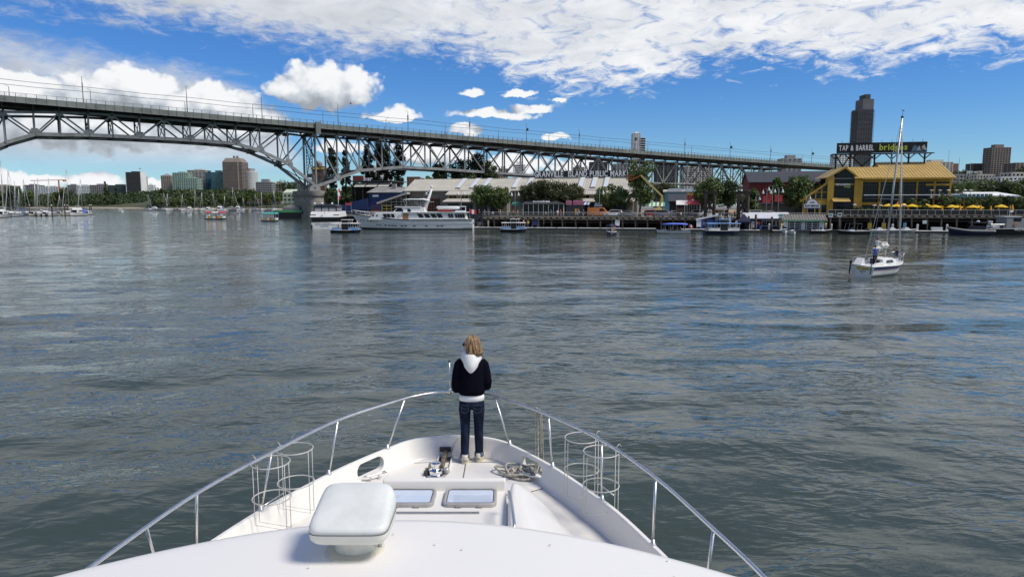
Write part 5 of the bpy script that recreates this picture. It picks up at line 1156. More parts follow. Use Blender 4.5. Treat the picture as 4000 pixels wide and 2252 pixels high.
bm = MB().loft([[(x,-1.7,6.75+dz),(x,-1.4,7.0+dz),(x,1.4,7.0+dz),(x,1.7,6.75+dz)] for x, dz in ((X(1672),-.25),(X(1655),0),(X(1600),.05),(X(1576),-.12))]).build('bimini', 'boat_white', th, True)
for s_ in (-1,1):
    for a_, b_ in ((1582,1600),(1640,1615),(1640,1662),(1588,1574)): MB().tube([(X(a_),s_*1.6,5.2),(X(b_),s_*1.6,6.85)], .04, 5).build('bimini_frame', 'mast_alu', bm)
ms = MB().tube([(X(1650),0,3.9),(X(1684),0,9.3)], [.55,.18], 8).build('radar_mast', 'boat_white', th, True)
for zf, u0, u1, r_ in ((5.85+1.2,1636,1668,.06),(6.3,1660,1690,.06),(8.6,1665,1680,.05),(8.0,1655,1672,.06)): MB().bar((X(u0),0,zf),(X(u1),0,zf),.14,.1).build('radar_bar', 'boat_white', ms)
MB().ball((X(1682),0,9.75), .34, 10, 7, (1,1,1.1)).build('dome', 'boat_white', ms, True); MB().ball((X(1651),0,6.9), .25, 8, 6).build('dome', 'boat_white', ms, True); MB().ball((X(1662),0,8.3), .22, 8, 6).build('dome', 'boat_white', ms, True)
for k, (u0, u1, m, z) in enumerate(((1792,1700,'boat_white',4.9),(1765,1705,'boat_red',4.3),(1768,1720,'canvas_blue',4.6),(1760,1698,'boat_black',4.2))):
    mb = MB(); mb.tube([(X(u0),.9-k*.5,z),(X(u0)+.5,.9-k*.5,z+.02),(X(u1)-.6,.9-k*.5,z+.05),(X(u1),.9-k*.5,z+.12)], [.1,.38,.36,.05], 8); mb.build('tender', m, th, True)
MB().box(X(1812),X(1775),-1.5,1.5,3.98,4.3).build('deck_locker', 'boat_white', th); MB().box(X(1812),X(1700),-1.7,-1.5,5.15,5.35).build('davit', 'boat_white', th)
for x in (1810,1705): MB().tube([(X(x),-1.6,3.95),(X(x),-1.6,5.2)], .08, 6).build('davit_post', 'boat_white', th)
mb = MB()
for s_ in (-1,1):
    P = [(sec(i/30,1)[0]-.1, s_*(sec(i/30,1)[1]-.05), sec(i/30,1)[2]+.75) for i in range(22,31)]; mb.tube(P, .05, 5)
mb.build('rail', 'boat_offwhite', th, True)
for s_ in (-1,1):
    for i in range(22,31): x, y, z = sec(i/30,1); MB().tube([(x-.25,s_*(y-.05),z),(x-.1,s_*(y-.05),z+.75)], .035, 5).build('rail_post', 'boat_offwhite', th)
flag_of(th, X(1828), 0, 2.6, 2.2)
# stern lettering on the raked counter
text('name_lettering', 'ORIOLE', .55, 'boat_black', th, (-L/2-.04, 0, 1.25), radians(-90), width=1.8, ext=.02)
# ---- small launches at the floats
def launch(u, v, L, rz, hm, label, canopy=None, name='launch', high=.65, wheel=False):
    th = thing(name, label, 'boat', on(u,v,0), rz, 'small boats along the wharf')
    hull(th, L, L*.33, high, high*.9, high*1.25, hm, stern=.8, bowp=2.2, stripe='boat_white' if hm != 'boat_white' else 'boat_navy')
    if canopy:
        for s_ in (-1,1):
            for x in (-L*.34,-L*.12,L*.1,L*.24): MB().tube([(x,s_*L*.13,high-.1),(x,s_*L*.13,high+1.15)], .025, 5).build('post', 'boat_white', th)
        MB().loft([[(x,-L*.17,high+1.1-dz),(x,-L*.15,high+1.32-dz),(x,0,high+1.42-dz),(x,L*.15,high+1.32-dz),(x,L*.17,high+1.1-dz)] for x, dz in ((-L*.40,.08),(-L*.2,0),(L*.1,0),(L*.29,.08))]).build('canopy', canopy, th, True)
        MB().box(-L*.36,L*.2,-L*.13,L*.13,high*.4,high*.8).build('seat', 'boat_offwhite', th); MB().box(L*.2,L*.34,-L*.1,L*.1,high*.6,high*1.2).build('fore_box', hm, th, bev=.03)
    else:
        cabin(th, -L*.05, L*.2, L*.22, high*.7, high*1.35, 'boat_white', slope=.5, slopeb=.2, name='console'); MB().extr([(L*.05,-L*.1,high*1.3),(L*.05,L*.1,high*1.3),(-L*.02,L*.09,high*1.9),(-L*.02,-L*.09,high*1.9)], (.03,0,0)).build('windscreen', 'boat_glass', th)
        for x in (-L*.28,-L*.16): MB().box(x,x+.4,-L*.1,L*.1,high*.6,high*1.2).build('seat', 'boat_offwhite', th, bev=.03)
        MB().box(-L*.53,-L*.46,-.2,.2,.1,high*1.5).build('outboard', 'boat_black', th, bev=.05)
    return th
nb = launch(2385, 919, 3.9, radians(-118), 'boat_navy', 'navy open launch with dark canopy crossing towards us', 'boat_navy')
flag_of(nb, -1.6, 0, .9, .9)
wb = launch(2628, 911, 6.7, radians(178), 'boat_white', 'white launch with royal blue canopy at the float', 'canvas_blue'); flag_of(wb, -3.2, 0, .7, 1.2)
for u, v, L, rz, hm, lb in ((3095,915,3.6,-1.75,'boat_white','white open motorboat moored bow-on before the white garage doors'),(3065,910,3.4,-1.9,'boat_white','white motorboat half hidden behind the one at the garage doors'),(3205,912,4.2,.05,'boat_black','black hulled runabout before the right garage door'),(3330,914,6.0,pi,'boat_black','long black hulled runabout with bimini frame, first right of the pile signs'),(3425,911,4.6,.0,'grey_hull','white covered runabout beside the black one'),(3475,910,4.6,.0,'grey_hull','white covered runabout just left of the sailboat mast'),(3530,910,4.8,.0,'grey_hull','white covered runabout at the end of the long white float')):
    b_ = launch(u, v, L, rz, hm, lb, None, 'runabout')
    if hm == 'grey_hull': cabin(b_, -L*.1, L*.3, L*.26, .5, 1.15, 'boat_white', slope=.9, slopeb=.5, name='cover')
    if u == 3330:
        for s_ in (-1,1): MB().tube([(-1.2,s_*.8,.6),(-1.4,s_*.8,2.0),(1.0,s_*.8,2.1),(1.3,s_*.8,.7)], .03, 5).build('bimini_frame', 'mast_alu', b_)
        MB().box(-1.5,1.0,-.85,.85,2.05,2.12).build('bimini', 'canvas_black', b_)
# ---- rigid inflatable and whale watching boat at the right
th = thing('inflatable_boat', 'dark inflatable tour boat with pale tube at the end of the float', 'boat', on(3785, 918, 0), pi-.02, 'small boats along the wharf')
sec = hull(th, 8.2, 2.6, .75, .8, 1.35, 'boat_navy', stern=.85, bowp=2.4, boot=False)
for s_ in (-1,1): MB().tube([(sec(i/16,1)[0], s_*(sec(i/16,1)[1]), sec(i/16,1)[2]+.05) for i in range(17)], .2, 8).build('tube', 'wall_grey', th, True)
cabin(th, -2.6, .2, 1.5, .8, 1.7, 'boat_black', slope=.5, name='console')
for s_ in (-1,1): MB().tube([(-3.2,s_*.9,.8),(-3.2,s_*.9,2.3),(-.4,s_*.9,2.35),(.2,s_*.9,.9)], .05, 6).build('arch', 'boat_black', th)
MB().box(-3.3,-.3,-1,1,2.3,2.38).build('roof', 'boat_black', th); MB().ball((-1.5,0,2.55), .3, 8, 6, (1,1,.7)).build('radar', 'boat_white', th, True)
th = thing('tour_boat', 'green and grey whale watching boat at the right edge', 'tour boat', on(3955, 916, 0), .0, None)
hull(th, 11, 3.4, 1.15, 1.2, 1.7, 'boat_black', stern=.9, bowp=2.4, stripe='boat_white', deckm='grey_hull')
c_ = cabin(th, -2.6, 1.2, 2.6, 1.1, 3.4, 'grey_hull', slope=.9, slopeb=.1, name='wheelhouse'); MB().box(-2.8,.5,-1.4,1.4,3.38,3.5).build('roof', 'boat_white', c_)
side_windows(c_, [(-.9,.5)], 1.24, 2.5, 3.15); MB().box(-2.3,-1.2,-1.36,-1.30,1.3,3.1).build('door', 'wall_grey', c_)
MB().tube([(-.6+.3*cos(a_), -1.42, 2.0+.3*sin(a_)) for a_ in np.linspace(0,2*pi,13)[:-1]], .07, 6, closed=True).build('life_ring', 'boat_orange', c_, True)
MB().tube([(-.9,0,3.5),(-.9,0,5.6)], .03, 5).build('antenna', 'boat_white', c_); MB().ball((-.6,0,4.4), .3, 8, 6, (1.2,1.2,.5)).build('radar', 'boat_white', c_, True); MB().tube([(-.6,0,3.5),(-.6,0,4.3)], .08, 6).build('radar_post', 'grey_hull', c_)
MB().box(-4.6,-3.1,-.9,.9,1.2,1.75).build('raft_canister', 'boat_white', th, bev=.12); MB().box(2.2,3.2,-1,1,1.3,3.0).build('locker', 'boat_white', th, bev=.05)
mb = MB(); mb.tube([(-5.3,-1.5,2.0),(-2.8,-1.6,2.0)], .04, 5); mb.tube([(1.2,-1.6,1.95),(5,-1.0,2.2)], .04, 5); mb.build('rail', 'mast_alu', th)
for x in (-5.3,-4.5,-3.7,-2.9,1.4,2.4,3.4): MB().tube([(x,-1.55,1.1),(x,-1.55,2.0)], .03, 5).build('rail_post', 'mast_alu', th)
text('name_lettering', 'WILD WHALES', .48, 'boat_white', th, (.6,-1.74,.82), 0, width=3.2, ext=.015)
# ---- the sailboat under way
mat('hull_stripe', (.03,.055,.16), .35); mat('name_yellow', (.75,.60,.18), .5)
sp_ = on(3440, 1066, 0)
sb = thing('sailboat', 'white sloop with navy stripe motoring away with three people aboard', 'sailboat', sp_, radians(40))
sb.rotation_euler = (radians(3.2), 0, radians(40)); sb.rotation_mode = 'XYZ'
ROOT[sb.name] = (Matrix.Translation(sp_) @ Matrix.Rotation(radians(40),4,'Z') @ Matrix.Rotation(radians(3.2),4,'X')).inverted()
sec = hull(sb, 7.4, 2.6, .86, .84, 1.05, 'boat_white', stern=.74, flare=.80, bowp=2.0, rake=.1, boot=True, deckm='boat_white', n=24)
for s_ in (-1,1):
    MB().loft([[(sec(i/24,q)[0], s_*(sec(i/24,q)[1]+.012), sec(i/24,q)[2]) for q in (.68,.95)] for i in range(25)], cap=False, wrap=False).build('sheer_stripe', 'hull_stripe', sb, True)
    MB().loft([[(sec(i/24,q)[0], s_*(sec(i/24,q)[1]+.012), sec(i/24,q)[2]) for q in (.60,.635)] for i in range(25)], cap=False, wrap=False).build('pin_stripe', 'boat_red', sb, True)
# transom board, cockpit, cabin
MB().box(-3.72,-3.66,-.62,.5,.52,.76).build('name_board', 'name_yellow', sb, bev=.01)
text('name_lettering', 'El Jefe', .24, 'boat_black', sb, (-3.73,-.05,.56), radians(-90), width=.9, ext=.006, shear=.35); text('port_lettering', 'VANCOUVER', .11, 'boat_black', sb, (-3.72,-.05,.38), radians(-90), width=.55, ext=.006); text('port_lettering', 'B.C.', .10, 'boat_black', sb, (-3.72,-.05,.26), radians(-90), width=.14, ext=.006)
for s_ in (-1,1): MB().extr([(-3.65,s_*.62,.78),(-1.55,s_*.72,.78),(-1.5,s_*.72,1.12),(-3.0,s_*.62,1.08)], (0,s_*.1,0)).build('coaming', 'boat_white', sb, bev=.02)
MB().box(-3.4,-1.5,-.55,.55,.74,.80).build('cockpit_sole', 'boat_offwhite', sb); 
MB().loft([[(-3.66,.15,.8),(-3.66,.85,.8),(-2.9,.85,.8),(-2.9,.15,.8)],[(-3.0,.25,1.4),(-3.0,.8,1.4),(-2.92,.8,1.4),(-2.92,.25,1.4)]]).build('dodger_panel', 'boat_white', sb)
c_ = cabin(sb, -1.5, 1.9, 1.5, .78, 1.33, 'boat_white', slope=1.2, slopeb=.08, tumble=.15, bev=.06); MB().box(-1.52,-1.44,-.36,.36,.85,1.3).build('companionway', 'boat_black', c_)
for s_ in (-1,1): MB().extr([(-.9,s_*.72,1.0),(.5,s_*.72,1.0),(.3,s_*.68,1.2),(-.8,s_*.68,1.2)], (0,s_*.02,0)).build('window', 'boat_glass', c_)
MB().box(.9,1.3,-.25,.25,1.16,1.25).build('fore_hatch', 'hatch_pane', c_)
mst = MB().tube([(.45,0,1.3),(.45,0,12.9)], [.085,.07], 10).build('mast', 'mast_alu', sb, True)
MB().tube([(.45,-.85,6.2),(.45,.85,6.2)], .03, 6).build('spreader', 'mast_alu', mst); MB().tube([(.45,0,12.9),(.45,0,13.5)], .015, 5).build('wind_vane', 'boat_black', mst); MB().bar((.25,0,13.45),(.7,0,13.45),.03,.06).build('vane_arrow', 'boat_black', mst); MB().box(.38,.52,-.08,.08,12.85,13.0).build('mast_head', 'boat_black', mst)
mb = MB(); top = (.45,0,12.8)
mb.tube([top,(-3.6,0,.9)], .012, 4)
for s_ in (-1,1): mb.tube([top,(.45,s_*.85,6.2),(.35,s_*1.15,.85)], .012, 4); mb.tube([(.45,0,6.2),(.05,s_*1.15,.85)], .01, 4)
mb.build('shroud', 'mast_alu', sb)
MB().tube([(3.55,0,1.2),(.55,0,12.5)], [.075,.045], 7).build('furled_jib', 'sail_cloth', sb, True)
bo = MB().tube([(.4,0,2.0),(-2.3,0,1.85)], .055, 8).build('boom', 'mast_alu', sb, True)
sl = MB(); r_ = random.Random(2)
for k in range(26): t_ = r_.random()**1.6; sl.ball((.35-2.0*t_, r_.uniform(-.16,.16), 2.12+r_.uniform(0,.5)*(1-t_)), r_.uniform(.10,.20)*(1.1-.4*t_), 8, 6, (1.2,1,r_.uniform(.6,1)))
me = remesh(sl, .03, 3, 'furled_mainsail'); me.materials.append(M['sail_cloth']); link_mesh('furled_mainsail', me, sb)
MB().tube([(3.7,0,1.0),(3.75,0,1.6),(3.3,.45,1.62),(2.7,.62,1.55),(2.7,.66,.95)], .02, 6).build('pulpit', 'stainless', sb, True); MB().tube([(3.75,0,1.6),(3.3,-.45,1.62),(2.7,-.62,1.55),(2.7,-.66,.95)], .02, 6).build('pulpit', 'stainless', sb, True)
mb = MB()
for s_ in (-1,1): mb.tube([(2.7,s_*.66,1.5),(.8,s_*1.1,1.42),(-1.5,s_*1.2,1.4),(-3.5,s_*.9,1.42)], .01, 4)
mb.build('lifeline', 'stainless', sb)
for s_ in (-1,1):
    for x, y in ((.8,1.12),(-1.5,1.2),(-3.5,.9)): MB().tube([(x,s_*y,.82),(x,s_*y,1.42)], .014, 5).build('stanchion', 'stainless', sb)
ob = MB().box(-3.98,-3.8,.78,.96,.92,1.2).build('outboard', 'boat_black', sb, bev=.05); MB().tube([(-3.95,.87,.9),(-3.95,.87,.1)], .06, 6).build('outboard_leg', 'boat_black', ob)
MB().tube([(-3.55,-.15,.85),(-3.55,-.15,2.9)], .012, 5).build('flagstaff', 'mast_alu', sb); MB().box(-3.74,-3.7,-.72,-.66,.2,1.2).build('rudder_stock', 'hull_stripe', sb)
fl = MB().extr([(1.85,0,6.0),(1.6,0,6.0),(1.6,.02,5.72),(1.85,.02,5.75)], (0,.01,0)).build('burgee', 'boat_orange', sb)

# ================================================================ PEOPLE (generic figures)
def figure(pose):
    b_, s_, p_, h_ = MB(), MB(), MB(), MB()
    if pose == 'sit':
        hip, kn, ft, dz = .0, .42, .40, -.42
        b_.loft([ell((0,0,.0),.12,.09,10), ell((0,-.02,.3),.11,.08,10), ell((0,0,.52),.14,.08,10), ell((0,.02,.58),.05,.05,10)])
        for sx in (-1,1): p_.tube([(sx*.09,0,.03),(sx*.11,.40,.06),(sx*.11,.42,-.02),(sx*.11,.42,-.34)], [.095,.075,.068,.055], 8); b_.tube([(sx*.09,0,.03),(sx*.11,.40,.04),(sx*.11,.42,-.36),(sx*.11,.54,-.40)], [.07,.055,.045,.035], 8)
        p_.loft([ell((0,0,-.06),.14,.12,10), ell((0,0,.1),.16,.12,10)])
        s_.loft([ell((0,0,.05),.17,.125,12), ell((0,-.03,.28),.16,.12,12), ell((0,0,.50),.17,.10,12), ell((0,.01,.58),.07,.06,12)])
        arms = [[(sx*.17,0,.50),(sx*.22,.10,.28),(sx*.17,.32,.20)] for sx in (-1,1)]; zt = .60
    else:
        st = .16 if pose == 'walk' else 0
        b_.loft([ell((0,0,.82),.12,.09,10), ell((0,0,1.1),.11,.08,10), ell((0,0,1.36),.14,.08,10), ell((0,0,1.44),.05,.05,10)])
        for sx in (-1,1): p_.tube([(sx*.085,0,.86),(sx*.09,st*sx*.6,.47),(sx*.09,st*sx,.10)], [.095,.07,.055], 8); b_.tube([(sx*.085,0,.86),(sx*.09,st*sx*.6,.47),(sx*.09,st*sx,.06),(sx*.09,st*sx+.12,.035)], [.07,.05,.04,.035], 8)
        p_.loft([ell((0,0,.78),.14,.10,10), ell((0,0,.92),.15,.11,10)])
        s_.loft([ell((0,0,.84),.165,.12,12), ell((0,0,1.1),.155,.115,12), ell((0,0,1.34),.175,.10,12), ell((0,0,1.43),.07,.06,12)])
        arms = [[(sx*.18,0,1.36),(sx*.23,-.02+.05*sx*(st > 0),1.10),(sx*.22,.08+.1*sx*(st > 0),.88)] for sx in (-1,1)]; zt = 1.46
        if pose == 'reach': arms = [[(sx*.18,0,1.36),(sx*.22,.22,1.22),(sx*.14,.46,1.34)] for sx in (-1,1)]
    for a_ in arms: b_.tube(a_, [.05,.042,.03], 7); b_.ball(a_[-1], .045, 7, 5, (.7,1.1,1)); s_.tube([a_[0], lerp(a_[0],a_[1],.55)], [.07,.062], 8)
    b_.loft([ell((0,0,zt-.08),.045,.045,10), ell((0,0,zt+.03),.045,.05,10)]); b_.ball((0,.01,zt+.13), .095, 10, 8, (.85,1,1.2)); b_.ball((0,.105,zt+.12), .018, 6, 4)
    h_.ball((0,-.015,zt+.155), .102, 10, 8, (.9,1,1.08))
    bo = remesh(b_, .022, 2); bo.materials.append(M['skin'])
    return bo, s_.mesh('shirt', 'skin', True), p_.mesh('trousers', 'skin', True), h_.mesh('hair', 'skin', True)
FIG = {k: figure(k) for k in ('stand','walk','sit','reach')}
CLO = {'white':(.68,.68,.66),'black':(.012,.012,.014),'navy':(.02,.03,.09),'blue':(.08,.15,.38),'red':(.42,.05,.05),'pink':(.55,.22,.26),'yellow':(.62,.48,.08),'grey':(.25,.25,.26),'teal':(.12,.38,.38),'tan':(.36,.27,.18),'green':(.10,.20,.10)}
for k, c in CLO.items(): mat('cloth_'+k, c, .85, 0, .15, 20)
def person_at(loc, rz, shirt, pants, pose, label, hair='hair_dark', parent_tilt=None, group='people along the wharf', sc=1.0):
    th = thing('person', label, 'person', loc, rz, group)
    if sc != 1.0: th.scale = (sc,)*3
    for me, nm, m in zip(FIG[pose], ('body','shirt','trousers','hair'), ('skin','cloth_'+shirt,'cloth_'+pants,hair)):
        o = link_mesh(nm, me, th); o.material_slots[0].link = 'OBJECT'; o.material_slots[0].material = M[m]
    return th
def sbp(x, y, z): return ROOT[sb.name].inverted() @ Vector((x, y, z))
person_at(sbp(-2.3,-.35,.80), radians(40-90), 'blue', 'black', 'reach', 'person in blue shirt standing at the sloop stern reaching for the sail', 'hair_dark', group='crew of the sloop')
person_at(sbp(-.55,.25,1.34), radians(40-100), 'white', 'tan', 'reach', 'person in pale shirt on the sloop cabin top bundling the sail', 'hair_dark', group='crew of the sloop', sc=.98)
person_at(sbp(2.35,-.2,1.30), radians(40-120), 'navy', 'grey', 'sit', 'person in navy top crouching on the sloop foredeck', 'hair_dark', group='crew of the sloop')
# ================================================================ WHARF AND MARKET
mat('timber_dark', (.036,.029,.023), .9, 0, .4, 1.2, .02, 4, dirt=.5, dcol=(.02,.018,.015)); mat('timber_mid', (.15,.11,.075), .9, 0, .35, 1.5, .01, 5); mat('shade_wall', (.012,.011,.010), .95, 0, .3, .5)  # shade_wall: near-black, so the wharf bulkhead carries the under-deck shade in its colour
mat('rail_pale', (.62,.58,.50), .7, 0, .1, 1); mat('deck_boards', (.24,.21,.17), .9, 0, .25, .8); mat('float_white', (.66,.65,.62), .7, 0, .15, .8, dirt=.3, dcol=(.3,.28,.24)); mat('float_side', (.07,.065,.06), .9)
mat('metal_roof', (.50,.475,.40), .5, 0, .07, .3, dirt=.2, dcol=(.32,.30,.25)); mat('roof_seam', (.40,.38,.32), .5); mat('market_wall', (.20,.185,.155), .9, 0, .12, .4, dirt=.3, dcol=(.12,.11,.09)); mat('market_trim', (.45,.43,.37), .7)
mat('skylight', (.62,.66,.70), .25, 0, .05, 1); mat('door_red', (.20,.045,.03), .7); mat('door_blue', (.03,.045,.09), .6); mat('frame_yellow', (.55,.40,.10), .6); mat('awning_green', (.10,.36,.20), .8); mat('awning_white', (.68,.68,.65), .8); mat('pink_sign', (.55,.20,.28), .7); mat('roof_slate', (.050,.052,.056), .6, 0, .15, .8); mat('sign_white', (.80,.80,.80), .5, var=0); mat('sign_navy', (.03,.04,.13), .5); mat('barn_red', (.14,.022,.022), .85, 0, .2, .5); mat('blue_shed', (.025,.045,.13), .8, 0, .15, .4); mat('roof_rust', (.26,.25,.24), .8, 0, .25, .3, dirt=.6, dcol=(.10,.09,.08)); mat('teal_wall', (.13,.27,.36), .8, 0, .1, .4); mat('tent_red', (.42,.06,.07), .8); mat('boom_yellow', (.62,.50,.16), .5); mat('boom_orange', (.55,.16,.05), .5); mat('banner_red', (.48,.05,.05), .8); mat('brick_dark', (.17,.10,.07), .9, 0, .3, 1)
def wth(name, label, cat, u, off, z=ZW, group=None, rz=0): return thing(name, label, cat, wp(wu(u, off), off, z), WR+rz, group)
def lxu(u, u0, off): return wu(u, off)-wu(u0, off)
A0, A1, A2 = wu(1885), wu(3228), wu(4330)
# ---- two lengths of wharf
def wharf(label, a0, a1, zt, u0, meshrail):
    th = thing('wharf', label, 'wharf', wp(a0, 0, 0), WR); L_ = a1-a0; D_ = 12
    n = int(L_/1.2)
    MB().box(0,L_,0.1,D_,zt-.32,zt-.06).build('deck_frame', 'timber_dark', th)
    for k in range(int(L_/2.4)): MB().box(k*2.4+.01,k*2.4+2.38,-.12,D_,zt-.06,zt).build('deck_panel', 'deck_boards', th)
    MB().box(0,L_,-.05,.25,zt-.75,zt-.34).build('cap_beam', 'timber_mid', th, bev=.03); MB().box(0,L_,.02,.22,zt-1.35,zt-1.12).build('waler', 'timber_dark', th)
    for k in range(int(L_/1.4)): MB().box(k*1.4+.2,k*1.4+1.0,-.2,.02,zt-.33,zt-.22).build('beam_end', 'rail_pale', th)
    r_ = random.Random(int(a0)+5)
    for k in range(int(L_/2.8)+1):
        x = k*2.8+r_.uniform(-.3,.3); MB().tube([(x+r_.uniform(-.1,.1),.1,-1.5),(x,.12,zt-.7)], [.24,.20], 8).build('pile', 'pile_wood', th, True)
        if k % 2: MB().tube([(x+.5,1.6,-1.5),(x+.4,1.6,zt-.3)], .2, 7).build('pile', 'pile_wood', th, True)
        if k % 3 == 0: MB().bar((x,.2,zt-.7),(x+1.6,3.4,.2),.2,.2).build('brace', 'timber_dark', th)
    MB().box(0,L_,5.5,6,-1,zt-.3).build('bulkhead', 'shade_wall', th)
    MB().box(0,L_,-.06,.06,zt+1.04,zt+1.13).build('top_rail', 'rail_pale', th)
    if meshrail:
        MB().box(0,L_,-.01,.01,zt+.06,zt+1.0).build('rail_mesh', 'mesh_panel', th)
        for k in range(int(L_/1.5)): MB().box(k*1.5,k*1.5+.06,-.05,.05,zt,zt+1.04).build('rail_post', 'rail_pale', th)
    else:
        for z in (.35,.7): MB().box(0,L_,-.03,.03,zt+z,zt+z+.06).build('mid_rail', 'rail_steel', th)
        for k in range(int(L_/2.1)): MB().box(k*2.1,k*2.1+.07,-.05,.05,zt,zt+1.04).build('rail_post', 'rail_steel', th)
    return th
mat('mesh_panel', (.05,.05,.05), .8, 0, .2, 3, alpha=.72)
wharf('dark timber pile wharf in front of the market with a pale handrail', A0, A1, ZW, 1885, False)
ZR = 3.5; wharf('higher timber wharf with mesh railing below the yellow restaurant', A1+.3, A2, ZR, 3228, True)
# left length of wharf behind the tour boat
th = thing('wharf', 'short quay with railing between the bridge pier and the yacht', 'wharf', at(1300, 845, 190).xy.to_3d(), 0)
q0, q1 = at(1300,845,190), wp(-6,9,0); d_ = (Vector((q1.x,q1.y,0))-Vector((q0.x,q0.y,0))); L_ = d_.length; th.rotation_euler = (0,0,atan2(d_.y,d_.x)); ROOT[th.name] = (Matrix.Translation(th.location) @ Matrix.Rotation(atan2(d_.y,d_.x),4,'Z')).inverted()
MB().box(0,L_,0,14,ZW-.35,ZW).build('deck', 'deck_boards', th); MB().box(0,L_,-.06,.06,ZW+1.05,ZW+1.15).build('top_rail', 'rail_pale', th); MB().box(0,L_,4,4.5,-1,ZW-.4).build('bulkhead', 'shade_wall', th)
for k in range(int(L_/2.6)): MB().tube([(k*2.6,.3,-1.5),(k*2.6,.3,ZW-.3)], .22, 7).build('pile', 'pile_wood', th, True); MB().box(k*2.6,k*2.6+.07,-.05,.05,ZW,ZW+1.05).build('rail_post', 'rail_steel', th)
# rock bank
th = wth('rock_bank', 'heap of grey boulders between the yacht stern and the wharf piles', 'rocks', 1868, 2, 0); r_ = random.Random(3); rs = []
for k in range(5):
    mb = MB(); mb.ball((0,0,0), .75, 7, 5); mb.v = [tuple(c*r_.uniform(.72,1.2) for c in p) for p in mb.v]; rs.append(mb.mesh('boulder', 'riprap'))
for k in range(70):
    f_ = r_.random(); o = link_mesh('boulder', rs[k % 5], th, (r_.uniform(-4.6,2.2), f_*7, -.3+f_*3.0+r_.uniform(-.2,.3)), r_.uniform(0,6), r_.uniform(.55,1.25))
# floats
def flt(label, u0, u1, off, w_, v=903, zt=.45, m='float_white'):
    a_ = wu(u0, off); th = thing('float', label, 'dock', wp(a_, off, 0), WR); L_ = wu(u1, off)-a_
    MB().box(0,L_,-w_/2,w_/2,-.3,zt-.12).build('float_body', 'float_side', th); MB().box(-.05,L_+.05,-w_/2-.06,w_/2+.06,zt-.12,zt).build('float_deck', m, th, bev=.03)
    for k in range(int(L_/5)): MB().box(k*5+.5,k*5+.9,-w_/2-.05,-w_/2+.2,zt,zt+.16).build('bull_rail_block', 'float_side', th)
    return th
flt('long white edged float running below the market wharf', 1835, 2562, -4.2, 1.6); flt('short float with notice boards beside the navy ferry', 2660, 2755, -6, 1.6); flt('float in front of the navy tent', 2885, 2968, -9, 2.2); flt('angled float between two dark piles', 3018, 3075, -9, 2.4)
flt('long white float at the right with a white box on it', 3528, 3712, -6.5, 1.8); flt('low float behind the moored runabouts', 3236, 3535, -6, 1.6, m='float_side')
def board(label, u, off, z, w_, h_, m='sign_white', leg=.7, cat='sign', lines=None, lm='boat_black'):
    th = wth('notice_board', label, cat, u, off, z, 'notice boards on the floats')
    MB().box(-w_/2,w_/2,-.04,.04,leg,leg+h_).build('panel', m, th)
    for x in (-w_/2+.08,w_/2-.08): MB().box(x-.05,x+.05,-.06,.06,0,leg+.1).build('post', 'rail_steel', th)
    for k, ln in enumerate(lines or []): text('lettering', ln, .28, lm, th, (0,-.055,leg+h_-.36-k*.36), 0, width=w_*(.8 if k == 0 else .6), ext=.01)
    return th
board('small navy notice board on the float right of the pale blue ferry', 2090, -4, .45, 1.5, 1.0, 'sign_navy', .5); board('white notice board behind the navy launch', 2412, -4, .45, 1.0, 1.3, 'sign_white', .5, lines=['TOURS'])
board('white notice board on the float left of the navy ferry', 2731, -6, .45, 1.0, 1.4, 'sign_white', .45, lines=['TOURS']); board('white notice board before the navy floating shed', 2949, -9.2, .45, .95, 1.2, 'sign_white', .45, lines=['TOURS'])
# ---- market hall
aL, aR = wu(1588, 22), wu(2492, 22); Lm = aR-aL
mk = thing('market_hall', 'long grey market hall with cream standing seam roof and skylights', 'market hall', wp(aL, 22, ZW), WR)
RO, ZE, ZRd = 8.5, 9.7-ZW, 12.95-ZW
def slope_roof(th, x0, x1, y0, z0, y1, z1, m, name='roof', seam=.62, over=0, sm='roof_seam', thick=.14):
    rf = MB().extr([(x0,y0,z0),(x0,y1,z1),(x0,y1,z1-thick),(x0,y0,z0-thick)], (x1-x0,0,0)).build(name, m, th)
    sl_ = Vector((0,y1-y0,z1-z0)).normalized(); up = Vector((0,-sl_.z,sl_.y))
    if seam:
        for k in range(int((x1-x0)/seam)+1):
            x = min(x0+k*seam, x1-.05); MB().bar(Vector((x+.03,y0,z0))+up*.03, Vector((x+.03,y1,z1))+up*.03, .055, .07, up=up).build('seam', sm, rf)
    return rf, sl_, up
MB().box(.3,Lm-.3,.2,16.5,0,ZE-.1).build('wall', 'market_wall', mk)
MB().extr([(.35,.2,ZE-.1),(.35,16.8,ZE-.1),(.35,RO,ZRd-.25)], (.25,0,0)).build('gable_wall', 'market_wall', mk); MB().extr([(Lm-.6,.2,ZE-.1),(Lm-.6,16.8,ZE-.1),(Lm-.6,RO,ZRd-.25)], (.25,0,0)).build('gable_wall', 'market_wall', mk)
rf, sl_, up = slope_roof(mk, -.4, Lm+.4, -.6, ZE-.2, RO, ZRd, 'metal_roof'); slope_roof(mk, -.4, Lm+.4, 17.4, ZE-.2, RO+.05, ZRd, 'metal_roof', seam=0)
MB().box(-.4,Lm+.4,-.72,-.58,ZE-.45,ZE-.2).build('gutter', 'market_trim', mk); MB().box(-.4,Lm+.4,RO-.2,RO+.25,ZRd-.02,ZRd+.1).build('ridge_cap', 'metal_roof', mk)
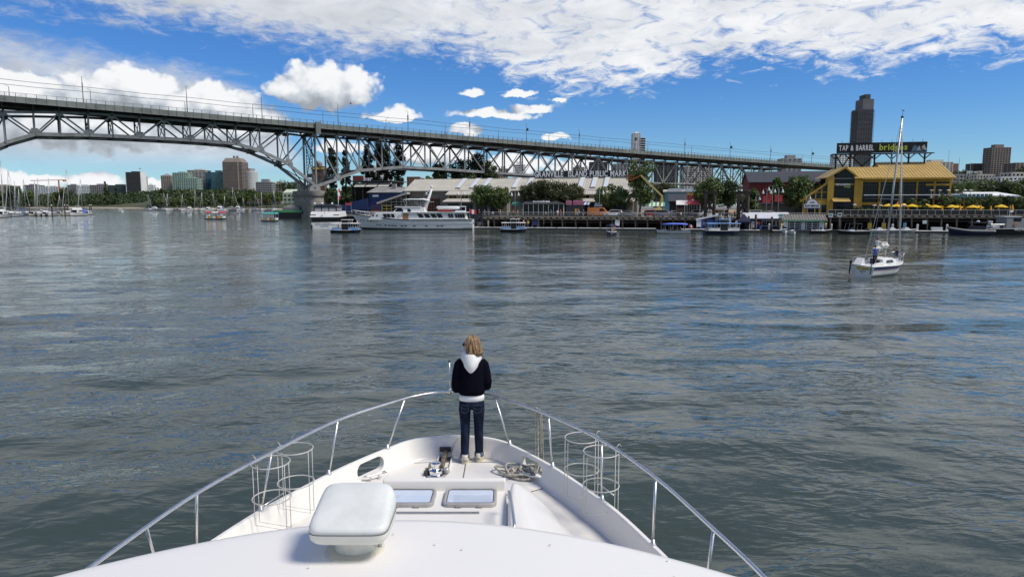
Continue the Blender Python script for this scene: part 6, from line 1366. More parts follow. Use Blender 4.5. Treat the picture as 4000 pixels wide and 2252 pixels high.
for u in (1800,1853,1899,2015,2066,2268,2318,2366):
    x = wu(u, 25)-aL; a_ = Vector((x,.6,0)); t0, t1 = .12, .93
    p0 = Vector((x,-.6+(RO+.6)*t0,ZE-.2+(ZRd-ZE+.2)*t0)); p1 = Vector((x,-.6+(RO+.6)*t1,ZE-.2+(ZRd-ZE+.2)*t1))
    s_ = MB().bar(p0+up*.22, p1+up*.22, 1.35, .4, up=up).build('skylight', 'market_trim', mk); MB().bar(p0+up*.43+sl_*.2, p1+up*.43-sl_*.2, 1.1, .05, up=up).build('pane', 'skylight', s_)
# red doors and windows on the plain left wall
def door(th, x0, x1, z1, m, y=.2, panes=(3,4), name='door', gm='boat_glass', fr=None):
    d_ = MB().box(x0,x1,y-.12,y+.05,0,z1).build(name, m, th); nx, nz = panes
    for i in range(nx):
        for j in range(nz):
            xa, xb = x0+(x1-x0)*(i+.14)/nx, x0+(x1-x0)*(i+.86)/nx; za, zb_ = z1*(.18+.78*(j+.1)/nz), z1*(.18+.78*(j+.9)/nz); MB().box(xa,xb,y-.15,y-.10,za,zb_).build('pane', gm, d_)
    return d_
X1 = lambda u: wu(u, 22)-aL
for u0, u1 in ((1668,1694),(1696,1718)): door(mk, X1(u0), X1(u1), 4.6, 'door_red')
MB().box(X1(1598),X1(1652),.02,.18,3.9,4.6).build('window', 'boat_glass', mk); 
for k in range(5): MB().box(X1(1598)+k*.85,X1(1598)+k*.85+.08,-.04,.05,1.0,4.6).build('mullion', 'market_trim', mk)
for k in range(4): MB().box(X1(1595),X1(1655),-.04,.05,1.0+k*.9,1.07+k*.9).build('transom', 'market_trim', mk)
# stepped lower fronts
def tier(u0, u1):
    x0, x1 = X1(u0), X1(u1)
    slope_roof(mk, x0, x1, -4.1, 8.35-ZW, -.5, 9.45-ZW, 'metal_roof', 'lower_roof'); MB().box(x0+.2,x1-.2,-3.6,.2,6.2-ZW,8.3-ZW).build('clerestory_wall', 'market_wall', mk)
    n = max(2, int((x1-x0)/3.4))
    for k in range(n):
        xa = x0+.8+k*(x1-x0-1.2)/n; f_ = MB().box(xa,xa+2.4,-3.72,-3.55,7.0-ZW,8.15-ZW).build('window', 'frame_yellow', mk)
        for j in range(2): MB().box(xa+.15+j*1.1,xa+1.15+j*1.1,-3.76,-3.70,7.1-ZW,8.05-ZW).build('pane', 'boat_glass', f_)
    slope_roof(mk, x0+.6, x1+.8, -8.6, 6.45-ZW, -3.5, 7.35-ZW, 'metal_roof', 'porch_roof'); MB().box(x0+1,x1+.4,-7.6,-3.4,0,6.4-ZW).build('front_wall', 'market_wall', mk)
    n = max(2, int((x1-x0)/4.2))
    for k in range(n): xa = x0+1.8+k*(x1-x0-2)/n; door(mk, xa, xa+3.0, 3.1, ('door_blue','roof_slate')[k % 2], -7.6, (4,3))
tier(1758, 1998); tier(2120, 2242); tier(2262, 2470)
# lean-to glass house on the left
lt = thing('glass_porch', 'glazed lean-to with a long sloping roof left of the market hall', 'building', wp(wu(1588,20),20,ZW), WR)
xl = lxu(1478,1588,20); zt_, zb_ = wpt(1590,758,20).z-ZW, wpt(1472,797,20).z-ZW
MB().extr([(xl,-1,zb_),(.6,-1,zt_),(.6,-1,zt_+.5),(xl,-1,zb_+.5)], (0,9,0)).build('roof', 'market_trim', lt); MB().extr([(xl+1,0,0),(0,0,0),(0,0,zt_-.3),(xl+1,0,zb_-.1)], (0,8,0)).build('glazing', 'boat_glass', lt)
for k in range(6): x = xl+1+(-xl-1)*k/5; MB().box(x-.05,x+.05,-.06,.02,0,zb_+(zt_-zb_)*k/5*.95).build('mullion', 'market_trim', lt)
for k in range(5): z = .9+k*.9; xs = xl+1 if z < zb_ else xl+1+(z-zb_)/(zt_-zb_)*(-xl-1)+.3; MB().box(xs,0,-.08,.02,z,z+.08).build('transom', 'market_trim', lt)
f_ = MB().box(xl+1.2,xl+4,-.12,-.04,.9,2.6).build('yellow_window', 'frame_yellow', lt); 
for j in range(2):
    for i in range(2): MB().box(xl+1.35+i*1.35,xl+2.5+i*1.35,-.15,-.1,1.0+j*.8,1.6+j*.8).build('pane', 'boat_glass', f_)
# ---- the big lettered sign on the roof
zs = wpt(2290, 691, 30.5).z; uL, uR = 2084, 2484; aS = wu(uL, 30.5)
sg = thing('roof_sign', 'long roof sign with white letters naming the market', 'sign', wp(aS, 30.5, zs), WR); Ls = wu(uR, 30.5)-aS
for k in range(8): MB().box(0,Ls,.0,.06,.02+k*.22,.15+k*.22).build('slat', 'roof_slate', sg)
MB().box(0,Ls,.065,.10,.0,1.76).build('backing', 'shade_wall', sg)
for k in range(22): MB().box(Ls*k/21-.05,Ls*k/21+.05,.06,.16,-.3,1.75).build('upright', 'roof_slate', sg)
MB().box(0,Ls,-.5,.5,-.35,-.2).build('walkway', 'rail_steel', sg)
for k in range(7):
    x = Ls*(k+.5)/7; MB().box(x-.12,x+.12,-.1,.15,ZRd+ZW-zs-.3,-.2).build('post', 'timber_dark', sg)
    for s_ in (-1,1): MB().bar((x,0,-1.1),(x+s_*1.6,0,-.3),.15,.15).build('knee_brace', 'timber_dark', sg)
def letters(th, body, x0, x1, z, size, m, y=-.08, ext=.05, bold=.03, name='letter'):
    items = []; x = 0
    for ch in body:
        if ch == ' ': x += size*.42; continue
        me = text_mesh(ch, size, ext, 'LEFT', bold=bold); xs = [v.co.x for v in me.vertices]; w_ = max(xs)-min(xs)
        items.append((me, x-min(xs), w_)); x += w_+size*.075
    k_ = (x1-x0)/(x-size*.075)
    for me, xo, w_ in items:
        for v in me.vertices: v.co.x = (v.co.x+xo)*k_
        me.materials.clear(); me.materials.append(M[m]); o = link_mesh(name, me, th, (x0, y, z)); o.rotation_euler = (pi/2,0,0)
letters(sg, 'GRANVILLE  ISLAND PUBLIC MARKET', .2, wu(2470, 30.5)-aS, .10, 2.2, 'sign_white', ext=.09, bold=.045)
# ---- sheds at the left of the market
def gable_shed(name, label, u0, u1, v_eave, v_ridge, off, depth, wm, rm, cat='building', z=ZW, ridge_along=True, group=None):
    th = wth(name, label, cat, u0, off, z, group); L_ = lxu(u1,u0,off); ze = wpt((u0+u1)/2, v_eave, off).z-z; zr = wpt((u0+u1)/2, v_ridge, off+depth/2).z-z
    MB().box(.2,L_-.2,.2,depth-.2,0,ze).build('wall', wm, th)
    slope_roof(th, -.3, L_+.3, -.5, ze-.15, depth/2, zr, rm, seam=0); slope_roof(th, -.3, L_+.3, depth+.5, ze-.15, depth/2+.03, zr, rm, seam=0)
    for x in (.2, L_-.4): MB().extr([(x,.2,ze-.05),(x,depth-.2,ze-.05),(x,depth/2,zr-.2)], (.2,0,0)).build('gable', wm, th)
    return th, L_, ze, zr
th, L_, ze, zr = gable_shed('blue_shed', 'dark blue shed with weathered grey roof left of the market', 1440, 1566, 749, 731, 46, 14, 'blue_shed', 'roof_rust')
MB().extr([(-10,-.5,2.6),(0,-.5,ze*.72),(0,-.5,0),(-10,-.5,0)], (0,9,0)).build('side_wing', 'blue_shed', th); MB().box(1.5,3.5,-.0,.18,ze-1.6,ze-.9).build('name_plate', 'sign_white', th); MB().extr([(-8.5,-.62,2.0),(L_*.75,-.62,2.4),(L_*.75,-.62,1.6),(-8.5,-.62,1.2)], (0,.1,0)).build('awning', 'blue_shed', th)
for k in range(4): MB().box(1+k*4,3.6+k*4,-.02,.18,.2,2.6).build('door', 'door_red', th)
MB().box(L_*.6,L_*.6+1.2,4,5.2,zr-1,zr+1.0).build('roof_vent', 'wall_grey', th)
mb_ = wth('bar_building', 'two storey terrace bar with cream awnings behind the blue shed', 'building', 1378, 62, ZW); L_ = lxu(1530,1378,62); z1 = wpt(1440,728,62).z-ZW
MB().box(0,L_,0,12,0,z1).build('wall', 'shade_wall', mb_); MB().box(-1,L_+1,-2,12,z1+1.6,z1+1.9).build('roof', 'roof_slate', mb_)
for k in range(3): MB().extr([(2+k*L_*.3,-3,z1-.2),(2+k*L_*.3+L_*.27,-3,z1-.2),(2+k*L_*.3+L_*.27,-.5,z1+1.1),(2+k*L_*.3,-.5,z1+1.1)], (0,.05,.08)).build('awning', 'market_trim', mb_)
z2 = wpt(1440,704,62).z-ZW
MB().box(.5,L_*.30,-.3,0,z2-.2,z2+1.6).build('red_panel', 'door_red', mb_); letters(mb_, 'bar', L_*.32, L_*.54, z2-.1, 1.9, 'sign_white', -.3, .06, .05, 'bar_letter')
for k in range(5): MB().box(1+k*L_/5,1.3+k*L_/5,-.2,.1,0,z1).build('post', 'timber_mid', mb_)
th = wth('kiosk_sign', 'red sign panel on posts left of the blue shed', 'sign', 1362, 30, ZW); z2 = wpt(1362,803,30).z-ZW
MB().box(-.9,.9,-.06,.06,z2,z2+.9).build('panel', 'flag_red', th); text('lettering', 'Tours & Tickets', .3, 'sign_white', th, (0,-.08,z2+.3), 0, width=1.5, ext=.01)
for x in (-.9,.9): MB().box(x-.05,x+.05,-.05,.05,0,z2+1.1).build('post', 'rail_steel', th)
th = thing('flagpole', 'white flagpole with a drooping red and white flag by the bridge pier', 'flagpole', at(1323, 838, 192)); z2 = at(1318,718,192).z-th.location.z
MB().tube([(0,0,0),(0,0,z2)], [.12,.06], 8).build('pole', 'sign_white', th, True)
for k, m in enumerate(('flag_red','sign_white','flag_red')): MB().extr([(.1,0,z2-1.2-k*1.0),(.55,.1,z2-1.5-k*1.0),(.5,.1,z2-2.6-k*.9),(.1,0,z2-2.3-k*.9)], (0,.04,0)).build('flag_stripe', m, th)
MB().ball((0,0,z2), .14, 8, 5).build('finial', 'sign_white', th)
# behind and around the bridge pier
th, W_, D_, Hh = block('green_house', 'pale green two storey house with skylights left of the bridge pier', 1106, 1172, 752, 800, 320, 'pale_green', 'glass_dark', 3, 4, depth=12, group=None, bandf=.55, roofbox=0, cat='building')
for k in range(2): MB().cbox((W_*.22+k*1.6,-D_/2-.2,Hh-.7), (1.2,.3,1.6)).build('skylight', 'skylight', th)
MB().loft([[(-W_/2,-D_/2,Hh),(W_/2,-D_/2,Hh),(W_/2,D_/2,Hh),(-W_/2,D_/2,Hh)],[(-W_*.45,-D_*.1,Hh+1.6),(W_*.45,-D_*.1,Hh+1.6),(W_*.45,D_*.1,Hh+1.6),(-W_*.45,D_*.1,Hh+1.6)]]).build('roof', 'pale_green', th)
th = thing('barge', 'black barge with a low canopy moored left of the bridge pier', 'barge', on(1135, 852, 0), -.05); MB().loft([[(-5.5,-3,-.5),(5.5,-3,-.5),(5.5,3,-.5),(-5.5,3,-.5)],[(-6,-3.2,3.2),(6,-3.2,3.2),(6,3.2,3.2),(-6,3.2,3.2)]]).build('hull', 'boat_black', th); MB().box(-6.05,6.05,-3.25,-3.15,2.4,3.3).build('bulwark', 'boat_green', th); MB().loft([[(-2.5,-2,3.3),(4.5,-2,3.3),(4.5,2,3.3),(-2.5,2,3.3)],[(-2.5,-2,4.4),(4.5,-2,4.4),(4.5,2,4.4),(-2.5,2,4.4)],[(0,-.5,5.6),(2,-.5,5.6),(2,.5,5.6),(0,.5,5.6)]]).build('canopy', 'wall_grey', th)
th, W_, D_, Hh = block('low_block', 'long low building with red roof behind the far marina', 965, 1098, 785, 800, 770, 'wall_cream', 'glass_dark', 1, 14, depth=9, roofbox=0); MB().extr([(-W_/2-.5,-D_/2-.8,Hh),(-W_/2-.5,D_/2,Hh),(-W_/2-.5,0,Hh+2)], (W_+1,0,0)).build('roof', 'roof_red', th)
th = thing('silo_tower', 'rusty brown plant tower with yellow railing behind the bridge pier', 'tower', at(1253, 820, 335)); th.location.z = 2; W_ = 44*335/F; z2 = at(1253,650,335).z-2
MB().box(-W_/2,W_/2,-W_/2,W_/2,0,z2).build('wall', 'brick_dark', th); MB().box(-W_/2-.4,W_/2+.4,-W_/2-.4,W_/2+.4,z2*.955,z2*.965).build('railing', 'boat_yellow', th); MB().box(-W_/2-.4,W_/2+.4,-W_/2-.4,-W_/2-.3,z2*.93,z2*.955).build('platform', 'boat_yellow', th)
for k in range(4): MB().box(-W_*.42+k*W_*.22,-W_*.42+k*W_*.22+W_*.12,-W_/2-.1,-W_/2+.1,z2*.45,z2*.8).build('panel', ('roof_rust','boat_orange','blue_shed','brick_dark')[k], th)
MB().lathe([(1.5,z2),(1.5,z2+1.6),(.4,z2+2.6)], n=12).build('hopper', 'roof_rust', th); MB().tube([(-W_*.55,0,0),(-W_*.55,0,z2*.86)], .9, 10).build('pipe', 'wall_white', th, True); MB().cbox((-W_*.8,0,z2*.80),(2.5,1.4,1.6)).build('hood', 'roof_slate', th)
# poplars and trees behind the bridge
for k, (u, vt, Y, w_, sh, m, lb) in enumerate([(1300,582,322,5.5,'poplar','leaf_poplar','slim dark poplar right behind the bridge pier'),(1352,590,330,4.0,'poplar','leaf_poplar','thin poplar standing alone between the pier and the bar'),(1440,572,325,5.5,'poplar','leaf_poplar','left poplar of the dense pair beyond the side span'),(1482,556,328,7.5,'poplar','leaf_poplar','tallest broad poplar beyond the side span'),(1513,566,335,5.5,'poplar','leaf_poplar','poplar just right of the tallest one'),(1560,560,332,6.0,'poplar','leaf_poplar','right poplar left of the market gable'),(1720,612,330,8,'round','leaf_dark','small round dark tree under the middle of the bridge'),(1800,600,335,12,'round','leaf_poplar','big dark tree under the bridge, left half'),(1870,588,340,13,'round','leaf_poplar','tallest dark tree crown under the bridge'),(1912,620,335,9,'round','leaf_dark','dark tree at the right of the big crowns under the bridge')]):
    h = CAMH+(797-vt)*Y/F-ZW; tree('tree', lb, (at(u,790,Y).x, Y, ZW), h, w_, sh, m, 5600, .42, 80, 40+k, 'trees behind the bridge')
for k, (u, vt, Y, w_, h0, m) in enumerate([(1310,735,262,9,0,'leaf_dark'),(1345,745,240,8,0,'leaf_dark'),(1395,700,270,8,0,'leaf_dark'),(1668,672,260,5,0,'leaf_light'),(1690,690,258,6,0,'leaf_mid'),(1840,678,262,10,0,'leaf_mid'),(1775,690,262,6,0,'leaf_mid'),(2590,700,235,7,0,'leaf_plum'),(2640,728,250,14,0,'leaf_mid')]):
    h = CAMH+(797-vt)*Y/F-ZW; tree('tree', ['dense tree by the foot of the bridge pier','dark bush right of the bridge pier','dark tree behind the bar terrace','pale sapling behind the market ridge, left','small green tree behind the market ridge beside the sapling','rounded green tree behind the market ridge','little tree peeping over the market ridge','brownish tree right of the tall market tree','low green tree behind the teal building'][k], (at(u,790,Y).x, Y, ZW), h, w_, 'round', m, 2600, .34, 34, 70+k, 'trees behind the market')
# trees in front of the market
for k, (u, off, vt, w_, m, sh, lb) in enumerate([(1887,6,716,7.0,'leaf_mid','round','left of the two leafy trees before the market front'),(1952,6,722,6.2,'leaf_mid','round','right of the two leafy trees before the market front'),(2085,9,705,8.0,'leaf_plum','round','left plum leaved tree above the dining pavilion'),(2150,9,688,9.0,'leaf_plum','round','middle plum leaved tree above the dining pavilion'),(2222,9,706,8.0,'leaf_plum','round','right plum leaved tree beside the pink signs'),(2385,9,724,8.5,'leaf_mid','wide','low spreading tree before the right market front'),(2500,8,612,7.2,'leaf_mid','tall','tall tree rising above the market roof by the lift'),(2772,6,688,8.0,'leaf_mid','round','green tree between the two timber frames'),(2842,8,694,8.0,'leaf_dark','round','dark tree just left of the right timber frame'),(2937,14,740,3.2,'leaf_mid','poplar','narrow green tree left of the street lamps'),(3032,16,684,4.0,'leaf_mid','round','thin tree above the red banners'),(3108,14,668,6.6,'leaf_mid','tall','tall broad tree left of the yellow restaurant'),(3170,18,718,4.5,'leaf_dark','poplar','dark conical tree at the red barn end'),(3215,16,706,4.0,'leaf_dark','poplar','dark conical tree beside the yellow lean-to')]):
    p = wp(wu(u,off),off,ZW); h = wpt(u,vt,off).z-ZW; tree('tree', lb, p, h, w_, sh, m, 11000 if u == 2493 else 6000, .25, 110 if u == 2493 else 62, 100+k, 'trees on the market side')
# ---- dining pavilion
pv = wth('dining_pavilion', 'glazed dining pavilion with dark hipped roof lettered in white', 'pavilion', 2040, 4.5, ZW); L_ = lxu(2205,2040,4.5); z0, z1 = wpt(2120,797,4.5).z-ZW, wpt(2120,777,8).z-ZW
MB().box(.3,L_-.3,.3,7,0,z0).build('glazing', 'boat_glass', pv); MB().loft([[(-.3,-.3,z0),(L_+.3,-.3,z0),(L_+.3,7.5,z0),(-.3,7.5,z0)],[(1.2,2.6,z1),(L_-3.2,2.6,z1),(L_-3.2,4.6,z1),(1.2,4.6,z1)]]).build('roof', 'roof_slate', pv)
for k in range(9): x = .25+(L_-.5)*k/8; MB().box(x-.05,x+.05,.2,.3,0,z0).build('mullion', 'sign_white', pv)
MB().box(.2,L_-.2,.2,.32,.0,.5).build('sill_wall', 'timber_mid', pv)
for k in range(4): MB().box(L_-.35,L_-.2,.3+k*2.1,.45+k*2.1,0,z0).build('mullion', 'sign_white', pv)
o = text('lettering', 'popina', 1.05, 'sign_white', pv, (L_*.44,.78,z0+.42), 0, pi/2-radians(48), width=4.2, ext=.02, bold=.03)
st = wth('food_stall', 'dark food stall with pink sign boards right of the pavilion', 'stall', 2210, 5, ZW); L_ = lxu(2276,2210,5); z1 = wpt(2240,782,5).z-ZW
MB().box(0,L_,.3,4,0,z1-.2).build('booth', 'roof_slate', st)
for a_, b_, tx in ((.0,1.35,'tacos'),(1.75,2.9,'fish'),(2.95,4.1,'crepes')): s_ = MB().box(a_,b_,.12,.28,z1-1.1,z1).build('sign_board', 'pink_sign', st); text('lettering', tx, .4, 'boat_red', st, ((a_+b_)/2,.1,z1-.75), 0, width=.9, ext=.01)
for k, m in enumerate(('cloth_yellow','cloth_pink','cloth_navy')): MB().box(2.2+k*.6,2.6+k*.6,.18,.28,.3,1.9).build('menu_panel', m, st)
# awnings and tents
def awning(label, u0, u1, v0, v1, off, cols, post=True):
    th = wth('awning', label, 'awning', u0, off, ZW, 'awnings along the wharf'); L_ = lxu(u1,u0,off); za, zb_ = wpt(u0,v1,off).z-ZW, wpt(u0,v0,off).z-ZW; n = max(4, int(L_/.45))
    for k in range(n): MB().extr([(L_*k/n,-1.2,za),(L_*(k+1)/n,-1.2,za),(L_*(k+1)/n,1.6,zb_),(L_*k/n,1.6,zb_)], (0,0,.05)).build('stripe', cols[k % len(cols)], th)
    for x in (.1,L_-.1): MB().box(x-.05,x+.05,-1.1,-1.0,0,za).build('post', 'rail_steel', th); MB().box(x-.05,x+.05,1.5,1.6,0,zb_).build('post', 'rail_steel', th)
awning('green and white striped awning under the boom lift', 2496, 2596, 790, 806, 8, ['awning_green','awning_white']); awning('blue and white striped awning left of the van', 2276, 2302, 790, 800, 7, ['canvas_blue','awning_white']); awning('white awning above the orange van', 2322, 2352, 791, 806, 7, ['awning_white']); awning('small mint green awning left of the pavilion', 1998, 2032, 790, 803, 8, ['awning_green'])
awning('white sloping roof of the wooden kiosk', 2640, 2685, 783, 800, 4, ['awning_white'])
def tent(label, u, off, w_, v_top, v_eave, z, m, legs=True):
    th = wth('tent', label, 'tent', u, off, z, 'pop-up tents'); zt, ze = wpt(u,v_top,off).z-z, wpt(u,v_eave,off).z-z; h_ = w_/2
    MB().loft([[(-h_,-h_,ze-.25),(h_,-h_,ze-.25),(h_,h_,ze-.25),(-h_,h_,ze-.25)],[(-h_,-h_,ze),(h_,-h_,ze),(h_,h_,ze),(-h_,h_,ze)],[(-h_*.4,-h_*.4,ze+(zt-ze)*.5),(h_*.4,-h_*.4,ze+(zt-ze)*.5),(h_*.4,h_*.4,ze+(zt-ze)*.5),(-h_*.4,h_*.4,ze+(zt-ze)*.5)],[(-.05,-.05,zt),(.05,-.05,zt),(.05,.05,zt),(-.05,.05,zt)]]).build('canopy', m, th)
    for x in (-h_+.08,h_-.08):
        for y in (-h_+.08,h_-.08): MB().box(x-.04,x+.04,y-.04,y+.04,0,ze).build('leg', 'sign_white', th)
    return th
t_ = tent('red peaked tent on the wharf beside the wooden kiosk', 2703, 5, 3.6, 772, 795, ZW, 'tent_red'); text('emblem', '*', 1.2, 'sign_white', t_, (0,-1.35,wpt(2703,790,5).z-ZW), 0, pi/2-.5, ext=.01)
tent('navy peaked tent on the float beside the navy ferry', 2906, -9.5, 3.0, 834, 864, .45, 'boat_navy')
kk = wth('wooden_kiosk', 'brown timber kiosk beside the red tent', 'kiosk', 2643, 4, ZW); L_ = lxu(2688,2643,4)
for k in range(9): MB().box(L_*k/9,L_*k/9+L_/9-.04,0,.1,0,2.1).build('plank', 'timber_mid', kk)
MB().box(0,L_,.12,3,0,2.1).build('wall', 'timber_dark', kk)
# teal building, banners, red barn
th, L_, ze, zr = gable_shed('teal_building', 'pale teal building with white rooflights behind the lift', 2592, 2722, 746, 741, 48, 16, 'teal_wall', 'metal_roof')
for u in (2635,2700): x = lxu(u,2592,48); MB().box(x-1.9,x+1.9,-.4,3.4,ze-.1,ze+.75).build('rooflight', 'skylight', th)
for k in range(2): MB().box(1.5+k*4.5,4+k*4.5,.02,.18,3.2,5.2).build('window', 'boat_glass', th)
gable_shed('brown_pavilion', 'low pavilion with dark hipped roof left of the timber frames', 2612, 2752, 783, 758, 20, 10, 'timber_dark', 'roof_slate')
bn_ = [(2681,752,782),(2692,755,783),(2700,750,780),(2710,757,785),(2720,758,784)]
for k, (u, v0, v1) in enumerate(bn_):
    th = wth('banner_pole', 'red and yellow banner behind the red tent, %s from the left' % ORD[k], 'banner', u, 12, ZW, 'banners behind the red tent'); za, zb_ = wpt(u,v1,12).z-ZW, wpt(u,v0,12).z-ZW
    MB().tube([(0,0,0),(0,0,zb_+.2)], .05, 6).build('pole', 'rail_steel', th); MB().box(.05,.7,-.02,.02,za,zb_).build('cloth', 'banner_red', th); MB().box(.05,.7,-.03,.03,zb_-.5,zb_-.1).build('cloth_band', 'boat_yellow', th)
th, L_, ze, zr = gable_shed('red_barn', 'long dark red warehouse with charcoal roof left of the yellow restaurant', 2922, 3420, 708, 668, 58, 20, 'barn_red', 'roof_slate')
for k in range(int(L_/1.2)): MB().box(k*1.2,k*1.2+.12,.12,.22,0,ze-.2).build('batten', 'barn_red', th)
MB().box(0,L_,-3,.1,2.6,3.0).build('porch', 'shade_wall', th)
lw = wth('low_wall', 'low dark wall behind the parked cars left of the boat rental sign', 'wall', 2910, 22, ZW); MB().box(0,lxu(3160,2910,22),0,.5,0,3.4).build('panel', 'market_wall', lw); MB().box(0,lxu(3100,2910,22),-.3,.0,2.9,3.05).build('coping', 'blue_shed', lw)
# street lamps with white bells
for k, (u, v0, heads, ban) in enumerate([(2992,736,(-1,1),1),(3014,724,(-1,),1),(3038,732,(-1,1),1),(2724,748,(1,),0),(2950,760,(1,),0),(3146,760,(1,),0),(1802,742,(-1,1),0),(2012,745,(-1,1),0),(2341,738,(1,),0)]):
    off = 3 if u < 2400 else 9; h = wpt(u,v0,off).z-ZW
    th = wth('street_lamp', ['lamp with two white bells and a red banner, left of the three','taller hooked lamp with one white bell, middle of the three','lamp with two white bells and banners, right of the three','hooked lamp with white bell behind the red banners','single bell lamp left of the three bannered lamps','single bell lamp beside the yellow restaurant','twin bell lamp before the left market front','twin bell lamp left of the dining pavilion','hooked lamp before the right market front'][k], 'street lamp', u, off, ZW, 'street lamps along the wharf')
    MB().tube([(0,0,0),(0,0,h-.4)], [.09,.06], 7).build('pole', 'rail_steel', th, True)
    for s_ in heads:
        MB().tube([(0,0,h-.5),(s_*.1,0,h-.1),(s_*.45,0,h),(s_*.8,0,h-.15),(s_*.85,0,h-.4)], .035, 6).build('arm', 'rail_steel', th, True); MB().lathe([(.08,0),(.12,-.25),(.32,-.75),(.30,-.78)], (s_*.85,0,h-.4), 12).build('bell_shade', 'sign_white', th, True)
        if ban: MB().box(s_*.15,s_*.85,-.02,.02,h-3.3,h-1.7).build('banner', 'banner_red', th)
# timber frames standing in the water
for u0, u1, lb in ((2756,2790,'tall dark timber frame left of the navy tent'),(2886,2920,'tall dark timber frame right behind the navy tent')):
    off = -3; th = wth('timber_frame', lb, 'timber frame', u0, off, 0, 'timber frames'); L_ = lxu(u1,u0,off); h = wpt(u0,742,off).z
    for x in (0,L_): MB().tube([(x,0,-1.5),(x,0,h)], .3, 8).build('post', 'pile_wood', th, True); MB().tube([(x,2.4,-1.5),(x,2.4,h)], .3, 8).build('post', 'pile_wood', th, True)
    for y in (-.3,2.7): MB().bar((-.6,y,h-.5),(L_+.6,y,h-.5),.3,.5).build('cap_beam', 'timber_dark', th); MB().bar((0,y,h*.45),(L_,y,h*.8),.2,.3).build('brace', 'timber_dark', th); MB().bar((L_,y,h*.45),(0,y,h*.8),.2,.3).build('brace', 'timber_dark', th)
# ---- boom lift
bl = wth('boom_lift', 'yellow boom lift with orange basket raised beside the tall tree', 'boom lift', 2572, 5.5, ZW)
def bq(u, v): q = ROOT[bl.name] @ wpt(u, v, 5.5); return Vector((q.x, 0, q.z))
MB().box(-1.4,1.4,-1.1,1.1,.35,1.1).build('chassis', 'boom_yellow', bl, bev=.06)
for x in (-1,1):
    for y in (-1,1): MB().tube([(x,y*1.15-.15,.42),(x,y*1.15+.15,.42)], .42, 12).build('wheel', 'rubber', bl)
MB().box(-.9,.7,-.8,.8,1.1,2.0).build('turret', 'boom_yellow', bl, bev=.08)
MB().bar((0,0,1.9), bq(2587,772), .5, .55, up=(0,1,0)).build('riser', 'boom_yellow', bl); MB().bar(bq(2587,766), bq(2503,684), .42, .62, up=(0,1,0)).build('boom', 'boom_yellow', bl); MB().bar(bq(2588,790), bq(2586,762), .5, .7, up=(0,1,0)).build('elbow', 'boom_yellow', bl)
a_, b_ = bq(2550,728), bq(2535,712); d_ = b_-a_; o = text('lettering', 'AG LIFT', .62, 'boat_black', bl, tuple(lerp(bq(2587,766), bq(2503,684), .38)+Vector((.1,-.26,-.25))), 0, ext=.01); o.rotation_euler = (pi/2, atan2(82*1.0,84)*1.0, 0)
MB().bar(bq(2503,684), bq(2478,698), .25, .3, up=(0,1,0)).build('jib', 'boom_orange', bl); c_ = bq(2463,703)
bk = MB().box(c_.x-.7,c_.x+.7,-.6,.6,c_.z-.05,c_.z+.1).build('basket', 'boom_orange', bl)
for x in (-.7,.7):
    for y in (-.6,.6): MB().box(c_.x+x-.03,c_.x+x+.03,y-.03,y+.03,c_.z,c_.z+1.1).build('basket_post', 'boom_orange', bk)
for z in (.55,1.1): MB().tube([(c_.x-.7,-.6,c_.z+z),(c_.x+.7,-.6,c_.z+z),(c_.x+.7,.6,c_.z+z),(c_.x-.7,.6,c_.z+z)], .03, 5, closed=True).build('basket_rail', 'boom_orange', bk)
# ================================================================ BOAT RENTALS AND THE YELLOW RESTAURANT
mat('yellow_wall', (.46,.285,.045), .75, 0, .12, .5, dirt=.25, dcol=(.33,.20,.05)); mat('yellow_roof', (.46,.315,.10), .6, 0, .10, .3, dirt=.3, dcol=(.40,.27,.09)); mat('yellow_seam', (.40,.27,.085), .6); mat('white_corr', (.70,.71,.72), .5, 0, .05, .6, dirt=.3, dcol=(.5,.54,.6)); mat('navy_wall', (.018,.022,.05), .8); mat('garage_white', (.64,.65,.66), .7); mat('roof_taupe', (.20,.185,.165), .8, 0, .15, .8); mat('umbrella_yellow', (.75,.47,.03), .8, 0, .08, 2); mat('umbrella_fold', (.60,.30,.03), .85); mat('lime_letter', (.50,.58,.06), .5); mat('heater_white', (.72,.70,.64), .5); mat('hedge_box', (.08,.06,.04), .9); mat('art_pale', (.45,.44,.42), .6); mat('art_blue', (.10,.18,.24), .6)
# navy floating shed
fs = wth('floating_shed', 'navy floating shed with white corrugated roof at the ramp foot', 'building', 2918, -6.5, .2); L_ = lxu(3090,2918,-6.5); z0, z1 = wpt(3000,851,-6.5).z-.2, wpt(3000,829,-3).z-.2
MB().box(-.3,L_+.3,-.6,5,-.5,.25).build('float_base', 'float_side', fs); MB().box(0,L_,0,4.5,.25,z0).build('wall', 'navy_wall', fs)
slope_roof(fs, -.6, L_, -.5, z0-.05, 3.6, z1, 'white_corr', seam=.3, sm='white_corr')
for u0, u1 in ((2977,3030),(3034,3048)):
    xa, xb = lxu(u0,2918,-6.5), lxu(u1,2918,-6.5); w_ = MB().box(xa,xb,-.06,.0,1.0,2.15).build('window', 'sign_white', fs); n = max(1, int((xb-xa)/.8))
    for k in range(n): MB().box(xa+.06+(xb-xa-.06)*k/n,xa+(xb-xa-.06)*(k+1)/n,-.1,-.05,1.07,2.08).build('pane', 'boat_glass', w_)
for u in (2926,2942): x = lxu(u,2918,-6.5); MB().tube([(x+.2*cos(a_),-.1,1.75+.2*sin(a_)) for a_ in np.linspace(0,2*pi,15)[:-1]], .06, 6, closed=True).build('life_ring', 'sign_white', fs, True)
